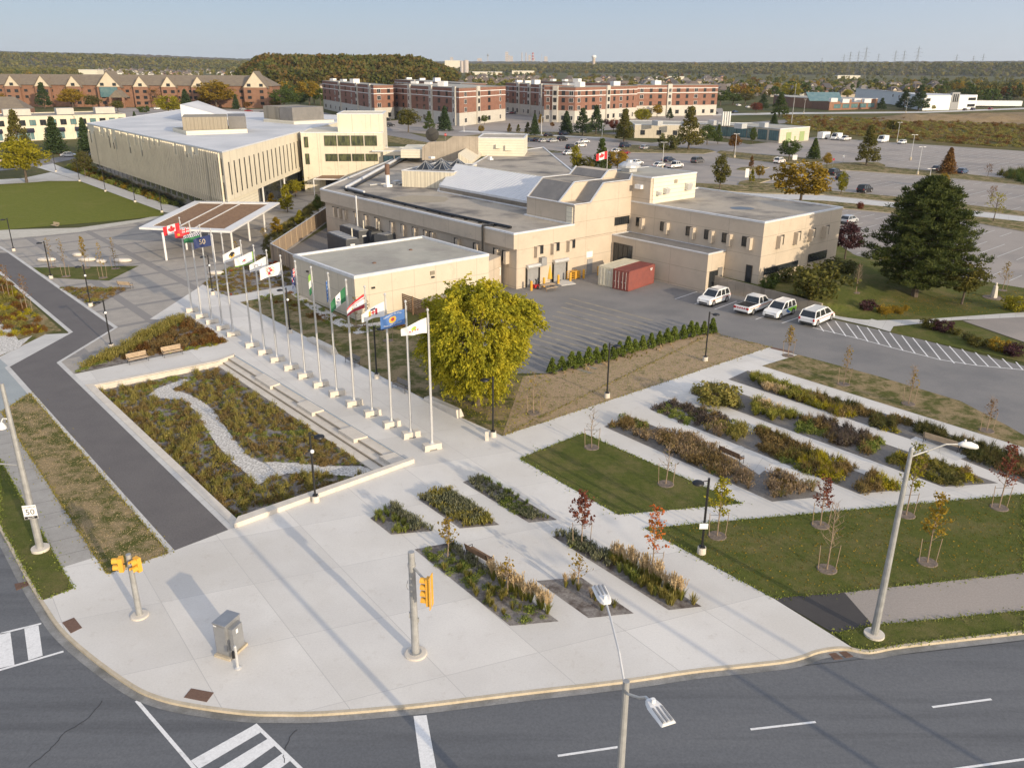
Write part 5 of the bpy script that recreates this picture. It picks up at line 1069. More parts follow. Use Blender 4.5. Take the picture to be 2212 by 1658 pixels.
# double-arm light in the road
tp = G(1353, 1470, z=10.5); t = thing('street_light', 'double-armed street light rising from the road at the bottom of the view', 'street light', (*tp, -.14), 0); z0 = .14
MB().cone((0, 0), .5, .5, -.02, .3, 20).build('concrete_foot', K['cblock'], t)
MB().tube([(0, 0, .2), (0, 0, 10.64)], [.19, .1], 12).build('pole', K['galv'], t)
def rel(x, y, z): q = G(x, y, z=z); return (q[0]-tp[0], q[1]-tp[1], z+z0)
e1, e2 = rel(1310, 1303, 11.3), rel(1404, 1513, 10.9)
MB().tube([(0, 0, 10.3), (e1[0]*.35, e1[1]*.35, 10.95), (e1[0]*.75, e1[1]*.75, 11.3), e1], .035, 8).build('arm', K['alum'], t); MB().tube([(0, 0, 10.2), (e2[0]*.6, e2[1]*.5, 10.6), (e2[0]*.85, e2[1]*.8, 10.95), e2], .04, 8).build('arm', K['alum'], t)
for (p0, p1) in ((e1, rel(1294, 1266, 11.35)), (e2, rel(1466, 1592, 10.9))):
    p0, p1 = np.array(p0), np.array(p1); d = p1-p0; d[2] = 0; d /= np.linalg.norm(d); p1 = p0+d*.95; b = MB(); cobra(b, p0-d*.05, p1, .46)
    h = b.build('lamp_head', K['white'], t); b = MB(); s = np.array([-d[1], d[0], 0]); rz = math.atan2(d[1], d[0])
    for k in (-.13, 0, .13): c = p0+d*.62+s*k; b.box((c[0], c[1], c[2]+.075), (.55, .05, .05), rz)
    b.build('cooling_fins', K['grey'], h); c = p0+d*.15; MB().cone(c, .06, .06, c[2]+.06, c[2]+.2, 10).build('photocell', K['signw'], h)
for k, (a_, l_) in enumerate((((1560, 1432), 30.), ((1738, 1411), 33.))): q_ = G(*a_)+np.array([math.cos(SAZ), math.sin(SAZ)])*l_; dup(t, (*q_, -.14), 0, ['double-armed street light on the near side of the road, out of view', 'farther double-armed street light on the near side of the road, out of view'][k])
sheet('median', [(tp[0]-60, tp[1]-.9), (tp[0]+80, tp[1]-1.9), (tp[0]+80, tp[1]-.5), (tp[0]-60, tp[1]+.6)], -.02, K['curb'], world=True)
# ---------------- traffic signals
g = G(898, 1411); t = thing('traffic_signal', 'galvanised traffic signal pole with a four-lamp yellow head in mid plaza', 'traffic signal', (*g, 0), 0)
MB().lathe((0, 0, -.05), [(.56, 0), (.56, .12), (.5, .14), (0, .14)], 24).build('concrete_foot', K['cblock'], t)
b = MB(); b.lathe((0, 0, .08), [(.3, 0), (.3, .05), (.2, .05)], 16); b.tube([(0, 0, .1), (0, 0, 5.84)], [.2, .155], 14); b.build('pole', K['galv'], t)
b = MB(); b.lathe((0, 0, 5.05), [(.19, 0), (.19, .16), (.165, .16)], 14); b.tube([(-.2, -.05, 4.3), (-.28, -.12, 4.0), (-.2, -.1, 3.8)], .015, 5); b.box((-.2, 0, 2.3), (.06, .12, .3)); b.box((.2, 0, 2.0), (.07, .1, .25)); b.build('clamp', K['galv'], t)
sx, sy = G(926, 1275, z=4.35)-g
MB().tube([(0, 0, 5.1), (sx*.9, sy*.9, 4.75), (sx*1.0, sy*1.0, 4.7)], .055, 8).build('arm', K['galv'], t)
MB().tube([(sx*1.12, sy*1.12, 5.15), (sx*1.12, sy*1.12, 3.5)], .025, 6).build('hanger', K['galv'], t)
hd = MB(); rz = math.radians(-12); 
hd.box((sx, sy, 4.3), (.2, .34, 1.45), rz); o = hd.build('signal_housing', K['yellow'], t)
MB().box((sx+.11, sy, 4.3), (.03, .56, 1.72), rz).build('backboard', K['yellow'], t)
def hood(b, c, r, rz, L_=.28):
    d = np.array([-math.cos(rz), -math.sin(rz), 0]); s = np.array([-d[1], d[0], 0]); n = 12; vs = []
    for t_ in (0, 1):
        for k in range(n+1):
            a = -.35+(PI+.7)*k/n; cc = np.array(c)+d*(.1+t_*L_*(1 if True else 1)); drop = 0 if t_ == 0 else (.0)
            vs.append(tuple(cc+s*math.cos(a)*r+np.array([0, 0, math.sin(a)*r-drop])))
    b.add(vs, [(k, k+1, n+2+k, n+1+k) for k in range(n)])
b = MB(); l = MB()
for k in range(4): hood(b, (sx, sy, 4.85-.36*k), .15, rz); l.box((sx-.11*math.cos(rz), sy-.11*math.sin(rz), 4.82-.36*k), (.02, .2, .2), rz)
b.build('hoods', K['yellow'], t); l.build('lenses', K['black'], t)
g = G(302, 1329); t = thing('traffic_signal', 'shorter signal pole with two yellow heads near the left kerb', 'traffic signal', (*g, 0), 0)
MB().lathe((0, 0, -.05), [(.46, 0), (.46, .12), (.4, .14), (0, .14)], 20).build('concrete_foot', K['cblock'], t)
MB().tube([(0, 0, .08), (0, 0, 3.75)], [.16, .13], 12).build('pole', K['galv'], t)
for s_, rz in ((-1, math.radians(10)), (1, math.radians(60))):
    b = MB(); c = (s_*.42, -.05, 3.2); b.box(c, (.22, .34, .8), rz); o = b.build('signal_housing', K['yellow'], t); b = MB(); l = MB()
    for k in range(2): hood(b, (c[0], c[1], c[2]+.2-.38*k), .17, rz, .3); l.box((c[0]-.12*math.cos(rz), c[1]-.12*math.sin(rz), c[2]+.2-.38*k), (.02, .22, .22), rz)
    b.build('hoods', K['yellow'], o); l.build('lenses', K['black'], o); MB().tube([(0, 0, 3.2), c], .04, 6).build('bracket', K['black'], t)
# ---------------- cabinet + push-button post
g = G(498, 1404); t = thing('control_cabinet', 'weathered aluminium traffic control cabinet on the plaza', 'cabinet', (*g, 0), math.radians(-22))
K['cab'] = mat('cabinet_aluminium', (.36, .365, .37), (.30, .305, .31), 1.5, rough=.4, met=.5)
MB().box((.05, 0, .06), (.95, 1.35, .14)).build('concrete_plinth', K['curb'], t)
b = MB(); b.box((0, 0, 1.0), (.74, 1.05, 1.76)); b.box((0, 0, 1.9), (.8, 1.12, .06)); b.build('cabinet_body', K['cab'], t); MB().box((.52, -.05, 1.05), (.3, .7, 1.3)).build('side_box', K['cab'], t)
b = MB(); b.box((0, -.535, 1.0), (.66, .02, 1.6)); b.build('door', K['cab'], t); MB().box((-.24, -.55, 1.78), (.18, .01, .07)).build('label', K['signw'], t); MB().box((.68, -.1, 1.45), (.01, .14, .22)).build('notice', K['signw'], t)
g = G(514, 1442); t = thing('push_button_post', 'short steel push-button post in front of the grey cabinet', 'post', (*g, 0)); MB().lathe((0, 0, 0), [(.17, 0), (.17, .05), (.075, .1), (.07, 1.25), (.05, 1.3)], 12).build('post', K['alum'], t); MB().box((-.09, -.08, .85), (.12, .12, .36)).build('push_button', K['black'], t)
g = G(1052, 950); t = thing('low_bollard', 'small square stone bollard beside the corner lamp post', 'bollard', (*g, 0)); MB().prism([(-.14, -.14), (.14, -.14), (.14, .14), (-.14, .14)], 0, .75).build('shaft', K['cblock'], t); MB().box((0, 0, .78), (.24, .24, .06)).build('cap', K['grey'], t)
# ---------------- benches
def bench_dir(a, c): d = G(*c)-G(*a); return math.atan2(d[1], d[0]), (G(*a)+G(*c))/2
bcache = {}
def bench(a, c, lab, wood='wood', L_=1.9, flip=False):
    rz, m = bench_dir(a, c); rz += PI if flip else 0; key = (wood, L_)
    if key in bcache: return dup(bcache[key], (*m, .01), rz, lab)
    t = thing('park_bench', lab, 'bench', (*m, .01), rz, 'benches along the walks')
    b = MB(); [b.box((0, -.22+k*.12, .44), (L_, .1, .04)) for k in range(4)]; b.build('seat', K[wood], t)
    b = MB(); [b.box((0, .27+k*.03, .55+k*.11), (L_, .03, .09), 0, 0, -.25) for k in range(4)]; b.build('backrest', K[wood], t)
    for s_ in (-1, 1):
        b = MB(); x = s_*(L_/2-.06); b.tube([(x, -.25, 0), (x, -.22, .64), (x, .28, .66)], .025, 5); b.tube([(x, .3, 0), (x, .24, .42), (x, .4, .95)], .025, 5); b.box((x, .02, .41), (.05, .5, .04)); b.build('bench_frame', K['black'], t)
    bcache[key] = t; return t
bench((1560, 984), (1600, 1002), 'dark bench among the mauve grasses on its small pad', flip=True); bench((2008, 957), (2058, 972), 'long pale bench in the rightmost planted strip', 'woodp', 2.6, True); bench((1018, 1200), (1056, 1222), 'dark bench beside the green and straw planted strip', flip=True)
bench((281, 786), (317, 778), 'pale bench beside the triangular bed, the left one', 'woodp'); bench((356, 771), (391, 764), 'pale bench beside the triangular bed, the right one', 'woodp'); bench((259, 621), (285, 623), 'tan bench at the edge of the paver court', 'woodp', flip=True)
K['greyw'] = mat('grey_slats', (.2, .19, .18)); bench((750, 781), (773, 793), 'grey bench on the walkway beyond the wedge bench', 'greyw', flip=False); bench((853, 837), (880, 849), 'grey bench on the walkway under the yellow tree', 'greyw', flip=False); bench((405*.28+2, 815*.28+263), (405*.28+10, 817*.28+264), 'tan bench at the far corner of the great lawn', 'woodp')
for a, c, l in (((668, 733), (724, 765), 'pale concrete wedge bench on the walkway, the farther one'), ((921, 862), (995, 901), 'pale concrete wedge bench on the walkway, the nearer one')):
    rz, m = bench_dir(a, c); L_ = np.linalg.norm(G(*c)-G(*a)); b = MB(); hx = L_/2
    b.add([(-hx, -.35, 0), (hx, -.35, 0), (hx, .35, 0), (-hx, .35, 0), (-hx, -.2, .25), (hx, -.45, .75), (hx, .05, .75), (-hx, .45, .25)], [(0, 3, 2, 1), (4, 5, 6, 7), (0, 1, 5, 4), (1, 2, 6, 5), (2, 3, 7, 6), (3, 0, 4, 7)])
    o = fixn(b.build('wedge_bench', K['cblock'])); o.location = (*m, 0); o.rotation_euler = (0, 0, rz); tag(o, l, 'bench')
for i, (p, r, l) in enumerate((((101, 563), 1.15, 'leftmost of the white pebble seats in front of the young trees'), ((188, 563), 1.1, 'white pebble seat in the middle of its row, in front of a yellowish tree'), ((265, 565), 1.15, 'rightmost of the white pebble seats by the paver court'), ((220, 567), .7, 'small white pebble seat between two larger ones'), ((167, 553), .65, 'small white pebble seat set back behind the others'), ((467, 592), .95, 'white boulder seat at the corner of the red-leaved bed'))):
    g = G(*p); b = MB(); b.lathe((0, 0, 0), [(r*.8, 0), (r*1.02, .12), (r, .3), (r*.8, .42), (r*.3, .47), (0, .47)], 20); o = b.build('pebble_seat', K['cblock'], smooth=True); o.location = (*g, 0); o.scale = (1.15, .62, 1); tag(o, l, 'seat')
# ---------------- canopy
cz = 4.35; cq = [tuple(G(*p, z=cz)) for p in [(300, 491), (498, 499), (604, 437), (420, 434)]]; og = (*G(360, 562), 0)
cn = thing('entrance_canopy', 'large flat white canopy with brown slats on white posts', 'canopy', og)
def insetw(q, w):
    n = len(q); out = []; cen = np.mean(q, axis=0)
    for i in range(n):
        p0, p1, p2 = (np.array(q[j % n]) for j in (i-1, i, i+1)); d1 = (p1-p0)/np.linalg.norm(p1-p0); d2 = (p2-p1)/np.linalg.norm(p2-p1); n1 = np.array([-d1[1], d1[0]]); n2 = np.array([-d2[1], d2[0]])
        out.append(tuple(p1+(n1+n2)/(1+n1@n2)*w))
    return out
iq = insetw(cq, 1.5); b = MB(); n = 4; vs = [(*p, z) for L_ in (cq, iq) for z in (cz-.3, cz) for p in L_]
b.add(vs, [f for i in range(4) for j in ((i+1) % 4,) for f in ((i, j, 4+j, 4+i), (4+i, 4+j, 12+j, 12+i), (12+i, 12+j, 8+j, 8+i), (8+i, 8+j, j, i))]); b.build('roof_frame', K['white'], cn, og)
b = MB(); q0, q1, q2, q3 = (np.array(p) for p in iq)
for k in range(1, 26):
    s_ = k/26; ribbon(b, [tuple(q0*(1-s_)+q3*s_), tuple(q1*(1-s_)+q2*s_)], .62, cz-.08, cz-.16)
b.build('brown_slats', K['wood'], cn, og)
b = MB()
for s_ in (.36, .6): ribbon(b, [tuple(q0*(1-s_)+q1*s_), tuple(q3*(1-s_)+q2*s_)], .16, cz+.02, cz-.2)
b.build('roof_beams', K['white'], cn, og)
for p in ((360, 562), (404, 539), (464, 566), (503, 538), (540, 520), (573, 501), (452, 512), (520, 484)):
    g = G(*p); b = MB(); b.tube([(*g, 0), (*g, cz-.28)], .17, 12); b.build('post', K['white'], cn, og)
cz2 = 3.6; q = [tuple(G(*p, z=cz2)) for p in [(677, 386), (735, 387), (750, 378), (697, 377)]]; og = (*G(681, 418), 0); cn = thing('small_pergola', 'small white-framed pergola with a brown roof beside city hall', 'pergola', og)
MB().prism(q, cz2-.2, cz2).build('roof_frame', K['white'], cn, og); MB().prism(inset(q, .12), cz2, cz2+.05).build('brown_slats', K['wood'], cn, og)
for p in q: MB().tube([(p[0], p[1], 0), (p[0], p[1], cz2-.2)], .12, 8).build('post', K['white'], cn, og)
# ---------------- board fence round the plant yard, generators
fpts = [np.array(p) for p in ((-34.4, 152.5), (-37.2, 122), (-27.6, 100.2))]; fpts = [np.array(G(*Z1(*p), z=2.4)) for p in ((440, 505), (30, 770), (192, 850))]
og = (*fpts[1], 0); t = thing('board_fence', 'tall weathered board fence round the generator yard', 'fence', og)
for a, c in zip(fpts, fpts[1:]):
    d = c-a; L_ = np.linalg.norm(d); rz = math.atan2(d[1], d[0]); m = (a+c)/2; MB().box((*m, 1.2), (L_, .07, 2.35), rz).build('board_panel', K['fence'], t, og)
    b = MB(); b.box((*m, 2.42), (L_+.1, .16, .08), rz); b.build('top_rail', K['alum'], t, og)
    for k in range(int(L_/3)+1): q = a+d*min(1, k*3/L_); MB().box((*q, 1.2), (.16, .16, 2.4), rz).build('post', K['woodp'], t, og)
og = (-13.3, 93.3, 0); t = thing('slat_screen', 'brown slatted timber screen against the annex wall', 'fence', og)
a, c = np.array([-13.3, 93.3]), np.array([-9.6, 89.2]); d = c-a; L_ = np.linalg.norm(d); rz = math.atan2(d[1], d[0])
b = MB(); [b.box((*((a+c)/2), .25+k*.22), (L_, .04, .17), rz) for k in range(9)]; b.build('slats', K['wood'], t, og)
for k in range(3): MB().box((*(a+d*k/2+np.array([-.05, -.05])), 1.1), (.12, .12, 2.2), rz).build('post', K['wood'], t, og)
c2_ = c+np.array([4.5, 5.0]); d2 = c2_-c; b = MB(); [b.box((*((c+c2_)/2), .25+k*.22), (np.linalg.norm(d2), .04, .17), math.atan2(d2[1], d2[0])) for k in range(9)]; b.build('slats', K['wood'], t, og)
gl = ['dark generator box nearest the fence corner', 'dark generator box behind the first one, by the pole-mounted pipe', 'dark cooling box with open fans in the middle of the yard', 'dark generator box nearest the civic building']
for i, (tl, tr, br, bl_) in enumerate((((430, 690), (520, 680), (650, 722), (565, 745)), ((520, 640), (600, 632), (735, 675), (655, 684)), ((690, 658), (775, 650), (850, 672), (745, 690)), ((765, 705), (960, 668), (1042, 682), (860, 712)))):
    zt = 2.9; q = [np.array(G(*Z1(*p), z=zt)) for p in (tl, tr, br, bl_)]; og = (*q[3], 0); t = thing('generator', gl[i], 'generator', og, 0)
    ex = q[1]-q[0]; ey = q[3]-q[0]; q = [q[0], q[0]+ex, q[0]+ex+ey, q[0]+ey]; MB().prism([tuple(p) for p in q], .1, zt).build('housing', K['genset'], t, og)
    b = MB(); long_ = ex if np.linalg.norm(ex) > np.linalg.norm(ey) else ey; sh_ = ey if long_ is ex else ex
    for k in range(5): c = q[0]+long_*(k+.5)/5+sh_*.5; b.box((*c, zt+.06), (np.linalg.norm(long_)/5*.85, np.linalg.norm(sh_)*.8, .1), math.atan2(long_[1], long_[0]))
    b.build('top_louvres', K['grey'] if i != 2 else K['black'], t, og); c = q[2]*.8+q[0]*.2; MB().tube([(*c, zt), (*c, zt+1.4)], .09, 8).build('exhaust_pipe', K['siding'], t, og)
    c = (q[2]+q[3])/2; MB().box((c[0], c[1]-.03, 2.1), (.7, .03, .25), math.atan2(*(q[2]-q[3])[::-1])).build('label', K['signw'], t, og)
# ---------------- shipping containers
c0 = np.array(G(1356.3, 630.2)); dc = G(1419.3, 609.2)-c0; dc = dc/np.linalg.norm(dc); pc = np.array([-dc[1], dc[0]]); rz = math.atan2(dc[1], dc[0])
for i, (mm, lab) in enumerate(((K['contred'], 'red-brown shipping container with doors toward the yard'), (K['contcream'], 'cream shipping container beside the red-brown one'))):
    o0 = c0+pc*(2.5*i)+(dc*.25 if i else 0); t = thing('shipping_container', lab, 'shipping container', (*o0, .002), rz); L_, Wd, Hc = 6.06, 2.42, 2.59
    b = MB(); n = 44; pts = [(0, 0)]; 
    for k in range(n): x = .12+(L_-.24)*k/n; pts += [(x, .0 if k % 2 else .045), (x+(L_-.24)/n*.6, .0 if k % 2 else .045)]
    pts += [(L_, 0), (L_, Wd)]
    for k in range(n)[::-1]: x = .12+(L_-.24)*k/n; pts += [(x+(L_-.24)/n*.6, Wd-(.0 if k % 2 else .045)), (x, Wd-(.0 if k % 2 else .045))]
    pts += [(0, Wd)]; b.prism(pts, .12, Hc-.08); b.build('corrugated_body', mm, t)
    b = MB(); b.box((L_/2, Wd/2, Hc-.05), (L_-.1, Wd-.1, .05)); [b.box((.25+k*.29, Wd/2, Hc-.01), (.12, Wd-.2, .03)) for k in range(20)]; b.build('roof', mm, t)
    b = MB(); [b.box((x, y, Hc/2+.02), (.14, .14, Hc-.04)) for x in (.06, L_-.06) for y in (.06, Wd-.06)]; [b.box((L_/2, y, z), (L_, .12, .14)) for y in (.05, Wd-.05) for z in (.1, Hc-.05)]; [b.box((x, Wd/2, z), (.12, Wd, .14)) for x in (.05, L_-.05) for z in (.1, Hc-.05)]; b.build('frame', mm, t)
    for s_ in (0, 1):
        d = MB().box((-.01, Wd*(.27+.46*s_), Hc/2), (.06, Wd*.45, Hc-.3)).build('door', mm, t); b = MB()
        for k in (-.3, .2): b.tube([(-.07, Wd*(.27+.46*s_)+k, .2), (-.07, Wd*(.27+.46*s_)+k, Hc-.15)], .022, 6); b.box((-.08, Wd*(.27+.46*s_)+k+.1, 1.1), (.03, .22, .05))
        b.build('lock_rods', K['alum'], d)
    b = MB(); [b.box((L_-.9, -.06, 2.2-k*.12), (.6-.1*k, .01, .06)) for k in range(3)] if i == 0 else b.box((-.06, .6, 2.0), (.01, .4, .1)); b.build('markings', K['signw'], t)
# ---------------- yard things
for k, (p, l) in enumerate((((465, 1040), 'yellow bollard at the far left of the loading doors'), ((562, 1012), 'yellow bollard behind the picnic table'), ((673, 990), 'yellow bollard left of the pale ramp'), ((765, 970), 'yellow bollard right of the pale ramp'), ((868, 946), 'yellow bollard standing alone by the grey side door'), ((982, 922), 'yellow bollard half hidden by the cream container'))):
    g = G(*Z2(*p)); o = MB().lathe((0, 0, 0), [(.16, 0), (.16, 1.15), (.12, 1.24), (0, 1.28)], 12).build('yellow_bollard', K['ybol']); o.location = (*g, 0); tag(o, l, 'bollard', 'yellow bollards at the loading doors')
MB_ = MB(); g = G(*Z2(745, 985)); o = MB().prism(W([Z2(660, 990), Z2(700, 1005), Z2(808, 990), Z2(760, 965), Z2(700, 960)]), 0, .08).build('loading_ramp', K['conc2']); tag(o, 'pale concrete ramp plate at the second roller door', 'ramp')
g = G(*Z2(790, 950)); t = thing('yellow_cage', 'yellow steel storage cage against the lit wall', 'cage', (*g, 0), TH); b = MB(); [b.box((x, y, .55), (.06, .06, 1.1)) for x in (-.9, 0, .9) for y in (-.35, .35)]; [b.box((0, y, z), (1.9, .04, .05)) for y in (-.35, .35) for z in (.15, .45, .75, 1.08)]; b.build('bars', K['ybol'], t); MB().box((.45, 0, .55), (.8, .6, .95)).build('panel', K['ybol'], t)
g = G(*Z2(595, 1035)); t = thing('picnic_table', 'weathered wooden picnic table in the loading yard', 'picnic table', (*g, 0), TH-.1); b = MB(); [b.box((0, -.3+k*.15, .75), (1.8, .13, .04)) for k in range(5)]; b.build('table_top', K['woodp'], t)
for s_ in (-1, 1): MB().box((0, s_*.72, .45), (1.8, .27, .04)).build('bench_seat', K['woodp'], t)
for s_ in (-.7, .7): b = MB(); b.tube([(s_, -.6, 0), (s_, -.2, .73)], .04, 4); b.tube([(s_, .6, 0), (s_, .2, .73)], .04, 4); b.box((s_, 0, .42), (.05, 1.6, .09)); b.build('leg', K['wood'], t)
g = G(*Z2(605, 975)); t = thing('folded_parasol', 'folded yellow and white parasol near the picnic table', 'parasol', (*g, 0)); MB().tube([(0, 0, 0), (0, 0, 2.6)], .03, 6).build('pole', K['white'], t); MB().lathe((0, 0, .5), [(.42, 0), (.3, .7), (.14, 1.5), (.03, 2.0)], 10).build('cloth', FC['gold'], t)
g = G(*Z2(500, 1025)); t = thing('snow_blower', 'small red snow blower parked by a yellow bollard', 'machine', (*g, 0), TH); MB().box((0, 0, .35), (.7, .55, .4)).build('body', K['red'], t); MB().tube([(0, 0, .5), (.05, 0, 1.1), (-.15, 0, 1.25)], .09, 8).build('chute', K['black'], t); b = MB(); b.tube([(.3, -.25, .5), (.75, -.25, 1.0)], .02, 5); b.tube([(.3, .25, .5), (.75, .25, 1.)], .02, 5); b.build('handle', K['black'], t)
for s_ in (-1, 1): b = MB(); b.tube([(0, s_*.3, .2), (0, s_*.38, .2)], .2, 12); b.build('wheel', K['tyre'], t)
g = G(*Z2(795, 940)); t = thing('fire_box', 'red hose and sign board on the wall by the yellow cage', 'fixture', (g[0], g[1]+.0, 0), TH); MB().box((0, .35, 1.6), (.3, .12, 1.0)).build('red_board', K['red'], t); MB().box((.4, .35, 1.9), (.25, .1, .25)).build('bell', K['ybol'], t)
for k, (p, l) in enumerate((((395, 1000), 'thin orange marker post with a round red top by the first roller door'),)):
    g = G(*Z2(*p)); t = thing('marker_post', l, 'post', (*g, 0)); MB().tube([(0, 0, 0), (0, 0, 2.0)], .05, 6).build('post', K['ybol'], t); MB().box((0, -.05, 2.1), (.35, .03, .35)).build('disc', K['red'], t)
# signs
def signpost(px, h, w, hh, lab, mtl=None, word=None, shape=4, wc='black', nm='road_sign', rz=0):
    g = G(*px); t = thing(nm, lab, 'sign', (*g, ground_z(*g)), rz); MB().tube([(0, 0, 0), (0, 0, h)], .04, 6).build('post', K['galv'], t)
    b = MB(); n = shape; a0 = PI/4 if n == 4 else PI/8
    if n == 4: b.box((0, -.06, h-hh/2), (w, .03, hh))
    else: b.add([(w/2*math.cos(a0+2*PI*k/n), y, h-hh/2+w/2*math.sin(a0+2*PI*k/n)) for y in (-.07, -.04) for k in range(n)], [tuple(range(n))[::-1], tuple(range(n, 2*n))]+[(k, (k+1) % n, n+(k+1) % n, n+k) for k in range(n)])
    b.build('plate', mtl or K['signw'], t)
    if word: textpart(word, w*.32, (0, -.08, h-hh/2), K[wc], t)
    return t
t = signpost(Z2(205, 1010), 2.6, .8, 1.1, 'white no parking sign above the crown of the yellow tree'); b = MB()
for k in range(20): a = 2*PI*k/20; b.box((.27*math.cos(a), -.085, 2.25+.27*math.sin(a)), (.09, .01, .07), 0, 0, 0, -a+PI/2)
b.box((0, -.085, 2.25), (.5, .01, .06), 0, 0, 0, .78); b.build('red_ring', K['red'], t); textpart('P', .34, (0, -.083, 2.25), K['black'], t)
signpost(Y2(890, 640), 2.6, 1.0, 1.0, 'red octagonal stop sign beyond the satellite dish', K['red'], 'STOP', 8, 'signw')
signpost(Y3(712, 755), 3., .9, 2.2, 'tall narrow white sign at the tip of the car park island'); signpost(Y3(972, 650), 1.9, 1.4, 1.5, 'white notice board on the grass below the works depot'); signpost(Y3(1178, 680), 2.4, .6, .6, 'small pinkish warning sign beside the orange sapling', FC['maroon']); signpost(Y3(1232, 665), 2.6, .6, .8, 'small white sign between the two green islands'); signpost(Y3(857, 785), 2.4, .7, .8, 'small white sign in front of the big orange maple')
# satellite dish
g = G(*Z4(632, 360), z=7.6); zc = 15.0; zc = 7.6+5.2; t = thing('satellite_dish', 'black mesh satellite dish on a roof mast', 'satellite dish', (*g, 7.6)); MB().tube([(0, 0, -1.5), (0, 0, 5)], .1, 8).build('mast', K['black'], t)
b = MB(); n, R_ = 24, 1.45
for r_ in range(7):
    for k in range(n): a = 2*PI*k/n; q = r_/6*R_; b.v.append((q*math.cos(a), .35*(r_/6)**2-.4, 5.2+q*math.sin(a)))
for r_ in range(6):
    for k in range(n): b.f.append((r_*n+k, r_*n+(k+1) % n, (r_+1)*n+(k+1) % n, (r_+1)*n+k)); b.m.append(0)
b.build('dish', mat('mesh_dish', (.06, .055, .045), (.03, .03, .03), 12.), t); b = MB(); [b.tube([(R_*.9*math.cos(a), -.1, 5.2+R_*.9*math.sin(a)), (0, -1.1, 5.2)], .03, 4) for a in (.5, 2.6, 4.7)]; b.box((0, -1.1, 5.2), (.2, .2, .2)); b.build('feed_arm', K['black'], t)
# stone marker on the right lawn
p = P3(2146, 643); t = thing('standing_stone', 'pale standing stone on a flat base in the right lawn', 'stone', p); MB().lathe((0, 0, 0), [(.42, 0), (.38, .5), (.30, 1.2), (.26, 1.5), (.12, 1.6), (.16, 1.85), (0, 2.0)], 7).build('stone', K['cblock'], t); MB().lathe((0, 0, -.05), [(1.3, 0), (1.25, .1), (0, .12)], 16).build('base', K['mulchring'], t)
# ---------------- vehicles
CARK = {'sedan': (4.7, 1.82, .92, 1.46, -1.75, -1.05, .35, 1.15, .78), 'suv': (4.65, 1.86, 1.05, 1.74, -2.15, -1.85, .35, 1.15, .98), 'hatch': (4.2, 1.75, .95, 1.5, -1.95, -1.55, .4, 1.2, .82), 'minivan': (5.1, 1.95, 1.05, 1.76, -2.42, -2.1, .75, 1.75, .9), 'pickup': (5.8, 2.0, 1.12, 1.86, -.55, -.35, 1.0, 1.7, 1.08), 'van': (5.9, 2.05, 1.3, 2.55, -2.9, -2.85, 1.6, 2.45, 1.15)}
carpaint = {}
def paint(c):
    if c not in carpaint:
        m, nt, N, L, b_ = nodes('paint_'+c); cc = dict(white=(.78, .78, .77), black=(.012, .013, .016), navy=(.02, .03, .06), silver=(.42, .43, .44), grey=(.10, .10, .105), red=(.22, .015, .02), blue=(.05, .09, .17), green=(.18, .32, .08))[c]
        b_.inputs['Base Color'].default_value = (*cc, 1); b_.inputs['Roughness'].default_value = .28; b_.inputs['Coat Weight'].default_value = .4; carpaint[c] = m
    return carpaint[c]
ccache = {}
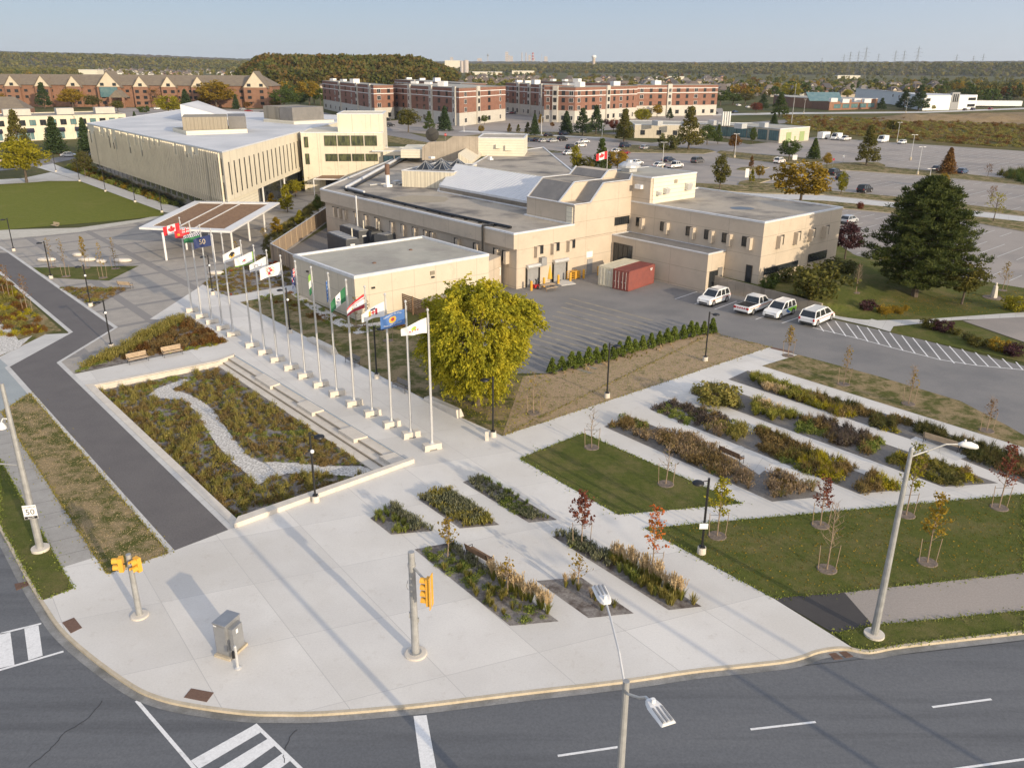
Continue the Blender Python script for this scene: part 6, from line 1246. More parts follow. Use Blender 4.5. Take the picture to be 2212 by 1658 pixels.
def car(px, kind, color, rz, lab, group='parked cars', z=None):
    g = np.array(G(*px)); loc = (*g, ground_z(*g)+.02 if z is None else z)
    if (kind, color) in ccache: return dup(ccache[(kind, color)], loc, rz, lab, group)
    L_, Wd, hb, ht, r0, r1, f1, f0, hh = CARK[kind]; pm = paint(color); t = thing({'suv': 'parked_suv', 'van': 'parked_van', 'minivan': 'parked_minivan', 'pickup': 'pickup_truck'}.get(kind, 'parked_car'), lab, {'pickup': 'pickup truck', 'van': 'van', 'minivan': 'minivan', 'suv': 'suv'}.get(kind, 'car'), loc, rz, group)
    x0, x1 = -L_/2, L_/2; sil = [(x0+.05, .3), (x0, .55), (x0+.02, hb-.12), (x0+.12, hb-.02), (f0, hb), (x1-.35, hh), (x1-.08, hh-.16), (x1, .5), (x1-.05, .3)]
    wr = .36 if kind in ('sedan', 'hatch') else .40; wx = (x0+.85+(.35 if kind == 'pickup' else 0), x1-.88)
    b = MB(); 
    if kind == 'pickup': sil = [(x0+.05, .4), (x0, .6), (x0+.02, hb-.1), (x0+.05, hb), (f0, hb), (x1-.3, hh), (x1-.05, hh-.18), (x1, .5), (x1-.05, .4)]
    lay = [(-Wd/2+.0, .05, 1), (-Wd/2+.08, 0., 1), (Wd/2-.08, 0, 1), (Wd/2, .05, 1)]; n = len(sil); vs = []
    for y, ins, _ in [(-Wd/2, .07, 1), (-Wd/2+.07, 0, 1), (Wd/2-.07, 0, 1), (Wd/2, .07, 1)]:
        for x, z_ in sil: vs.append((x*(1-ins/ (L_/2)), y, z_-(ins if z_ > .6 else -ins*.3)))
    fs = [tuple(range(n)), tuple(range(3*n, 4*n))[::-1]]+[(l*n+(k+1) % n, l*n+k, (l+1)*n+k, (l+1)*n+(k+1) % n) for l in range(3) for k in range(n)]
    b.add(vs, fs); body = fixn(b.build('body', pm, t))
    # glass house
    b = MB(); ti = .16 if kind != 'van' else .08; yb, yt = Wd/2-.06, Wd/2-ti-.04
    vs = [(r0, -yb, hb-.02), (f0, -yb, hb-.02), (f0, yb, hb-.02), (r0, yb, hb-.02), (r1, -yt, ht-.06), (f1, -yt, ht-.06), (f1, yt, ht-.06), (r1, yt, ht-.06)]
    b.add(vs, [(4, 5, 6, 7), (0, 1, 5, 4), (1, 2, 6, 5), (2, 3, 7, 6), (3, 0, 4, 7)]); b.build('windows', K['glass'], t)
    b = MB(); b.prism([(r1-.03, -yt-.02), (f1+.03, -yt-.02), (f1+.03, yt+.02), (r1-.03, yt+.02)], ht-.075, ht)
    for s_ in (-1, 1):
        sk = ((r0, r1), (f0, f1)) + (((r0*.15+f0*.85-.35, r1*.1+f1*.9-.15),) if 0 else ())
        for xb, xt in sk: b.tube([(xb, s_*(yb+.01), hb-.02), (xt, s_*(yt+.01), ht-.05)], .055, 5)
        nb = {'sedan': 1, 'hatch': 1, 'suv': 2, 'minivan': 2, 'pickup': 1, 'van': 0}[kind]
        for q in range(nb): fx = (q+1)/(nb+1); xb, xt = r0+(f0-.3-r0)*fx, r1+(f1-r1)*fx; b.tube([(xb, s_*(yb+.01), hb-.02), (xt, s_*(yt+.01), ht-.05)], .05, 5)
        if kind == 'van': b.add([(x, s_*(y+.015), z_) for x, y, z_ in ((r0, yb, hb-.05), (f0-1.3, yb, hb-.05), (f1-.55, yt, ht-.06), (r1, yt, ht-.06))], [(0, 1, 2, 3)])
    if kind == 'van': b.add([(r0-.015, -yb, hb-.05), (r0-.015, yb, hb-.05), (r1-.015, yt, ht-.05), (r1-.015, -yt, ht-.05)], [(0, 1, 2, 3)])
    if kind in ('suv', 'minivan'): [b.box(((r1+f1)/2, s_*(yt-.1), ht+.03), ((f1-r1)*.8, .04, .04)) for s_ in (-1, 1)]
    b.build('roof', pm, t)
    if kind == 'pickup': MB().box((x0+1.2, 0, hb+.005), (2.0, Wd-.3, .03)).build('truck_bed', K['black'], t)
    for i_, (x, s_) in enumerate([(x, s_) for x in wx for s_ in (-1, 1)]):
        w_ = MB().tube([(x, s_*(Wd/2-.2), wr-.02), (x, s_*(Wd/2+.015), wr-.02)], wr, 16).build('wheel', K['tyre'], t); MB().tube([(x, s_*(Wd/2+.0), wr-.02), (x, s_*(Wd/2+.03), wr-.02)], wr*.6, 10).build('rim', K['rim'], w_)
    for s_ in (-1, 1):
        MB().box((x1-.1, s_*(Wd/2-.28), hh-.22), (.16, .38, .14)).build('headlight', K['lampglow'], t); MB().box((x0+.02, s_*(Wd/2-.13), hb-.22), (.06, .2, .28)).build('tail_light', K['red'], t)
    b = MB(); b.box((x1-.01, 0, .45), (.08, Wd*.6, .16)); b.box((x0+.01, 0, .42), (.08, Wd*.8, .16)); b.box((0, 0, .28), (L_*.8, Wd*.9, .12)); b.build('bumper', K['black'], t)
    ccache[(kind, color)] = t; return t
bd = G(*Zr(122, 980))-G(*Zr(272, 928)); hb_ = math.atan2(bd[1], bd[0])      # nose toward the yard
def stripe(t, kind, colr='orange', nm='side_stripe'):
    L_, Wd, hb, ht = CARK[kind][:4]; b = MB()
    for s_ in (-1, 1): b.box((0, s_*(Wd/2+.004), hb-.24), (L_*.9, .012, .07)); 
    b.build(nm, K[colr], t)
v1 = car((1541, 654), 'suv', 'white', hb_, 'white suv with an orange stripe, nearest the civic building', 'four white vehicles along the retaining wall'); 
v2 = car((1627, 671), 'pickup', 'white', hb_+PI, 'white pickup truck with a red striped tailgate and black bed', 'four white vehicles along the retaining wall')
v3 = dup(v1, (*G(1683, 681), .02), hb_, 'white suv with a bright green rear, between pickup and minivan', 'four white vehicles along the retaining wall')
v4 = car((1763, 695), 'minivan', 'white', hb_+PI, 'white minivan with a red stripe at the end of the row', 'four white vehicles along the retaining wall')
stripe(v1, 'suv'); stripe(v2, 'pickup'); stripe(v4, 'minivan', 'red'); L_, Wd = CARK['suv'][:2]
b = MB(); [b.add([(x, s_*(Wd/2+.006), z_) for x, z_ in ((-2.2, .45), (-.9, .5), (.1, .98), (-2.2, .98))], [(0, 1, 2, 3)]) for s_ in (-1, 1)]; b.box((-2.335, 0, .78), (.02, 1.6, .35)); b.build('green_wrap', K['lime'], v3)
b = MB(); [b.add([(x, s_*(Wd/2+.008), z_) for x, z_ in ((-.9, .42), (-.3, .42), (.3, .7), (.1, .98))], [(0, 1, 2, 3)]) for s_ in (-1, 1)]; b.build('blue_wrap', FC['blue'], v3)
b = MB(); [b.box((-2.9, -.7+.28*k, .9), (.02, .14, .2), 0, 0, .5 if k % 2 else -.5) for k in range(6)]; b.build('tailgate_chevrons', K['red'], v2)
MB().box((.1, 0, 1.77), (.3, 1.1, .08)).build('roof_light_bar', K['grey'], v1)
bt = G(2122, 505)-G(2154, 494.6); hp = math.atan2(bt[1], bt[0]); row = 'cars parked in the far car park'
for (x, y), kd, cl, da, lb in [((58, 576), 'suv', 'navy', 0, 'dark suv at the left edge of the far grass strip'), ((162, 586), 'hatch', 'silver', .2, 'silver car parked below the row of dark shrubs'), ((14, 604), 'sedan', 'white', 0, 'white sedan beside the red one'), ((50, 614), 'sedan', 'red', 0, 'dark red sedan between white cars'), ((118, 668), 'sedan', 'white', 0, 'white sedan half behind a thin sapling'), ((243, 682), 'sedan', 'white', 0, 'white sedan beside the tall lamp foot'), ((292, 652), 'sedan', 'navy', 0, 'navy car behind the white pickup'), ((325, 686), 'pickup', 'white', 0, 'white pickup behind the penthouse roof'), ((448, 658), 'minivan', 'grey', .1, 'grey minivan alone in the lane'),
        ((890, 660), 'suv', 'white', .1, 'white suv driving past the grass island'), ((1188, 724), 'suv', 'black', 0, 'black suv at the head of the middle bay row'), ((1232, 748), 'sedan', 'navy', 0, 'dark sedan hidden behind the yellow sapling'), ((1350, 816), 'suv', 'black', 0, 'black suv alone near the front grass strip'), ((1742, 702), 'sedan', 'black', 0, 'black sedan half under the bronze tree'), ((1876, 716), 'sedan', 'blue', 0, 'blue grey sedan right of the bronze tree'),
        ((1448, 548), 'van', 'white', PI, 'white high-roof van by the scrub edge, the larger one'), ((1552, 556), 'hatch', 'white', PI, 'small white van by the scrub edge, the right one'), ((1197, 534), 'van', 'white', PI, 'white ambulance-like van beside the box trailer'), ((1246, 538), 'pickup', 'white', PI, 'white pickup at the end of the works vehicles'),
        ((670, 352), 'sedan', 'white', 0, 'white car beyond the flats, left one'), ((722, 362), 'sedan', 'white', 0, 'white car beyond the flats, right one'), ((652, 388), 'sedan', 'blue', 0, 'blue car below the two white ones beyond the flats'), ((545, 396), 'sedan', 'black', 0, 'dark car by the corner of the rightmost flats'), ((332, 396), 'suv', 'white', 0, 'white car in front of the tall white bay of the flats'), ((915, 382), 'sedan', 'white', 0, 'white car beside the dark pines near the brick office'), ((1892, 376), 'sedan', 'black', 0, 'dark car in front of the white office'), ((1935, 374), 'suv', 'navy', 0, 'second dark car in front of the white office'), ((2030, 371), 'sedan', 'red', 0, 'red car near the white trailer')]:
    car(Y3(x, y), kd, cl, hp+PI+da, lb, row)
car(Zr(-250+1265*0, 0) if 0 else (1833, 482), 'hatch', 'silver', hp+PI, 'silver hatchback with green sides beyond the east wing', row)
for (x, y), kd, cl, lb in [((530, 550), 'suv', 'black', 'black suv right of the stair tower'), ((512, 512), 'sedan', 'black', 'dark car beyond the black suv by the flats'), ((1553, 614), 'sedan', 'black', 'black sedan by the traffic lamp in the side street'), ((1650, 607), 'suv', 'navy', 'dark suv near the spruces'), ((1640, 643), 'suv', 'black', 'black suv at the end of the staff row'), ((1435, 648), 'sedan', 'navy', 'leftmost car seen over the flat roof'), ((1478, 646), 'sedan', 'black', 'dark car second over the flat roof'), ((1520, 652), 'sedan', 'silver', 'silver car third over the flat roof'), ((1580, 652), 'sedan', 'silver', 'silver car fourth over the flat roof'), ((1780, 656), 'sedan', 'white', 'white sedan on the grass edge'), ((1757, 682), 'suv', 'white', 'white suv behind the yellow tree'), ((1700, 697), 'suv', 'black', 'black suv beside the white one behind the yellow tree'), ((1683, 732), 'sedan', 'white', 'white car at the corner of the rear roof')]:
    car(Y2(x, y), kd, cl, hp+PI, lb, row)
cols_ = ['white', 'navy', 'black', 'silver', 'grey', 'red']
for k in range(10): car(Y2(1290+k*26, 470-k*.6), 'sedan' if k % 3 else 'suv', cols_[k*5 % 6], 1.4, 'parked car in the row before the flats\' courtyard', 'cars before the flats')
for k, ((x, y), cl) in enumerate((((1375, 462), 'white'), ((1600, 457), 'red'), ((1690, 467), 'grey'), ((1800, 441), 'white'), ((1012, 441), 'white'), ((1900, 458), 'navy'), ((1560, 445), 'silver'), ((1745, 452), 'black'))): car(Y1(x, y), 'sedan', cl, .2*k, ['white car before the gabled lodge, beside the small tree', 'dark red car before the gabled lodge', 'grey car beside the roof plant of city hall', 'white car right of the lodge', 'white car at the lodge porch', 'navy car beyond the second roof plant', 'silver car between the white and red cars at the lodge', 'black car right of the grey one at the lodge'][k], 'cars at the gabled lodge')
car((150, 339), 'sedan', 'silver', .25, 'silver car driving in the street behind the great lawn', 'cars in the street')
car((28, 344), 'sedan', 'navy', .3, 'dark blue car at the left edge by the shops', 'cars in the street'); car((5, 352), 'suv', 'white', .3, 'white car at the left edge by the shops', 'cars in the street')
g = G(*Y3(1128, 530)); t = thing('box_trailer', 'white box trailer beside the works vehicles', 'trailer', (*g, 0), hp); MB().box((0, 0, 1.6), (6, 2.3, 2.3)).build('box', K['signw'], t)
for s_ in (-1, 1): b = MB(); b.tube([(-.5, s_*1.0, .4), (-.5, s_*1.2, .4)], .4, 14); b.tube([(.5, s_*1.0, .4), (.5, s_*1.2, .4)], .4, 14); b.build('wheel', K['tyre'], t)
g = G(*Y3(2065, 357)); t = thing('box_trailer', 'long white semi-trailer near the right edge beyond the field', 'trailer', (*g, 0), -.05); MB().box((0, 0, 2.6), (34, 3, 3.6)).build('box', K['signw'], t); b = MB(); [b.tube([(x, -1.5, .5), (x, 1.5, .5)], .5, 12) for x in (-12, -10, 10, 12)]; b.build('wheels', K['tyre'], t)
# ---------------- car park lights
for k, (bx_, tp_, l) in enumerate((((648, 632), (660, 502), 'tall car park light before the sage green shrubs'), ((258, 690), (268, 547), 'tall car park light among the white cars'), ((1598, 643), (1620, 507), 'tall car park light by the upper bays, the left one'), ((1636, 723), (1660, 572), 'tall car park light on the end of the long island'), ((1525, 545), (1536, 440), 'tall car park light at the scrub edge'), ((1690, 805), (1722, 690), 'tall car park light behind the crown of the dark pine'), ((1022, 392), (1028, 315), 'thin light by the brick office'), ((1573, 388), (1578, 305), 'thin light by the white office'))):
    g = G(*Y3(*bx_)); h = Hh(Y3(*bx_), Y3(*tp_)[1]); 
    t = thing('car_park_light', l, 'lamp post', (*g, 0), 0, 'car park lights'); MB().cone((0, 0), .32, .3, 0, .9, 12).build('concrete_foot', K['ybol'] if 0 else K['curb'], t); MB().tube([(0, 0, .9), (0, 0, h)], [.1, .06], 8).build('pole', K['alum'], t)
    b = MB(); [b.box((s_*.6, 0, h), (.7, .35, .12)) for s_ in (-1, 1)]; b.box((0, 0, h), (.6, .06, .06)); b.build('lamp_heads', K['alum'], t)
for k, (bx_, tp_, l) in enumerate((((955, 452), (978, 228), 'very tall thin mast in the scrub field'), )):
    g = G(*Y3(*bx_)); h = Hh(Y3(*bx_), Y3(*tp_)[1]); o = MB().tube([(0, 0, 0), (0, 0, h)], [.22, .1], 6).build('mast', K['galv']); o.location = (*g, 0); tag(o, l, 'mast')
for (x, y, yt_), l in (((1895, 632, 530), 'street lamp by the small side street'), ((1505, 610, 485), 'street lamp in front of the flats'), ((1008, 585, 545), 'short marker post on the grass verge')):
    g = G(*Y2(x, y)); h = Hh(Y2(x, y), Y2(x, yt_)[1]); t = thing('street_lamp', l, 'lamp post', (*g, 0), 0, 'street lamps by the flats'); MB().tube([(0, 0, 0), (0, 0, h)], [.14, .08], 8).build('pole', K['alum'], t); MB().box((.5, 0, h), (1.2, .3, .12)).build('lamp_head', K['alum'], t)
# ================================================================ vegetation
def unit(n): v = rng.normal(size=(n, 3)); return v/np.linalg.norm(v, axis=1)[:, None]
def quads(P_, s, up=.0, asp=1.6, dirs=None):
    """one small leaf-shaped quad per point"""
    n = len(P_); a = unit(n) if dirs is None else dirs; a = a+np.array([0, 0, up]); a /= np.linalg.norm(a, axis=1)[:, None]; r = unit(n); b = np.cross(a, r); b /= np.linalg.norm(b, axis=1)[:, None]+1e-9
    s = (np.ones(n)*s*rng.uniform(.6, 1.3, n))[:, None]; V_ = np.stack([P_-a*s*asp/2, P_+b*s/2, P_+a*s*asp/2, P_-b*s/2], 1).reshape(-1, 3)
    return V_, np.arange(n*4).reshape(-1, 4)
def join(parts):
    V_, Q_, M_ = [], [], []; o = 0
    for k, (v, q) in enumerate(parts): V_.append(v); Q_.append(q+o); M_.append(np.full(len(q), k)); o += len(v)
    return np.concatenate(V_), np.concatenate(Q_), np.concatenate(M_)
def clumps(nc, npc, env, rad, flat=.75):
    """leaf positions in nc clumps; env(k) gives a clump centre"""
    C_ = np.array([env() for _ in range(nc)]); R_ = rad*rng.uniform(.6, 1.3, nc)
    d = unit(nc*npc)*(rng.uniform(.35, 1, nc*npc)**.6)[:, None]; d[:, 2] *= flat
    return np.repeat(C_, npc, 0)+d*np.repeat(R_, npc)[:, None]
def env_round(rx, rz, cz, lo=.45):
    def f():
        while 1:
            d = unit(1)[0]; r = rng.uniform(lo, 1)**.7; p = np.array([d[0]*rx*r, d[1]*rx*r, d[2]*rz*r])
            w = 1+.22*math.sin(3*math.atan2(d[1], d[0])+2*d[2]); p[:2] *= w
            if p[2] > -rz*.85: return p+[0, 0, cz]
    return f
def env_cone(r0, z0, z1, pw=1., lo=.35):
    def f():
        t = rng.uniform(0, 1)**1.35; z = z0+(z1-z0)*t; R_ = r0*(1-t)**pw*(.85+.15*math.sin(t*5)); a = rng.uniform(0, 2*PI); r = R_*rng.uniform(lo, 1)**.6; return np.array([r*math.cos(a), r*math.sin(a), z])
    return f
def trunk(h, r, limbs=6, spread=1.5, top=.8, lean=.1, seed=0, n=7):
    rr = random.Random(seed); b = MB(); pts = [(0, 0, -.1)]; x = y = 0
    for i in range(1, 5): x += rr.uniform(-lean, lean); y += rr.uniform(-lean, lean); pts.append((x, y, h*top*i/4))
    b.tube(pts, [r*1.15, r*.85, r*.7, r*.5, r*.15], n)
    for k in range(limbs):
        z = h*rr.uniform(.25, .7); a = k*2.4+rr.random(); L_ = spread*rr.uniform(.6, 1.1); t = z/(h*top); i = min(3, int(t*4)); q = np.array(pts[i])*(1-(t*4-i))+np.array(pts[i+1])*(t*4-i)
        b.tube([tuple(q), (q[0]+math.cos(a)*L_*.5, q[1]+math.sin(a)*L_*.5, z+L_*.45), (q[0]+math.cos(a)*L_, q[1]+math.sin(a)*L_, z+L_*1.1)], [r*.42, r*.25, r*.06], 5)
    return b
def mesh_only(o): d = o.data; bpy.data.objects.remove(o); return d
TPL = {}
def tpl(kind):
    """(height, trunk mesh, crown arrays)"""
    if kind in TPL: return TPL[kind]
    if kind == 'round': h = 9; t = trunk(h, .2, 7, 2.2); P_ = clumps(75, 48, env_round(3.1, 3.3, 5.5), .95); s = .28
    elif kind == 'oval': h = 10; t = trunk(h, .2, 7, 1.7); P_ = clumps(80, 48, env_round(2.3, 4.1, 5.7), .9); s = .27
    elif kind == 'pyramid': h = 11; t = trunk(h, .2, 8, 1.5); P_ = clumps(95, 44, env_cone(3.0, 1.6, 10.6, .75), .8); s = .27
    elif kind == 'spruce':
        h = 11; t = trunk(h, .18, 0, 1, .95); pts = []
        for k in range(26):
            z = 1.0+9.7*k/26; R_ = 2.7*(1-k/26)**.85+.15; m = int(9+12*(1-k/26))
            for j in range(m):
                a = 2*PI*(j+rng.random())/m; L_ = R_*rng.uniform(.75, 1.1)
                for q in range(9): f = (q+1)/9; pts.append((L_*f*math.cos(a)+rng.normal()*.09, L_*f*math.sin(a)+rng.normal()*.09, z-.35*L_*f*f+rng.normal()*.07+.1))
        P_ = np.array(pts); s = .34
    elif kind == 'column': h = 6; t = trunk(h, .08, 6, .7); P_ = clumps(60, 34, env_cone(1.25, .9, 5.8, .6), .42); s = .2
    elif kind == 'thin': h = 7; t = trunk(h, .1, 9, 1.5, .9); P_ = clumps(34, 13, env_round(1.7, 2.4, 4.3, .5), .55); s = .17
    elif kind == 'bush': h = 2; t = trunk(1.4, .06, 5, .7); P_ = clumps(46, 36, env_round(1.15, .85, .85, .5), .38); P_[:, 2] = np.abs(P_[:, 2]); s = .13
    v, q = quads(P_, s, .15); TPL[kind] = (h, mesh_only(t.build('trunk', K['bark'])), (v, q)); return TPL[kind]
crowns = {}
def crown(kind, leafm):
    if (kind, leafm) not in crowns: h, tm, (v, q) = tpl(kind); crowns[(kind, leafm)] = mesh_only(npmesh('crown', v, q, LM[leafm]))
    return crowns[(kind, leafm)]
def tree_at(p, h, kind, leafm, lab, w=1., group='trees in the grounds', cat='tree', nm='tree', cn='crown'):
    h0, tm, _ = tpl(kind); s = h/h0; t = thing(nm, lab, cat, p, random.uniform(0, 6.28), group); t.scale = (s*w, s*w, s)
    for n, me in (('trunk', tm), (cn, crown(kind, leafm))): o = bpy.data.objects.new(n, me); col.objects.link(o); o.parent = t
    return t
def tree(fn, x, yb, yt, kind, leafm, lab, w=1., **kw):
    w *= {'spruce': 1.35, 'pyramid': 1.2, 'round': 1.15, 'column': 1.35}.get(kind, 1)
    px = fn(x, yb); p = P3(*px); h = Hh(px, fn(x, yt)[1])-p[2]; return tree_at(p, max(h, .8), kind, leafm, lab, w, **kw)
I_ = lambda x, y: (x, y)
# ---- the big honey locust
g = G(1030, 874); t = thing('honey_locust', 'large round yellow-green tree with drooping sprays at the bend of the walk', 'tree', (*g, 0)); trunk(8.5, .3, 12, 3.2, .9, .15, 3).build('trunk', K['bark'], t)
rng = np.random.default_rng(5)
C_ = np.array([env_round(4.45, 4.75, 5.95, .5)() for _ in range(640)]); C_[:, 0] *= 1+.08*np.sin(C_[:, 2]); P_ = []; D_ = []
for c in C_:
    out = c-np.array([0, 0, 5.4]); out /= np.linalg.norm(out)+1e-6; out[2] = out[2]*.3-.12
    for k in range(9):
        d = out+unit(1)[0]*.6; d /= np.linalg.norm(d); L_ = rng.uniform(.45, .95); st = c+unit(1)[0]*.35
        for j in range(16): f = j/16; P_.append(st+d*L_*f+np.array([0, 0, -.35*f*f])+rng.normal(size=3)*.06); D_.append(d+np.array([0, 0, -.9*f])+rng.normal(size=3)*.5)
v, q = quads(np.array(P_), .125, 0, 1.9, np.array(D_)); npmesh('crown', v, q, LM['locust'], t)
# ---- the big pine
p = P3(1975, 640); t = thing('pine_tree', 'large broad dark green pine on the right lawn', 'tree', p); trunk(13.5, .38, 4, 3, .98, .12, 8).build('trunk', K['bark'], t)
P_, D_ = [], []; b = MB(); rr = random.Random(4)
for k in range(210):
    tt = (k/210)**.85; z = 1.3+12.9*tt; R_ = 8.0*(math.sin(min(1, (tt+.10)/.34)*PI/2))*(1-tt)**.62*.98; a = k*2.399+rr.uniform(-.3, .3); L_ = max(.7, R_*rr.uniform(.62, 1.12)); up_a = .12+.5*tt
    e = np.array([math.cos(a)*L_, math.sin(a)*L_, z+L_*up_a*.6]); s0 = np.array([0, 0, z]); b.tube([tuple(s0), tuple(e)], [.07, .02], 4)
    ncl = int(4+L_*2.6)
    for j in range(ncl):
        f = 1-(j/ncl)**1.2*.72; c = s0+(e-s0)*f+rng.normal(size=3)*np.array([.42, .42, .22])*min(1, L_/3)
        m = 40; d = unit(m); d[:, 2] = np.abs(d[:, 2])*.9+.1; r_ = rng.uniform(.1, .55, m)[:, None]; P_.append(c+d*r_); D_.append(d+rng.normal(size=(m, 3))*.25)
b.build('branches', K['bark'], t); v, q = quads(np.concatenate(P_), .095, .2, 4., np.concatenate(D_)); npmesh('crown', v, q, LM['pine'], t)
# ---- cedar row
h0 = None
ced = [(625, 1620), (700, 1600), (775, 1585), (830, 1572), (905, 1555), (965, 1540), (1030, 1525), (1093, 1510), (1142, 1490), (1210, 1470), (1262, 1455), (1322, 1440), (1388, 1425), (1450, 1405), (1510, 1390), (1565, 1372), (1635, 1355), (1693, 1340), (1737, 1330), (1795, 1322), (1860, 1310)]
v0 = None
for k, (x, y) in enumerate(ced):
    px = Z2(x, y+55); g = G(*px); lab = 'small conical cedar in the row along the yard, %s' % ('nearest the yellow tree' if k == 0 else 'at the right end of the row' if k == len(ced)-1 else 'number %d from the yellow tree' % (k+1)); s = random.uniform(.88, 1.12)
    if v0 is None:
        v0 = thing('cedar', lab, 'cedar', (*g, 0), 0, 'cedars in the row along the yard'); P_ = clumps(60, 26, env_cone(.42, .12, 1.38, .7, .6), .13, 1.2); P_[:, :2] *= 1.25; v, q = quads(P_, .095, .8, 1.8); npmesh('crown', v, q, LM['cedar'], v0); MB().tube([(0, 0, 0), (0, 0, 1.2)], [.04, .01], 6).build('trunk', K['bark'], v0)
    else: dup(v0, (*g, 0), random.random()*6, lab, sc=(s, s, s*random.uniform(.95, 1.15)))
# ---- young staked trees
def sapling(px, top, leafm, lab, nleaf=160, bare=False, stakes=2, ring=.62, wid=.75, z0=.0, seed=0, ls=.13):
    g = G(*px); rr = random.Random(seed+int(px[0])); H_ = Hh(px, top); t = thing('young_tree', lab, 'young tree', (*g, ground_z(*g)+z0), 0, 'young staked trees')
    b = MB(); tips = []; b.tube([(0, 0, 0), (rr.uniform(-.1, .1), 0, H_*.5), (rr.uniform(-.15, .15), 0, H_)], [.045, .03, .008], 6); nb = 26 if bare else 16
    for k in range(nb):
        z = H_*(.32+.64*k/nb); a = k*2.4; L_ = wid*(1.15-.75*k/nb)*rr.uniform(.6, 1.1); e = np.array([math.cos(a)*L_, math.sin(a)*L_, z+L_*.95]); b.tube([(0, 0, z), (e[0]*.5, e[1]*.5, z+L_*.4), tuple(e)], [.018, .012, .004], 4); tips.append((np.array([0, 0, z]), e))
        if bare:
            for j in range(3): f = .4+.2*j; q = tips[-1][0]*(1-f)+e*f; b.tube([tuple(q), (q[0]+rr.uniform(-.3, .3), q[1]+rr.uniform(-.3, .3), q[2]+.32)], [.008, .003], 3)
    b.build('trunk', K['barkp'], t)
    if nleaf:
        P_ = []
        for k in range(int(nleaf*1.7)): s0, e = tips[rr.randrange(len(tips))]; f = rr.uniform(.25, 1.05); P_.append(s0*(1-f)+e*f+np.array([rr.gauss(0, .09), rr.gauss(0, .09), rr.gauss(0, .09)]))
        v, q = quads(np.array(P_), ls, 0, 1.25); npmesh('crown', v, q, LM[leafm], t)
    for k in range(stakes): s_ = -1 if k else 1; MB().tube([(s_*.5, 0, 0), (s_*.58, 0, 1.6)], .023, 5).build('stake', K['stake'], t)
    if stakes: MB().tube([(-.55, 0, 1.45), (.55, 0, 1.5)], .012, 4).build('tie', K['black'], t)
    if ring: MB().lathe((0, 0, -.02), [(ring, 0), (ring*.85, .07), (ring*.3, .05), (0, .04)], 18).build('mulch_ring', K['mulchring'], t)
    return t
for a in (((1278, 966), 880, 'olive', 'bare thin sapling at the top corner of the parallelogram lawn', 14), ((1438, 1045), 960, 'olive', 'bare thin sapling inside the parallelogram lawn', 8), ((1256, 1178), 1060, 'red', 'dark red young maple at the top of the straw grass bed', 330), ((1408, 1243), 1088, 'flame', 'patchy orange-red young maple behind the straw grass', 170),
          ((1549, 1157), 1028, 'yellow', 'bright yellow-green young tree beside the lamp post with a notice', 340), ((1772, 1134), 1030, 'red', 'sparse purple-red young tree by the lower cross path', 150), ((1957, 1112), 955, 'yellow', 'yellow-green young tree behind the street light pole', 300), ((2003, 1214), 1062, 'gold', 'orange-brown young tree right of the street light pole', 300), ((2158, 1096), 960, 'red', 'dark red young tree with black ties near the right edge', 260)): sapling(*a)
sapling((1786, 1229), 1085, 'olive', 'bare pale many-branched young tree on the front lawn', 0, True)
sapling((967, 1203), 1118, 'gold', 'small yellow tree in the strip with the dark bench', 110, stakes=0, ring=0, z0=.02, wid=.55); sapling((1096, 1284), 1200, 'gold', 'thin pinkish sapling in the strip with the dark bench', 40, stakes=0, ring=0, wid=.5); sapling((1248, 1272), 1200, 'gold', 'thin sapling in the small gravelly bed', 45, stakes=0, ring=0, wid=.6)
for px, tp_, lf, n_, l in (((1702, 768), 705, 'gold', 120, 'narrow rusty sapling at the tip of the tactile strip'), ((1822, 830), 750, 'gold', 45, 'nearly bare sapling on the east lawn, second from the left'), ((1962, 872), 790, 'gold', 30, 'nearly bare sapling on the east lawn, third from the left'), ((2131, 930), 860, 'rustl', 30, 'bushy bare sapling at the right of the east lawn')): sapling(px, tp_, lf, l, n_, bare=True, wid=.55)
for px, tp_, n_, l in (((112, 577), 512, 40, 'sparse tree behind the leftmost pebble seat'), ((143, 597), 515, 40, 'sparse tree, second from the left, on the small lawn by the court'), ((186, 579), 508, 260, 'fuller yellowish tree in the middle of the small lawn by the court'), ((223, 600), 520, 60, 'sparse tree, second from the right, on the small lawn by the court'), ((250, 580), 512, 50, 'sparse tree at the right of the small lawn by the court')): sapling(px, tp_, 'gold', l, n_, wid=.5)
sheet('court_lawn', [(62, 578), (300, 574), (235, 606), (110, 600)], .004, K['lawn']); sheet('planting_bed', [(128, 620), (283, 621), (200, 664)], .003, K['mulch'])
for px, tp_, n_, l in (((20, 642), 570, 90, 'rusty sapling in the left garden, nearest the frame edge'), ((60, 672), 590, 70, 'rusty sapling in the left garden, the right one')): sapling(px, tp_, 'rustl', l, n_)
for px, tp_, n_, l in (((770, 706), 640, 40, 'thin sapling below the corner of the annex'), ((795, 708), 640, 30, 'thin sapling right of the annex corner'), ((838, 735), 670, 20, 'thin sapling on the lawn below the slat screen'), ((1153, 892), 800, 10, 'bare sapling on the seeded lawn'), ((905, 760), 690, 15, 'thin sapling left of the big yellow tree')): sapling(px, tp_, 'gold', l, n_, wid=.5, ring=.6)
sapling((1849, 632), 590, 'olive', 'small bare tree on the bank lawn', 0, True, 0, .5); sapling((2165, 627), 565, 'gold', 'thin yellowish sapling beside the standing stone', 90, stakes=1); sapling((515, 580), 520, 'gold', 'yellow-leaved sapling behind the red-leaved bed', 90, wid=.6)
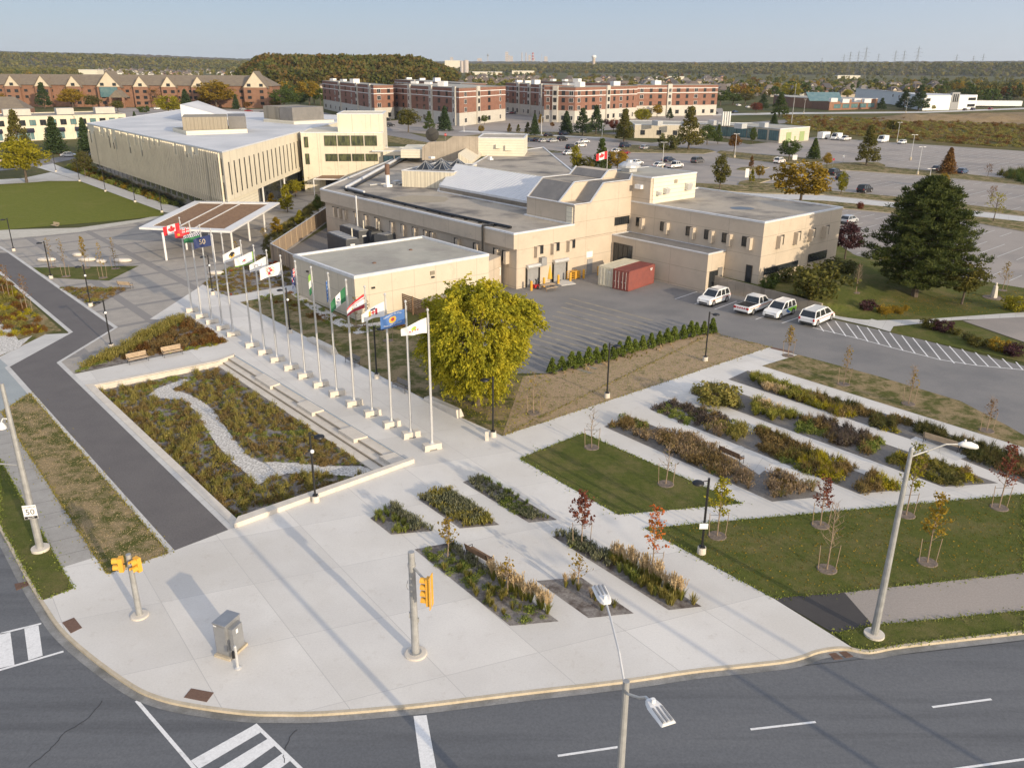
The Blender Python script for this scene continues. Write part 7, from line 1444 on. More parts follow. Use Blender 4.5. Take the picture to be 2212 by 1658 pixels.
# ---- established trees: (map, x, base y, top y, kind, leaves, label, width)
for a in ((I_, 2077, 657, 560, 'round', 'olive', 'thin brownish crab apple beside the big pine', 1.0), (Y3, 1000, 900, 640, 'round', 'gold', 'big orange-gold maple behind the east wing', 1.35), (I_, 1825, 560, 478, 'round', 'plum', 'dark purple small tree at the corner of the east wing', .9),
          (Y2, 1725, 850, 665, 'oval', 'yellow', 'bright yellow tree left of the flag over the car park', .8), (Y2, 1795, 855, 740, 'round', 'olive', 'olive round tree under the flag over the car park', 1.1), (Y2, 1890, 850, 625, 'pyramid', 'green', 'dark green tree behind the flag over the car park', .9), (Y2, 1990, 850, 700, 'round', 'gold', 'golden tree right of the flag over the car park', 1.1),
          (Y2, 650, 588, 430, 'round', 'olive', 'round olive tree beyond the stair tower', 1.15), (Y2, 785, 580, 450, 'pyramid', 'green', 'green tree between the round tree and the spruce', 1.0), (Y2, 885, 578, 412, 'spruce', 'spruce', 'spruce in front of the shop corner of the flats', 1.0), (Y2, 1140, 537, 475, 'round', 'green', 'small tree at the shop entrance', 1.0), (Y2, 1118, 600, 540, 'round', 'gold', 'small yellow tree beside the stepped screen wall', .8),
          (Y2, 1462, 606, 462, 'spruce', 'spruce', 'narrow spruce before the flats car park', .85), (Y2, 1665, 595, 445, 'spruce', 'spruce', 'spruce left of the two big dark pines', 1.1), (Y2, 1770, 610, 430, 'pyramid', 'spruce', 'big dark pine before the canopy block, the left one', 1.1), (Y2, 1855, 600, 412, 'pyramid', 'spruce', 'big dark pine before the canopy block, the right one', 1.0), (Y2, 1968, 590, 500, 'round', 'red', 'bright red small maple between green trees', .9), (Y2, 2040, 640, 435, 'pyramid', 'olive', 'olive pyramidal tree by the works depot', .95), (Y2, 2150, 540, 430, 'round', 'yellow', 'yellow-green tree in front of the flats', 1.2),
          (Y2, 1300, 590, 530, 'column', 'gold', 'thin yellowing street tree, left of three', 1.), (Y2, 1357, 590, 535, 'column', 'olive', 'thin yellowing street tree, middle of three', 1.), (Y2, 1417, 600, 520, 'column', 'olive', 'thin yellowing street tree, right of three', 1.), (Y2, 1500, 535, 470, 'column', 'gold', 'small golden tree in the flats car park', 1.), (Y2, 1575, 560, 520, 'round', 'rustl', 'small rust-coloured tree behind the side street', .9), (Y2, 1920, 555, 500, 'round', 'plum', 'small dark tree beside the red maple', .9),
          (Y3, 50, 545, 368, 'pyramid', 'olive', 'tall pyramidal tree at the left of the works depot', .95), (Y3, 150, 420, 365, 'round', 'yellow', 'yellow-green tree under the rightmost flats', 1.2), (Y3, 230, 412, 340, 'round', 'gold', 'golden round tree before the rightmost flats', 1.1), (Y3, 298, 425, 360, 'pyramid', 'spruce', 'dark evergreen beside the golden tree', 1.1), (Y3, 400, 585, 352, 'pyramid', 'olive', 'tallest pyramidal tree in front of the works depot', 1.05), (Y3, 500, 560, 448, 'round', 'green', 'round tree before the glazed part of the depot', 1.1), (Y3, 558, 555, 450, 'pyramid', 'green', 'narrow green tree before the depot entrance', .8), (Y3, 745, 552, 465, 'oval', 'green', 'green tree at the depot corner', .9),
          (Y3, 645, 600, 498, 'round', 'rustl', 'thin reddish tree by the tall light', .8), (Y3, 940, 650, 530, 'round', 'green', 'dark green round tree on the depot lawn', 1.15), (Y3, 1075, 637, 520, 'spruce', 'green', 'green conical tree on the depot lawn', 1.1), (Y3, 1360, 672, 452, 'pyramid', 'olive', 'large tree alone on the long car park island', .95), (Y3, 1145, 688, 600, 'round', 'gold', 'orange sapling beside the small warning sign', .7), (Y3, 738, 686, 620, 'column', 'rustl', 'rust sapling on the tiny island', .8), (Y3, 780, 752, 668, 'round', 'gold', 'orange young tree on the short island', .7), (Y3, 740, 768, 690, 'column', 'yellow', 'yellow young tree on the short island', .8),
          (Y3, 568, 802, 608, 'oval', 'olive', 'green tree between the penthouse and the big orange maple', .95), (Y3, 1222, 832, 700, 'oval', 'yellow', 'narrow yellow tree on the front grass strip', .8), (Y3, 1795, 718, 570, 'spruce', 'rustl', 'bronze conical tree beside the two dark cars', 1.1), (Y3, 2015, 735, 655, 'thin', 'rustl', 'bare round-headed tree near the right edge', 1.), (Y3, 1770, 792, 712, 'round', 'gold', 'orange-yellow tree peeping behind the big pine', 1.), (Y3, 2045, 975, 800, 'thin', 'yellow', 'thin yellow-green tree on the rear grass strip', 1.1), (Y3, 2030, 880, 770, 'thin', 'rustl', 'bare tree behind the thin yellow-green one', .8),
          (Y3, 1325, 908, 862, 'bush', 'red', 'small dark red bush on the grass strip', .7), (Y3, 1500, 502, 425, 'round', 'olive', 'rounded olive willow at the scrub edge', 1.3), (Y3, 1640, 378, 235, 'pyramid', 'spruce', 'tall dark pine before the white office', 1.2), (Y3, 1560, 372, 270, 'pyramid', 'spruce', 'wide dark pine left of the white office', 1.6), (Y3, 1440, 375, 308, 'pyramid', 'spruce', 'dark pine at the right end of the brick office', 1.3), (Y3, 890, 410, 275, 'pyramid', 'green', 'dark tree left of the brick office', 1.2), (Y3, 945, 320, 225, 'round', 'yellow', 'large yellow-green tree behind the brick office', 1.5), (Y3, 1255, 312, 260, 'round', 'yellow', 'yellow tree above the brick office roof', 1.4),
          (Y3, 765, 392, 330, 'round', 'red', 'wine-red round tree beyond the flats car park', 1.3), (Y3, 800, 375, 285, 'pyramid', 'spruce', 'dark conifer behind the wine-red tree', 1.2), (Y3, 495, 398, 342, 'round', 'green', 'small green tree before the rightmost flats', 1.1), (Y3, 570, 350, 262, 'round', 'green', 'green tree at the right end of the flats', 1.6), (Y3, 640, 345, 282, 'round', 'green', 'bushy tree in the hedge line right of the flats', 2.), (Y3, 705, 340, 280, 'round', 'dark', 'dark bushy tree in the hedge line beyond the flats', 2.), (Y3, 1720, 375, 345, 'round', 'yellow', 'small yellow tree at the corner of the white office', 1.1), (Y3, 860, 455, 385, 'spruce', 'spruce', 'dark spruce at the edge of the scrub field', 1.2), (Y3, 1165, 490, 460, 'bush', 'olive', 'rounded bush at the edge of the works vehicles', 1.2),
          (Y1, 130, 720, 440, 'pyramid', 'olive', 'tall green tree before the cream shops', .9), (Y1, 172, 910, 618, 'round', 'yellow', 'golden-green tree at the top corner of the great lawn', 1.2), (Y1, 365, 722, 478, 'spruce', 'spruce', 'spruce in front of the cream shops', 1.05), (Y1, 560, 720, 485, 'spruce', 'spruce', 'spruce beside the corner of city hall', .8), (Y1, 550, 870, 700, 'round', 'dark', 'dark shrubby tree at the corner of city hall', .9),
          (Y1, 470, 435, 300, 'round', 'gold', 'orange tree before the lodge, left part', 1.5), (Y1, 290, 435, 265, 'pyramid', 'spruce', 'dark conifer before the lodge, leftmost', 1.0), (Y1, 600, 440, 345, 'round', 'dark', 'dark green tree left of the lodge porch', 1.4), (Y1, 760, 455, 380, 'round', 'olive', 'olive shrub tree below the lodge porch', 1.4), (Y1, 1090, 490, 345, 'round', 'yellow', 'lime green tree in the lodge car park', 1.35), (Y1, 1200, 435, 305, 'spruce', 'spruce', 'blue-green spruce before the lodge', 1.2), (Y1, 1010, 430, 290, 'thin', 'rustl', 'thin brown tree between lodge gables', 1.3), (Y1, 1155, 420, 270, 'thin', 'rustl', 'thin brown tree by the spruce at the lodge', 1.3), (Y1, 1395, 435, 250, 'round', 'gold', 'large golden tree before the lodge', 1.6), (Y1, 1330, 430, 330, 'round', 'gold', 'smaller golden tree left of the large one', 1.3), (Y1, 1520, 440, 340, 'spruce', 'spruce', 'spruce under the end gable of the lodge', 1.), (Y1, 1590, 440, 390, 'round', 'rustl', 'rusty shrub tree at the lodge end gable', 1.4),
          (Y1, 1830, 440, 300, 'round', 'green', 'dark green round tree right of the lodge', 1.6), (Y1, 1930, 430, 325, 'round', 'green', 'green tree second right of the lodge', 1.4), (Y1, 1990, 410, 250, 'round', 'gold', 'yellowish tree left of the leftmost flats', 1.2), (Y1, 1770, 435, 370, 'round', 'olive', 'olive tree at the foot of the lodge end', 1.3), (Y1, 60, 420, 330, 'round', 'gold', 'orange tree at the far left edge', 1.8), (Y1, 930, 460, 410, 'bush', 'green', 'bush before the lodge entrance', 1.3), (Y1, 870, 520, 450, 'spruce', 'spruce', 'small spruce behind the cream shops', 1.0),
          (Y1, 1850, 1100, 918, 'column', 'yellow', 'tall yellow columnar tree in the courtyard', 1.), (Y1, 2048, 940, 745, 'column', 'yellow', 'yellow columnar tree against the city hall windows', 1.), (Y1, 1990, 965, 815, 'column', 'yellow', 'yellow tree left of the small pergola', 1.2), (Y1, 1900, 1000, 890, 'round', 'yellow', 'small yellow tree by the ground floor glazing', 1.), (Y1, 1750, 1075, 975, 'column', 'gold', 'small golden tree by the city hall entrance', 1.2), (Y1, 2045, 1100, 985, 'oval', 'green', 'green tree beside the corner of the civic building', 1.0), (Y2, 238, 930, 705, 'column', 'yellow', 'yellow-green tree before the office wing', .9), (Y1, 1780, 1240, 1130, 'column', 'gold', 'golden sapling by the board fence', 1.4), (Y1, 1930, 1180, 1085, 'column', 'yellow', 'yellow sapling between the paths of the courtyard', 1.2), (Y1, 1700, 1290, 1190, 'thin', 'gold', 'sparse golden sapling outside the board fence', 1.)):
    tree(*a[:7], w=a[7])
# ---- shrubs
for a in ((Zr, 815, 895, 640, 'bush', 'olive', 'large rounded grey-green shrub on the bank lawn', 1.15), (Zr, 650, 795, 680, 'bush', 'dark', 'dark shrub against the east wing, middle one', 1.2), (Zr, 515, 800, 722, 'bush', 'green', 'green shrub against the east wing, upper left one', 1.2), (Zr, 478, 840, 765, 'bush', 'green', 'green shrub by the retaining wall corner', 1.2), (Zr, 960, 725, 630, 'bush', 'dark', 'wide dark shrub at the right end of the east wing', 1.9), (Zr, 1155, 985, 905, 'bush', 'plum', 'dark purple shrub in the lawn bed', 1.1), (Zr, 1255, 1010, 945, 'bush', 'gold', 'golden shrub in the lawn bed, left one', 1.1), (Zr, 1318, 1005, 945, 'bush', 'gold', 'golden shrub in the lawn bed, second one', 1.), (Zr, 1375, 1010, 962, 'bush', 'gold', 'golden shrub in the lawn bed, third one', 1.), (Zr, 1410, 990, 952, 'bush', 'gold', 'golden shrub in the lawn bed, right one', .9), (Zr, 2165, 990, 880, 'bush', 'yellow', 'yellow-green shrub at the right edge of the lawn', 1.3),
          (Zr, 1575, 1110, 1030, 'bush', 'olive', 'olive clump at the left end of the shrub island', 1.1), (Zr, 1665, 1130, 1045, 'bush', 'plum', 'dark purple clump in the shrub island', 1.3), (Zr, 1735, 1150, 1095, 'bush', 'olive', 'low olive clump in the shrub island', 1.2), (Zr, 1900, 1230, 1160, 'bush', 'olive', 'grassy clump in the middle of the shrub island', 1.5), (Zr, 2040, 1260, 1170, 'bush', 'gold', 'straw coloured clump in the shrub island', 1.4), (Zr, 2140, 1290, 1200, 'bush', 'plum', 'purple clump at the right of the shrub island', 1.3), (Zr, 1830, 1190, 1130, 'bush', 'dark', 'dark clump in the shrub island', 1.2),
          (lambda x, y: (1283+.22*x, 734.4+.22*y), 1190, 640, 400, 'bush', 'olivep', 'largest olive shrub with yellow top at the head of the planted strips', 1.35), (Y3, 285, 590, 488, 'bush', 'dark', 'clipped dark hedge clump by the works depot', 1.)): tree(*a[:7], w=a[7], group='shrubs', cat='shrub', nm='shrub', cn='foliage')
# ---- mass planting
def clump_leaf(n, r, h, s): d = unit(n); d[:, 2] = np.abs(d[:, 2]); P_ = d*np.array([r, r, h])*rng.uniform(.45, 1, n)[:, None]; return quads(P_, s, .3)
def clump_blade(n, h, spread, w, z0=.0):
    a = rng.uniform(0, 2*PI, n); l = rng.uniform(.6, 1.1, n)*h; o = rng.uniform(.15, 1, n)*spread; b0 = np.stack([np.cos(a)*o*.2, np.sin(a)*o*.2, np.full(n, z0)], 1); t = np.stack([np.cos(a)*o, np.sin(a)*o, l], 1); s = np.stack([-np.sin(a), np.cos(a), np.zeros(n)], 1)*w
    m = (b0+t)/2+np.array([0, 0, 1])*(h*.12); V_ = np.stack([b0-s*.5, b0+s*.5, m+s*.6, m-s*.6, t+s*.25, t-s*.25], 1).reshape(-1, 3)
    i = np.arange(n)*6; return V_, np.concatenate([np.stack([i, i+1, i+2, i+3], 1), np.stack([i+3, i+2, i+4, i+5], 1)])
def clump_plume(n, h, spread, z=.9): P_ = np.stack([rng.normal(size=n)*spread, rng.normal(size=n)*spread, rng.uniform(z, 1.08, n)*h], 1); v, q = quads(P_, .05, 2.5, 3.6); return v, q
def sample(px, n, z=0., world=False):
    P_ = px if world else W(px, None if z == 0 else z); xs = [p[0] for p in P_]; ys = [p[1] for p in P_]; out = []
    while len(out) < n:
        x, y = rng.uniform(min(xs), max(xs)), rng.uniform(min(ys), max(ys))
        if inpoly(x, y, P_): out.append((x, y))
    return np.array(out)
def area(px): P_ = W(px); return abs(sum(P_[i][0]*P_[i-1][1]-P_[i-1][0]*P_[i][1] for i in range(len(P_))))/2
def mass(nm, lab, px, kinds, dens, z=0., avoid=None, sc=(.75, 1.3), world=False, zf=None):
    """kinds: [(template list, leaf material, share)]; one stuff object"""
    ar = area(px) if not world else abs(sum(px[i][0]*px[i-1][1]-px[i-1][0]*px[i][1] for i in range(len(px))))/2
    n = max(4, int(ar*dens)); pts = sample(px, n, z, world); V_, Q_, M_ = [], [], []; o = 0; sh_ = np.cumsum([k[2] for k in kinds]); sh_ = sh_/sh_[-1]; seed = rng.uniform(0, 100)
    for x, y in pts:
        if avoid and inpoly(x, y, avoid): continue
        nv = mnoise.noise(Vector((x*.33+seed, y*.33, 0)))*.9+.5+rng.normal()*.12; k = int(np.searchsorted(sh_, min(.999, max(0, nv)))); T_ = kinds[k][0]; v, q = T_[rng.integers(len(T_))]
        a = rng.uniform(0, 2*PI); s = rng.uniform(*sc); R_ = np.array([[math.cos(a), math.sin(a), 0], [-math.sin(a), math.cos(a), 0], [0, 0, 1]]); V_.append(v@R_*s+np.array([x, y, z+(zf(x, y) if zf else 0)])); Q_.append(q+o); M_.append(np.full(len(q), k)); o += len(v)
    ob = npmesh(nm, np.concatenate(V_), np.concatenate(Q_), [LM[k[1]] for k in kinds], None, np.concatenate(M_)); return tag(ob, lab, 'planting', kind='stuff')
def both(*a): v, q, m = join(a); return v, q
low = [clump_leaf(90, .38, .26, .075) for _ in range(4)]; mid = [both(clump_leaf(120, .44, .4, .08), clump_blade(16, .55, .35, .015)) for _ in range(4)]; tall = [both(clump_leaf(110, .46, .55, .08), clump_blade(26, .8, .4, .016)) for _ in range(4)]
tuft = [clump_blade(70, .5, .3, .022) for _ in range(4)]; fount = [both(clump_blade(90, .62, .55, .022), clump_plume(20, .6, .22)) for _ in range(3)]; airy = [both(clump_blade(80, .58, .42, .014), clump_plume(70, .62, .27, .6)) for _ in range(4)]
spike = [both(clump_blade(60, .3, .2, .018), clump_plume(16, .32, .12)) for _ in range(4)]
riverw = rv
mass('rain_garden_planting', 'brown and olive perennials filling the sunken rain garden', [tuple(G(*p)) for p in [(206, 836), (466, 786), (510, 812), (818, 1013), (514, 1119)]], [(mid, 'brownp', 1.3), (tall, 'olivep', 1.), (mid, 'mixp', 1.), (low, 'greenp', .9)], 4., ZS, riverw, sc=(.5, 1.05), world=True)
mass('garden_ground_cover', 'low green ground cover between the rain garden perennials', [tuple(G(*p)) for p in [(206, 836), (466, 786), (818, 1013), (514, 1119)]], [(low, 'greenp', 1), (low, 'mixp', 1)], 2.6, ZS, riverw, sc=(.35, .7), world=True)
mass('triangular_bed_grass', 'tall olive grasses in the upper half of the triangular bed', [(170, 800), (392, 682), (410, 690), (260, 776)], [(airy, 'olivep', 1), (fount, 'olivep', 1)], 4.5)
mass('triangular_bed_edging', 'low green plants along the left edge of the triangular bed', [(160, 805), (300, 728), (385, 682), (330, 730), (200, 795)], [(low, 'greenp', 1), (low, 'olivep', 1)], 4)
mass('triangular_bed_perennials', 'dark rusty perennials in the lower right of the triangular bed', [(262, 776), (410, 690), (486, 738), (400, 756), (330, 768)], [(mid, 'brownp', 1.4), (mid, 'rustl', 1), (low, 'greenp', .4)], 5.)
mass('red_bed_planting', 'reddish and green low plants in the bed behind the flag poles', BEDS['red'], [(low, 'brownp', 1.3), (low, 'mixp', 1), (low, 'olivep', .8), (low, 'flame', .25)], 1.6)
mass('plaza_bed_lavender', 'grey-green lavender along the small triangular plaza bed', [(850, 1092), (935, 1145), (895, 1149), (840, 1105)], [(spike, 'sage', 1)], 18); mass('plaza_bed_sedge', 'green sedge in the left of the small triangular plaza bed', [(803, 1119), (840, 1096), (893, 1149), (845, 1152)], [(tuft, 'greenp', 1), (tuft, 'olivep', .6)], 8, sc=(.6, .9))
mass('plaza_bed_dropseed', 'dense upright olive grass in the middle plaza bed', [(908, 1077), (962, 1055), (1072, 1131), (1000, 1138)], [(spike, 'olivep', 1.4), (spike, 'sage', 1)], 26)
mass('plaza_bed_sage', 'grey-green sage filling the right-hand upper plaza bed', [(1003, 1040), (1030, 1029), (1175, 1118), (1142, 1126)], [(spike, 'sage', 1.6), (low, 'greenp', 1)], 18, sc=(.6, 1)); mass('plaza_bed_border', 'bright green border along the right-hand upper plaza bed', [(1030, 1029), (1038, 1026), (1195, 1120), (1175, 1120)], [(tuft, 'greenp', 1)], 9, sc=(.5, .8))
mass('bench_strip_sage', 'grey-green sage along the upper edge of the strip with the dark bench', [(955, 1176), (982, 1172), (1080, 1240), (1055, 1248)], [(spike, 'sage', 1)], 12); mass('bench_strip_cover', 'green leafy cover with bare mulch gaps in the strip with the dark bench', [(900, 1188), (955, 1178), (1120, 1290), (1185, 1335), (1105, 1346)], [(low, 'greenp', 1.5), (tuft, 'olivep', 1), (low, 'rustl', .12)], 6.5, sc=(.6, 1))
mass('gravel_bed_tufts', 'a few pale tufts in the small gravelly bed', [(1215, 1265), (1250, 1258), (1350, 1322), (1290, 1325)], [(tuft, 'plume', 1), (tuft, 'olivep', 1)], 1.2)
mass('long_strip_sage', 'grey-green sage at the head of the straw grass bed', [(1197, 1158), (1238, 1153), (1330, 1205), (1310, 1228)], [(spike, 'sage', 1.4), (low, 'greenp', 1)], 14); mass('long_strip_cover', 'green cover under the straw grasses of the long bed', [(1300, 1212), (1330, 1205), (1505, 1306), (1445, 1313)], [(tuft, 'greenp', 1), (tuft, 'olivep', 1)], 7.)
rowA = lambda x, y: (1283+.22*x, 734.4+.22*y); rowB = lambda x, y: (1725.4+.22*x, 796.3+.22*y)
for nm, lab, fn, px, kinds, dn in (('strip_tip_planting', 'green and brown plants at the tip of the nearest planted strip', rowA, [(110, 850), (300, 760), (620, 850), (330, 880)], [(mid, 'greenp', 1), (tall, 'brownp', 1)], 3.5),
        ('mauve_grass', 'mauve-brown airy grasses filling the nearest planted strip', rowA, [(380, 930), (640, 900), (900, 960), (1200, 1080), (1260, 1180), (1540, 1340), (1540, 1470), (1100, 1290), (800, 1140)], [(airy, 'pinkg', 2), (airy, 'brownp', 1), (mid, 'greenp', .5)], 4.2),
        ('strip_end_grass', 'golden-olive grasses at the end of the nearest planted strip', rowA, [(1690, 1370), (1800, 1310), (2180, 1480), (1900, 1540), (1740, 1560)], [(airy, 'olivep', 1.5), (airy, 'pinkg', 1), (tuft, 'gold', .4)], 4.5),
        ('aster_planting', 'purplish asters and green mounds in the second strip', rowA, [(570, 680), (740, 600), (1100, 690), (1390, 800), (1150, 830), (900, 840), (700, 740)], [(tall, 'brownp', 1), (mid, 'aster', 1.2), (low, 'greenp', 1)], 4.5),
        ('strip_tan_planting', 'tan tufts in the second strip above the dark bench', rowA, [(1080, 890), (1200, 850), (1480, 860), (1480, 1040), (1250, 960)], [(airy, 'pinkg', 1), (airy, 'olivep', 1)], 4.5),
        ('second_strip_planting', 'mixed brown and yellow perennials in the lower second strip', rowA, [(1590, 870), (1700, 880), (2212, 1110), (2212, 1350), (2000, 1270), (1610, 1060)], [(mid, 'brownp', 1.2), (tall, 'mixp', 1), (mid, 'greenp', .8)], 4.5),
        ('second_strip_goldenrod', 'goldenrod and brown perennials at the end of the second strip', rowB, [(0, 800), (250, 850), (560, 965), (380, 1120), (160, 1040), (0, 990)], [(tall, 'brownp', 1.3), (tall, 'goldf', 1), (mid, 'dark', 1)], 4.5),
        ('second_strip_tip', 'brown and gold shrubs on the last triangle of the second strip', rowB, [(530, 1190), (720, 1020), (1000, 1180), (600, 1220)], [(tall, 'brownp', 1), (tall, 'goldf', .8), (mid, 'greenp', .6)], 5.),
        ('third_strip_shrubs', 'dense olive perennials at the head of the third strip', rowA, [(960, 520), (1130, 420), (1400, 560), (1430, 670), (1180, 620)], [(tall, 'olivep', 1), (tall, 'dark', 1)], 4.),
        ('fountain_grass', 'pale green fountain grass in the third strip', rowA, [(1560, 640), (1580, 590), (1800, 690), (2040, 770), (1850, 800), (1680, 780), (1570, 740)], [(fount, 'bladeg', 2), (fount, 'plume', .6)], 4.),
        ('third_strip_asters', 'purple-brown asters in the third strip', rowB, [(0, 480), (300, 530), (830, 720), (700, 830), (560, 820), (250, 690), (0, 620)], [(tall, 'aster', 1.2), (tall, 'brownp', 1), (mid, 'greenp', .9)], 4.6),
        ('third_strip_end', 'brown and golden perennials at the end of the third strip', rowB, [(830, 900), (1000, 850), (1250, 870), (1500, 960), (1880, 1110), (1420, 1150), (1150, 1040)], [(tall, 'brownp', 1), (mid, 'goldf', .6), (mid, 'olivep', 1), (tall, 'dark', .6)], 4.4),
        ('far_fountain_grass', 'pale green fountain grass with straw plumes in the farthest strip', rowA, [(1530, 400), (1520, 330), (1800, 420), (2140, 560), (2212, 680), (1950, 590), (1700, 500)], [(fount, 'bladeg', 1.6), (fount, 'plume', 1)], 4.2),
        ('far_strip_shrubs', 'dark shrubs and yellow clumps in the farthest strip', rowB, [(0, 250), (200, 260), (600, 390), (760, 470), (400, 470), (0, 330)], [(tall, 'dark', 1.2), (tall, 'brownp', 1), (tall, 'goldf', .7)], 4.6),
        ('far_strip_gap_planting', 'bronze perennials between the grey strips of the farthest row', rowB, [(700, 470), (900, 470), (1120, 540), (960, 640), (740, 580)], [(mid, 'brownp', 1), (tall, 'dark', 1), (low, 'goldf', .5)], 4.6),
        ('far_strip_dark_shrubs', 'dark feathery shrubs behind the long pale bench', rowB, [(1130, 610), (1200, 550), (1500, 660), (2212, 880), (2500, 960), (2500, 1180), (2212, 1090), (1700, 900), (1560, 740), (1300, 690)], [(tall, 'dark', 2), (tall, 'brownp', .8)], 4.8)):
    mass(nm, lab, [fn(*p) for p in px], kinds, dn*1.7, sc=(.6, 1.15))
mass('left_garden_shrubs', 'yellow-green and rusty shrubs in the left corner garden', [(-40, 600), (20, 610), (90, 700), (100, 718), (0, 730), (-60, 700)], [(mid, 'goldf', 1), (mid, 'rustl', 1), (mid, 'olivep', 1)], 1.8)
mass('court_bed_planting', 'brown and green low planting in the small bed beside the dark path', [(132, 622), (275, 622), (200, 660)], [(low, 'brownp', 1), (low, 'olivep', 1)], 3)
mass('annex_bed_planting', 'rusty green planting at the foot of the annex wall', [(545, 643), (632, 632), (765, 706), (880, 700), (850, 722), (740, 715), (640, 672)], [(low, 'rustl', .6), (low, 'olivep', 1), (low, 'greenp', 1)], 1.6)
mass('hall_border', 'orange and green border shrubs below the finned facade', [(140, 360), (175, 355), (400, 440), (385, 447), (354, 440)], [(mid, 'gold', 1), (mid, 'greenp', 1.3), (mid, 'rustl', .5)], .8, sc=(1.4, 2.4))
mass('courtyard_beds', 'green and rusty planting between the courtyard paths', [(590, 395), (690, 350), (705, 372), (620, 430)], [(mid, 'olivep', 1), (mid, 'rustl', 1), (mid, 'greenp', 1)], .8, sc=(1, 1.7))
mass('fence_side_shrubs', 'green shrubs along the outside of the board fence', [(580, 560), (565, 520), (690, 430), (705, 440), (600, 522), (608, 560)], [(mid, 'dark', 1), (mid, 'olivep', 1)], 1.5, sc=(1, 1.6))
mass('cedar_row_grass', 'dry grass tufts along the cedar row', [(1180, 812), (1545, 718), (1545, 728), (1185, 824)], [(tuft, 'olivep', 1), (tuft, 'plume', .5)], 1.4, sc=(.3, .6))
mass('yellow_flowers', 'small bright yellow flowers at the lower corner of the triangular bed', [(398, 757), (480, 738), (484, 742), (402, 762)], [(low, 'yellow', 1)], 2.5, sc=(.6, .9))
# feather reed grasses: one by one
fr0 = None
def reed(px, lab, s=1.):
    global fr0
    g = G(*px)
    if fr0 is None:
        fr0 = thing('reed_grass', lab, 'ornamental grass', (*g, .01), 0, 'straw coloured feather grasses'); v, q = clump_blade(110, .75, .42, .02); npmesh('blades', v, q, LM['bladeg'], fr0)
        n = 46; a = rng.uniform(0, 2*PI, n); o = rng.uniform(.05, .38, n); h = rng.uniform(1.05, 1.45, n); b0 = np.zeros((n, 3)); t = np.stack([np.cos(a)*o-.12, np.sin(a)*o, h], 1); s_ = np.stack([-np.sin(a), np.cos(a), np.zeros(n)], 1)*.008
        V_ = np.stack([b0-s_, b0+s_, t+s_, t-s_], 1).reshape(-1, 3); Q_ = np.arange(n*4).reshape(-1, 4); P_ = (t[:, None, :]-np.linspace(0, .42, 9)[None, :, None]*(t/np.linalg.norm(t, axis=1)[:, None])[:, None, :]).reshape(-1, 3)+rng.normal(size=(n*9, 3))*.014; v2, q2 = quads(P_, .046, 3, 3.); v, q, _ = join([(V_, Q_), (v2, q2)]); npmesh('plumes', v, q, LM['plume'], fr0)
    else: dup(fr0, (*g, .01), random.random()*6, lab, sc=s)
for k in range(11): f = k/10; reed((1064+120*f+random.uniform(-4, 4), 1252+72*f+random.uniform(-3, 3)), 'straw feather grass in the strip with the dark bench, %s' % ('nearest the bench' if k == 0 else 'nearest the kerb' if k == 10 else 'number %d from the bench' % (k+1)), random.uniform(.85, 1.15))
for k in range(14): f = k/13; reed((1326+145*f+random.uniform(-3, 3), 1210+84*f+random.uniform(-3, 3)), 'straw feather grass in the long bed, %s' % ('nearest the red maple' if k == 0 else 'nearest the kerb' if k == 13 else 'number %d from the red maple' % (k+1)), random.uniform(.8, 1.1))
for k, px in enumerate(((1222, 1268), (1298, 1300), (1300, 1318), (1238, 1262))): reed(px, ['bleached tuft at the left of the small gravelly bed', 'bleached tuft in the middle of the small gravelly bed', 'bleached tuft at the lower edge of the small gravelly bed', 'bleached tuft beside the thin sapling in the gravelly bed'][k], .6)
# fallen leaves
def litter(nm, lab, px, n, lf, s=.1, zz=.03):
    pts = sample(px, n); P_ = np.stack([pts[:, 0], pts[:, 1], np.array([ground_z(*p) for p in pts])+zz], 1); d = unit(n); d[:, 2] *= .15; v, q = quads(P_, s, 0, 1.2, d); tag(npmesh(nm, v, q, LM[lf]), lab, 'leaves', kind='stuff')
litter('fallen_leaves', 'yellow leaves fallen under the big yellow-green tree', [(900, 760), (1000, 740), (1190, 815), (1180, 880), (1085, 935), (960, 870)], 2600, 'locust', .09)
litter('fallen_leaves', 'brown leaves scattered over the front lawn', [(1400, 1142), (2212, 1070), (2212, 1230), (1825, 1275), (1675, 1288)], 1500, 'gold', .085)
litter('fallen_leaves', 'dry leaves caught on the right lawn', [(1890, 640), (2212, 625), (2212, 670), (1900, 688)], 900, 'gold', .11)
litter('dry_grass_blades', 'dry blades over the verge beside the dark path', [(10, 888), (60, 856), (358, 1192), (232, 1236)], 5000, 'plume', .05, .02)
litter('grass_tussocks', 'green tussocks dotted over the bare seeded lawn', [(1090, 936), (1655, 750), (1550, 728), (1200, 815), (1130, 830)], 6000, 'greenp', .06, .03)
def fringe(nm, lab, px, dens=34, lf='greenp', h=.075, zz=.0, wd=.13):
    P_ = [np.array(p) for p in W(px)]; C_ = []; D_ = []
    for a_, c_ in zip(P_, P_[1:]+P_[:1]):
        L_ = np.linalg.norm(c_-a_); m = int(L_*dens)
        if L_ > 60: continue
        t_ = rng.random(m)[:, None]; q = a_+(c_-a_)*t_+rng.normal(size=(m, 2))*wd*np.abs(rng.normal(size=(m, 1))); C_.append(np.c_[q, np.full(m, zz+.03)])
    C_ = np.concatenate(C_); d = unit(len(C_))*.5; d[:, 2] = 1; v, q = quads(C_, h, 0, 1.8, d); tag(npmesh(nm, v, q, LM[lf]), lab, 'grass', kind='stuff')
fringe('grass_fringe', 'ragged grass along the edges of the parallelogram lawn', [(1122, 990), (1260, 935), (1603, 1087), (1335, 1111)])
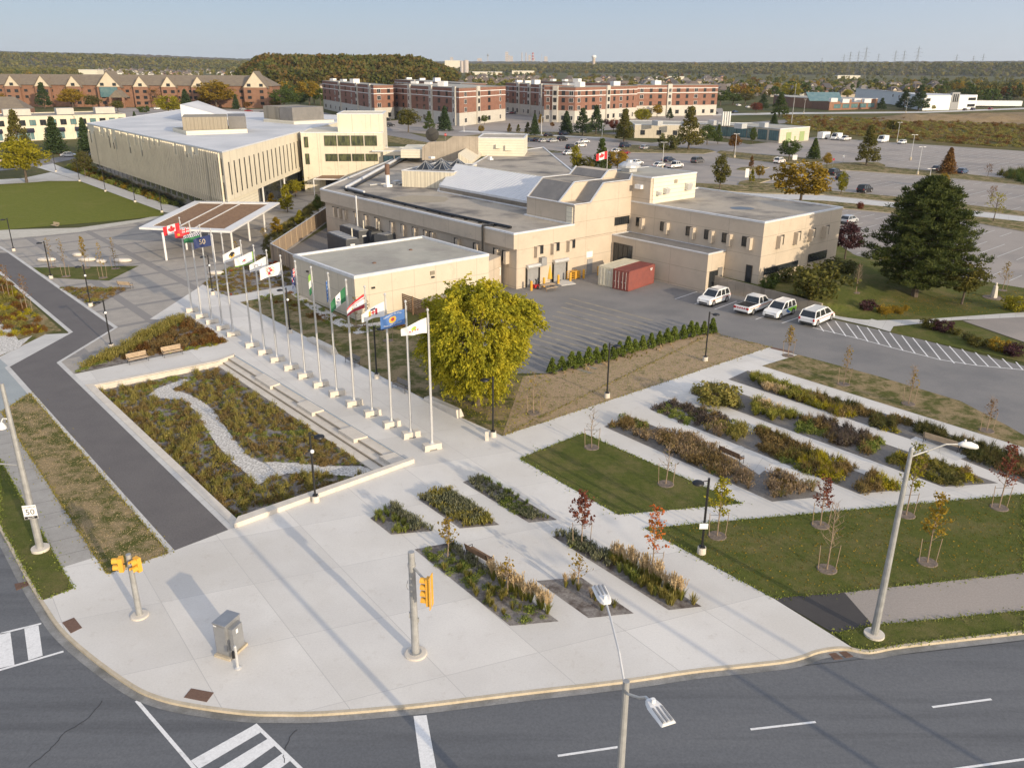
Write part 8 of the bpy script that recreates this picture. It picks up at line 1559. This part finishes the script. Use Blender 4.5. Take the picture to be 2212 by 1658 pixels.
fringe('grass_fringe', 'ragged grass along the edges of the front lawn', [(1393, 1141), (2212, 1067), (2212, 1236), (1823, 1279), (1670, 1291)])
fringe('grass_fringe', 'ragged grass along the boulevard strip', [(1803, 1367), (1886, 1350), (2212, 1318), (2212, 1360), (1957, 1389), (1893, 1400), (1867, 1402)])
fringe('grass_fringe', 'ragged grass along the verge beside the dark path', [(3, 890), (64, 849.5), (365, 1193.5), (231, 1239.5)], 40, 'olivep'); fringe('grass_fringe', 'ragged grass along the kerb lawn at the left', [(0, 992), (159, 1270), (93, 1295), (59, 1239), (35, 1194), (0, 1130)])
fringe('grass_fringe', 'ragged dry grass along the bare seeded lawn', [(1085, 941), (1662, 749.5), (1558, 724), (1545, 717)], 22, 'olivep')
# scrub field
def fz(x, y): return 0
mass('field_scrub', 'brown and green scrub covering the open field', [(1690, 250), (2000, 262), (2212, 270), (2500, 285), (2500, 360), (2212, 322), (1845, 293), (1770, 287), (1700, 268)], [(low, 'brownp', 1), (low, 'olivep', 1.2), (mid, 'rustl', .3)], .11, sc=(2.2, 4.5))
mass('lot_edge_scrub', 'green bushes on the mound at the end of the long island', [(2155, 378), (2212, 372), (2300, 385), (2300, 402), (2212, 398)], [(tall, 'green', 1), (tall, 'olive', 1)], .5, sc=(1.5, 3.))
# ================================================================ far landscape
def yhor(x): return YH+(x-1106)*math.tan(ROLL)
def polar(x, d): r = ray(x, 829); a = math.atan2(r[0], r[1]); return (d*math.sin(a), d*math.cos(a))
# wooded hill + ridges
def hillz(x, y):
    d = math.hypot(x, y); a = math.atan2(x, y); z = 0
    e = 17*sst(860, 980, d)*(1-sst(1500, 1800, d))*sst(-.31, -.275, a)*(1-sst(-.12, -.055, a)); z += e
    return z
b = MB(); na, nd = 60, 26
for i in range(na+1):
    a = -.36+(.36-.03)*i/na
    for j in range(nd+1): d = 840+(1850-840)*j/nd; x, y = d*math.sin(a), d*math.cos(a); b.v.append((x, y, hillz(x, y)-.2))
for i in range(na):
    for j in range(nd): o = i*(nd+1)+j; b.f.append((o, o+1, o+nd+2, o+nd+1)); b.m.append(0)
b.build('wooded_hill_ground', K['far'], smooth=True)['kind'] = 'structure'
K['ridge'] = mat('distant_woodland', (.035, .043, .018), (.065, .06, .025), .012, c3=(.08, .05, .022), s2=.004, rough=1.)
def ridge(nm, d0, hf, a0=-.62, a1=.62, n=520, depth=900, amp=5):
    b = MB(); m = 7
    for i in range(n+1):
        a = a0+(a1-a0)*i/n; h = hf(a)
        for j in range(m+1):
            d = d0+depth*j/m; z = h*math.sin(min(1, (j+.0)/(m*.6))*PI/2)+(rng.uniform(-.5, .8)*amp*(.3 if j < 4 else 1) if j else 0); b.v.append((d*math.sin(a), d*math.cos(a), z if j else -1))
    for i in range(n):
        for j in range(m): o = i*(m+1)+j; b.f.append((o, o+m+1, o+m+2, o+1)); b.m.append(0)
    b.build(nm, K['ridge'])['kind'] = 'structure'
def lerpt(t, tab):
    for (x0, y0), (x1, y1) in zip(tab, tab[1:]):
        if t <= x1: return y0+(y1-y0)*max(0, (t-x0))/(x1-x0)
    return tab[-1][1]
# (picture x, height of the skyline above the horizon in survey pixels)
r1 = [(-200, 19), (0, 20), (150, 19), (300, 17), (450, 12), (600, 8), (900, 7), (1100, 8), (1300, 9), (1500, 9), (1750, 11), (2000, 13), (2212, 14), (2500, 15)]
def px_of(a): return 1106+F*math.tan(a)/math.cos(PT)*1.0 if 0 else 1106+F*math.tan(a)*math.cos(0)*1.07
ridge('hills', 5200, lambda a: 27+lerpt(px_of(a), r1)/F*5400*.93-5)
ridge('near_hills', 3300, lambda a: 16+lerpt(px_of(a), [(-200, 18), (200, 15), (500, 5), (900, 0), (1200, 3), (1500, 5), (1800, 8), (2212, 10), (2500, 10)])/F*3400, amp=4, depth=600)
def nhf(a): return 16+lerpt(px_of(a), [(-200, 18), (200, 15), (500, 5), (900, 0), (1200, 3), (1500, 5), (1800, 8), (2212, 10), (2500, 10)])/F*3400
# canopy of the far plain
def far_tpl(n, r, h, s): d = unit(n); d[:, 2] = d[:, 2]*.9; P_ = d*np.array([r, r, h*.38])*rng.uniform(.6, 1, n)[:, None]+np.array([0, 0, h*.58]); return quads(P_, s, .1, 1.3)
FT = [far_tpl(46, 4.2, 11, 2.4) for _ in range(6)]; FT2 = [far_tpl(16, 4.6, 11, 4.2) for _ in range(6)]
def build_trees(nm, lab, P_, H_, tp, lm, zf=None):
    V_, Q_ = [], []; o = 0
    for (x, y), h in zip(P_, H_):
        v, q = tp[rng.integers(len(tp))]; a = rng.uniform(0, 6.28); s = h/11; R_ = np.array([[math.cos(a), math.sin(a), 0], [-math.sin(a), math.cos(a), 0], [0, 0, 1]]); V_.append(v@R_*s+np.array([x, y, zf(x, y) if zf else 0])); Q_.append(q+o); o += len(v)
    ob = npmesh(nm, np.concatenate(V_), np.concatenate(Q_), LM[lm]); return tag(ob, lab, 'woodland', kind='stuff')
def farpts(n, x0, x1, y0, y1, pw=1.): 
    out = []
    for _ in range(n): x = rng.uniform(x0, x1); y = y0+(y1-y0)*rng.random()**pw+(x-1106)*math.tan(ROLL); out.append(tuple(G0(x, y)))
    return out
houses_zone = [(180, 560, 152.5, 170), (560, 700, 163, 182), (720, 1570, 170, 196), (1540, 2060, 184, 206)]
# streets of houses: things
hw = {}
def house(loc, rz, k, s):
    if k not in hw:
        wallc, roofc = [((.55, .48, .38), (.13, .11, .10)), ((.62, .56, .46), (.17, .14, .115)), ((.42, .25, .18), (.11, .10, .095)), ((.70, .68, .62), (.20, .18, .16)), ((.50, .42, .32), (.15, .12, .10))][k]
        m1, m2 = mat('house_wall_%d' % k, wallc), mat('house_roof_%d' % k, roofc); w_ = MB().box((0, 0, 2.7), (12, 10, 5.6)).box((4, -5.5, 1.6), (6, 3, 3.4)); slab(w_, [(-5, -5.05, 5.4), (1, -5.05, 5.4), (-2, -5.05, 8.6)], (0, .6, 0)); wl_ = mesh_only(fixn(w_.build('wall', m1)))
        r_ = MB(); r_.add([(-6.6, -5.6, 5.4), (6.6, -5.6, 5.4), (6.6, 5.6, 5.4), (-6.6, 5.6, 5.4), (-2.6, 0, 9.6), (2.6, 0, 9.6)], [(0, 1, 5, 4), (1, 2, 5), (2, 3, 4, 5), (3, 0, 4)]); r_.add([(-5.4, -5.8, 5.5), (-2, -5.8, 8.9), (-2, -1, 8.9), (-5.4, -1, 5.5), (1.4, -5.8, 5.5), (1.4, -1, 5.5)], [(0, 1, 2, 3), (1, 4, 5, 2)]); r_.add([(.8, -7.2, 3.3), (7.2, -7.2, 3.3), (7.2, -5, 4.8), (.8, -5, 4.8)], [(0, 1, 2, 3)])
        wi = MB(); wi.box((-2, -5.03, 4.4), (5, .1, 1.2)); hw[k] = (wl_, mesh_only(r_.build('roof', m2)), mesh_only(wi.build('glazing', K['glass'])))
    t = thing('suburban_house', ['beige house with a dark hip roof in the far suburb', 'cream house with a brown hip roof in the far suburb', 'brick house with a grey hip roof in the far suburb', 'white house with a pale brown roof in the far suburb', 'tan house with a dark brown roof in the far suburb'][k], 'house', loc, rz, ['beige houses of the suburb', 'cream houses of the suburb', 'brick houses of the suburb', 'white houses of the suburb', 'tan houses of the suburb'][k]); t.scale = (s, s, s)
    for n_, me in zip(('wall', 'roof', 'glazing'), hw[k]): o = bpy.data.objects.new(n_, me); col.objects.link(o); o.parent = t
placed = []
def try_house(x, y, tries=1):
    g = G0(x, y+(x-1106)*math.tan(ROLL)); 
    if hillz(*g) > .5: return
    for q in placed:
        if abs(q[0]-g[0]) < 17 and abs(q[1]-g[1]) < 26: return
    placed.append(g); house((*g, 0), rng.choice([0, PI/2, PI, -.3, .3, 1.2])+rng.uniform(-.15, .15), int(rng.integers(5)), rng.uniform(.9, 1.15))
for (x0, x1, y0, y1), n in zip(houses_zone, (90, 40, 190, 95)):
    for _ in range(n): try_house(rng.uniform(x0, x1), y0+(y1-y0)*rng.random()**.7)
house((*G(700, 205), 0), .2, 0, 1); 
# far low white sheds
for k, (px, sz, l) in enumerate((((945, 168), (60, 20, 7), 'long white shed in the distance left of the silos'), ((1050, 162), (90, 25, 8), 'long white shed in the distance, below the skyline'), ((1130, 160), (70, 30, 9), 'white industrial shed below the chimneys'), ((1450, 172), (50, 18, 6), 'low white shed amid the far trees'), ((1830, 170), (55, 20, 7), 'white shed roof amid the far right trees'), ((200, 172), (30, 24, 15), 'cream block above the lodge roof'))):
    g = G0(*px); t = thing('industrial_shed', l, 'building', (*g, 0)); MB().box((0, 0, sz[2]/2), sz).build('wall', K['siding'], t); MB().box((0, 0, sz[2]+.2), (sz[0]+1, sz[1]+1, .5)).build('roof', K['white'], t)
# single trees in front of / among the houses: things; the rest is woodland stuff
gp = 'trees among the far houses'; labs = {'green': 'green tree among the far houses', 'gold': 'golden tree among the far houses', 'olive': 'olive tree among the far houses', 'spruce': 'dark evergreen among the far houses', 'rustl': 'rust-coloured tree among the far houses'}
mt = {}
def midtree(x, y, lf, h):
    g = G0(x, y+(x-1106)*math.tan(ROLL))
    if (lf) not in mt:
        P_ = clumps(26, 14, env_round(3.6, 3.6, 6.2, .4), 1.3) if lf != 'spruce' else clumps(26, 14, env_cone(2.8, 1, 10.5, .8), .9); v, q = quads(P_, .95, .1, 1.3); mt[lf] = (mesh_only(npmesh('crown', v, q, LM[lf])), mesh_only(MB().tube([(0, 0, 0), (0, 0, 7)], [.3, .12], 6).build('trunk', K['bark'])))
    t = thing('tree', labs[lf], 'tree', (*g, 0), rng.uniform(0, 6), gp+' ('+lf+')'); s = h/10; t.scale = (s*rng.uniform(.9, 1.4), s*rng.uniform(.9, 1.4), s)
    for n_, me in zip(('crown', 'trunk'), mt[lf]): o = bpy.data.objects.new(n_, me); col.objects.link(o); o.parent = t
lfs = ['green', 'gold', 'olive', 'spruce', 'rustl']
for (x0, x1, y0, y1, n) in ((560, 700, 180, 215, 26), (1560, 1720, 196, 212, 26), (1720, 2212, 190, 212, 60), (1560, 2212, 180, 195, 40), (0, 200, 172, 186, 16), (590, 700, 200, 232, 14), (985, 1560, 160, 176, 50), (2110, 2300, 205, 228, 14)):
    for _ in range(n): midtree(rng.uniform(x0, x1), rng.uniform(y0, y1), lfs[rng.choice(5, p=[.35, .18, .28, .1, .09])], rng.uniform(8, 13))
build_trees('suburban_woodland', 'autumn treetops spreading between the far houses', farpts(1500, -100, 2350, 152, 204, .75), rng.uniform(7, 11.5, 1500), FT, 'wood1', hillz)
hp2 = []
for k in range(5200): a = rng.uniform(-.6, .6); d = rng.uniform(3290, 3700); hp2.append((d*math.sin(a), d*math.cos(a)))
build_trees('ridge_woodland', 'treetops along the distant ridge', hp2, rng.uniform(12, 19, len(hp2)), FT2, 'wood1', lambda x, y: nhf(math.atan2(x, y))*math.sin(min(1, (math.hypot(x, y)-3300)/360)*PI/2)-4)
build_trees('left_woodland', 'autumn woodland behind the gabled lodge', farpts(900, -150, 185, 149, 172)+farpts(900, 180, 620, 147, 152)+farpts(90, 180, 560, 152, 172), rng.uniform(10, 17, 1890), FT, 'wood1')
build_trees('plain_woodland', 'far treetops merging toward the horizon', farpts(6500, -150, 2400, 146.5, 157, .7), rng.uniform(9, 15, 6500), FT2, 'wood1')
hp_ = []
while len(hp_) < 2600:
    a = rng.uniform(-.305, -.07); d = 880+900*rng.random()**1.6; x, y = d*math.sin(a), d*math.cos(a)
    if hillz(x, y) > 1.5 or rng.random() < .05: hp_.append((x, y))
build_trees('hill_wood', 'dense dark wood turning rust on the low hill', hp_, rng.uniform(14, 22, len(hp_)), [far_tpl(110, 4.6, 11, 1.5) for _ in range(6)], 'wood2', hillz)
# skyline: (x0, x1, y top, y base) in survey pixels at a distance
S_ = lambda x, y: (929+x*.24, 88.5+y*.24)
def at_d(px, d):
    r = ray(*px); t = d/math.hypot(r[0], r[1]); return (r[0]*t, r[1]*t, H+r[2]*t)
K['stack'] = mat('pale_industrial_concrete', (.50, .44, .40), (.44, .39, .36), .05)
def sky_box(x0, x1, yt_, d, lab, nm='distant_tower', cat='tower', dep=20, zone=S_):
    a, c = at_d(zone(x0, yt_), d), at_d(zone(x1, yt_), d); w_ = abs(c[0]-a[0]); m = ((a[0]+c[0])/2, a[1]+dep/2, 0); t = thing(nm, lab, cat, m); MB().box((0, 0, a[2]/2), (w_, dep, a[2])).build('wall', K['stack'], t); MB().box((0, 0, a[2]+.6), (w_*.6, dep*.5, 1.6)).build('roof_plant', K['stack'], t)
    b = MB(); [b.box((0, -dep/2-.1, a[2]*(k+.5)/9), (w_*.9, .2, a[2]/30)) for k in range(9)]; b.build('window_bands', K['grey'], t)
def sky_stack(x, w, yt_, d, lab, striped=False):
    a = at_d(S_(x, yt_), d); r = w*.24/F*d/2; t = thing('chimney_stack', lab, 'chimney', (a[0], a[1], 0)); MB().tube([(0, 0, 0), (0, 0, a[2])], [r*1.25, r], 12).build('shaft', K['stack'], t)
    if striped: b = MB(); [b.tube([(0, 0, a[2]*f), (0, 0, a[2]*(f+.08))], r*1.3, 12) for f in (.55, .72, .9)]; b.build('bands', FC['maroon'], t)
D8 = 7000
sky_box(677, 704, 100, D8, 'tall pale slab tower on the skyline'); sky_box(706, 722, 132, D8, 'lower pale block beside the slab tower'); sky_box(724, 746, 138, D8, 'lowest pale block right of the slab tower'); sky_box(885, 908, 128, D8, 'industrial block among the chimneys'); sky_box(1028, 1058, 142, D8, 'square pale block right of the chimneys'); sky_box(180, 207, 148, D8, 'small block left of the skyline above the silos'); sky_box(425, 465, 158, D8, 'low block on the skyline above the far suburb', dep=30)
sky_stack(827, 8, 106, D8, 'slim pale chimney, left of the group'); sky_stack(864, 8, 106, D8, 'slim pale chimney, second of the group'); sky_stack(925, 12, 104, D8, 'banded chimney with an industrial base', True); sky_stack(1006, 3, 116, D8, 'very thin mast right of the banded chimney'); sky_stack(940, 8, 150, D8, 'short chimney beside the banded one')
a = at_d(S_(520, 113), D8); t = thing('observation_tower', 'slender observation tower with a flared top on the skyline', 'tower', (a[0], a[1], 0)); MB().lathe((0, 0, 0), [(7, 0), (3, a[2]*.3), (2.5, a[2]*.8)], 10).build('shaft', K['stack'], t); MB().lathe((0, 0, a[2]*.8), [(3, 0), (9, 5), (9, 9), (4, 13), (1, a[2]*.2)], 12).build('pod', K['grey'], t)
a = at_d(S_(1476, 127), 3600); t = thing('water_tower', 'mushroom-shaped pale water tower on the horizon', 'water tower', (a[0], a[1], 0)); h = a[2]; MB().tube([(0, 0, 0), (0, 0, h-12)], 6, 14).build('shaft', mat('tan_concrete', (.48, .40, .32)), t); MB().lathe((0, 0, h-14), [(6, 0), (9.5, 5), (9.8, 9), (8, 12), (2, 14), (0, 14)], 18).build('tank', K['white'], t)
for x, w, yt_, l in ((285, 30, 182, 'squat pale silo, left of the pair'), (324, 42, 176, 'squat pale silo, right of the pair')):
    a = at_d(S_(x, yt_), 3000); r = w*.24/F*3000/2; t = thing('silo', l, 'silo', (a[0], a[1], 0)); MB().tube([(0, 0, 0), (0, 0, a[2])], r, 16).build('drum', K['stack'], t); MB().lathe((0, 0, a[2]), [(r, 0), (r*.4, 1.5), (0, 2)], 16).build('lid', K['stack'], t)
a = at_d(S_(205, 178), 3400); t = thing('industrial_shed', 'wide pale works building at the edge of the wooded hill', 'building', (a[0], a[1], 0)); MB().box((0, 0, a[2]/2), (60, 30, a[2])).build('wall', K['siding'], t); MB().box((0, 0, a[2]+.4), (61, 31, .8)).build('roof', K['white'], t)
a = at_d((94, 118), 4200); t = thing('water_tower', 'small white water tower above the left woods', 'water tower', (a[0], a[1], 0)); MB().tube([(0, 0, 0), (0, 0, a[2]-8)], 2.5, 10).build('shaft', K['white'], t); MB().lathe((0, 0, a[2]-9), [(2.5, 0), (5, 4), (5, 7), (0, 9)], 12).build('tank', K['white'], t)
# pylons
pyl = [(1243, 70), (1278, 55), (1323, 52), (1365, 30), (1430, 66), (1523, 50), (1570, 48), (1648, 28), (1853, 70), (1943, 78), (1997, 68), (1123, 90), (700-80, 104)]
K['pyl'] = mat('pylon_steel', (.16, .16, .17))
for k, (x, yt_) in enumerate(pyl):
    d = 2300 if yt_ < 40 else 2700 if yt_ < 60 else 3600; a = at_d(Y3(x, yt_), d); h = a[2]; t = thing('power_pylon', 'lattice power pylon on the right skyline, %s' % ['leftmost of the cluster', 'second of the cluster', 'third of the cluster', 'tallest of the left cluster', 'small one right of the tallest', 'left of the middle pair', 'right of the middle pair', 'tallest, right of the middle pair', 'small and isolated, third from the right', 'small and isolated, second from the right', 'small, rightmost', 'tiny, left of the cluster', 'tiny, far left above the flats'][k], 'pylon', (a[0], a[1], 0), 0, 'power pylons')
    b = MB(); w0 = h*.07
    for sx_ in (-1, 1):
        for sy_ in (-1, 1): b.tube([(sx_*w0, sy_*w0, 0), (sx_*w0*.3, sy_*w0*.3, h*.6), (0, 0, h)], .22, 3)
    for j in range(10): z0_, z1_ = h*.095*j, h*.095*(j+1); w1, w2 = w0*(1-.07*j*1.0), w0*(1-.07*(j+1)); s_ = 1 if j % 2 else -1; b.tube([(-s_*w1, -w1, z0_), (s_*w2, -w2, z1_)], .13, 3); b.tube([(-w1, -s_*w1, z0_), (-w2, s_*w2, z1_)], .13, 3)
    b.build('lattice', K['pyl'], t); b = MB(); [b.tube([(-h*wd, 0, h*f), (0, 0, h*(f+.03)), (h*wd, 0, h*f)], .2, 3) for f, wd in ((.68, .13), (.8, .15), (.91, .1))]; b.build('cross_arms', K['pyl'], t)
# earth heaps in the field
b = MB(); mnoise.seed_set(3); c0 = G(2130, 262); nx, ny = 60, 16; L1, L2 = 190, 34
for i in range(nx+1):
    for j in range(ny+1):
        x, y = c0[0]-60+L1*i/nx, c0[1]-10+L2*j/ny; e = math.sin(PI*j/ny)*min(1, i/8, (nx-i)/8); b.v.append((x, y, e*(3.4+2.4*mnoise.noise(Vector((x*.06, y*.08, 0)))+.5*mnoise.noise(Vector((x*.3, y*.3, 1))))))
for i in range(nx):
    for j in range(ny): o = i*(ny+1)+j; b.f.append((o, o+ny+1, o+ny+2, o+1)); b.m.append(0)
b.build('earth_mound', K['dirt'])['kind'] = 'structure'
# ================================================================ camera, light, sky
sc = bpy.context.scene; HAZE = 4.2e-5
cam = bpy.data.cameras.new('camera'); co = bpy.data.objects.new('camera', cam); col.objects.link(co)
cam.sensor_fit = 'HORIZONTAL'; cam.sensor_width = 36.; cam.lens = F*36/2212; cam.clip_end = 30000; cam.clip_start = .5
fw = Vector((0, math.cos(PT), -math.sin(PT))); upv = Vector((0, math.sin(PT), math.cos(PT))); rt = Vector((1, 0, 0))
# roll: image axes are turned by ROLL
c_, s_ = math.cos(ROLL), math.sin(ROLL); r2 = rt*c_+upv*s_; u2 = upv*c_-rt*s_
co.matrix_world = Matrix(((r2.x, u2.x, -fw.x, 0), (r2.y, u2.y, -fw.y, 0), (r2.z, u2.z, -fw.z, H), (0, 0, 0, 1)))
sc.camera = co
SAZ = math.radians(-51); SEL = math.radians(14)
sd = Vector((math.cos(SAZ)*math.cos(SEL), math.sin(SAZ)*math.cos(SEL), math.sin(SEL)))
sun = bpy.data.lights.new('sun', 'SUN'); sun.energy = 2.9; sun.angle = math.radians(.6); sun.color = (1., .82, .58)
so = bpy.data.objects.new('sun', sun); col.objects.link(so); so.rotation_euler = (-sd).to_track_quat('-Z', 'Y').to_euler()
w = bpy.data.worlds.new('World'); sc.world = w; w.use_nodes = True; nt = w.node_tree
bg = nt.nodes['Background']; sky = nt.nodes.new('ShaderNodeTexSky'); sky.sky_type = 'NISHITA'; sky.sun_disc = False
sky.sun_elevation = SEL; sky.sun_rotation = math.radians(90)-SAZ; sky.altitude = 100; sky.air_density = 1.0; sky.dust_density = .6; sky.ozone_density = 2.

# soft autumn-evening sky: the sky texture, calmed to the pale blue of the photograph and brighter towards the low sun
N, L = nt.nodes, nt.links
tc = N.new('ShaderNodeTexCoord'); sx_ = N.new('ShaderNodeSeparateXYZ'); L.new(tc.outputs['Generated'], sx_.inputs[0])
rp = N.new('ShaderNodeValToRGB'); L.new(sx_.outputs[2], rp.inputs[0]); el = rp.color_ramp.elements
SKYC = [(0., (1.88, 2.2, 2.62)), (.12, (1.24, 1.71, 2.60)), (.5, (.98, 1.44, 2.3)), (1., (.84, 1.3, 2.2))]
while len(el) < 4: el.new(.5)
for e_, (p_, c_) in zip(el, SKYC): e_.position = p_; e_.color = (c_[0], c_[1], c_[2], 1)
mx = mixc(nt, .9, sky.outputs[0], rp.outputs[0])
dt = N.new('ShaderNodeVectorMath'); dt.operation = 'DOT_PRODUCT'; L.new(tc.outputs['Generated'], dt.inputs[0]); dt.inputs[1].default_value = tuple(sd)
gl_ = math_(nt, 'POWER', math_(nt, 'MAXIMUM', math_(nt, 'ADD', math_(nt, 'MULTIPLY', dt.outputs['Value'], .5), .5), 0.), 2.2)
gm = N.new('ShaderNodeMix'); gm.data_type = 'RGBA'; gm.blend_type = 'ADD'; L.new(gl_, gm.inputs[0]); L.new(mx, gm.inputs[6]); gm.inputs[7].default_value = (5.4, 4.6, 3.6, 1)
L.new(gm.outputs[2], bg.inputs[0]); bg.inputs[1].default_value = .15
sc.view_settings.view_transform = 'Standard'; sc.view_settings.look = 'None'; sc.view_settings.exposure = .66; sc.view_settings.gamma = 1
hz = MB().box((0, 5300, 104), (19000, 11400, 211)).build('haze', nodes('haze_air')[0]); tag(hz, 'thin bluish evening haze over the plain', 'haze', kind='stuff')
m_ = hz.data.materials[0]; m_.node_tree.nodes.remove(m_.node_tree.nodes['Principled BSDF']); vp = m_.node_tree.nodes.new('ShaderNodeVolumePrincipled'); vp.inputs['Color'].default_value = (.80, .88, 1., 1); vp.inputs['Density'].default_value = HAZE; vp.inputs['Anisotropy'].default_value = .1
m_.node_tree.links.new(vp.outputs[0], m_.node_tree.nodes['Material Output'].inputs['Volume'])
sc.cycles.max_bounces = 5; sc.cycles.diffuse_bounces = 2; sc.cycles.glossy_bounces = 2; sc.cycles.transmission_bounces = 2; sc.cycles.transparent_max_bounces = 4; sc.cycles.volume_bounces = 0
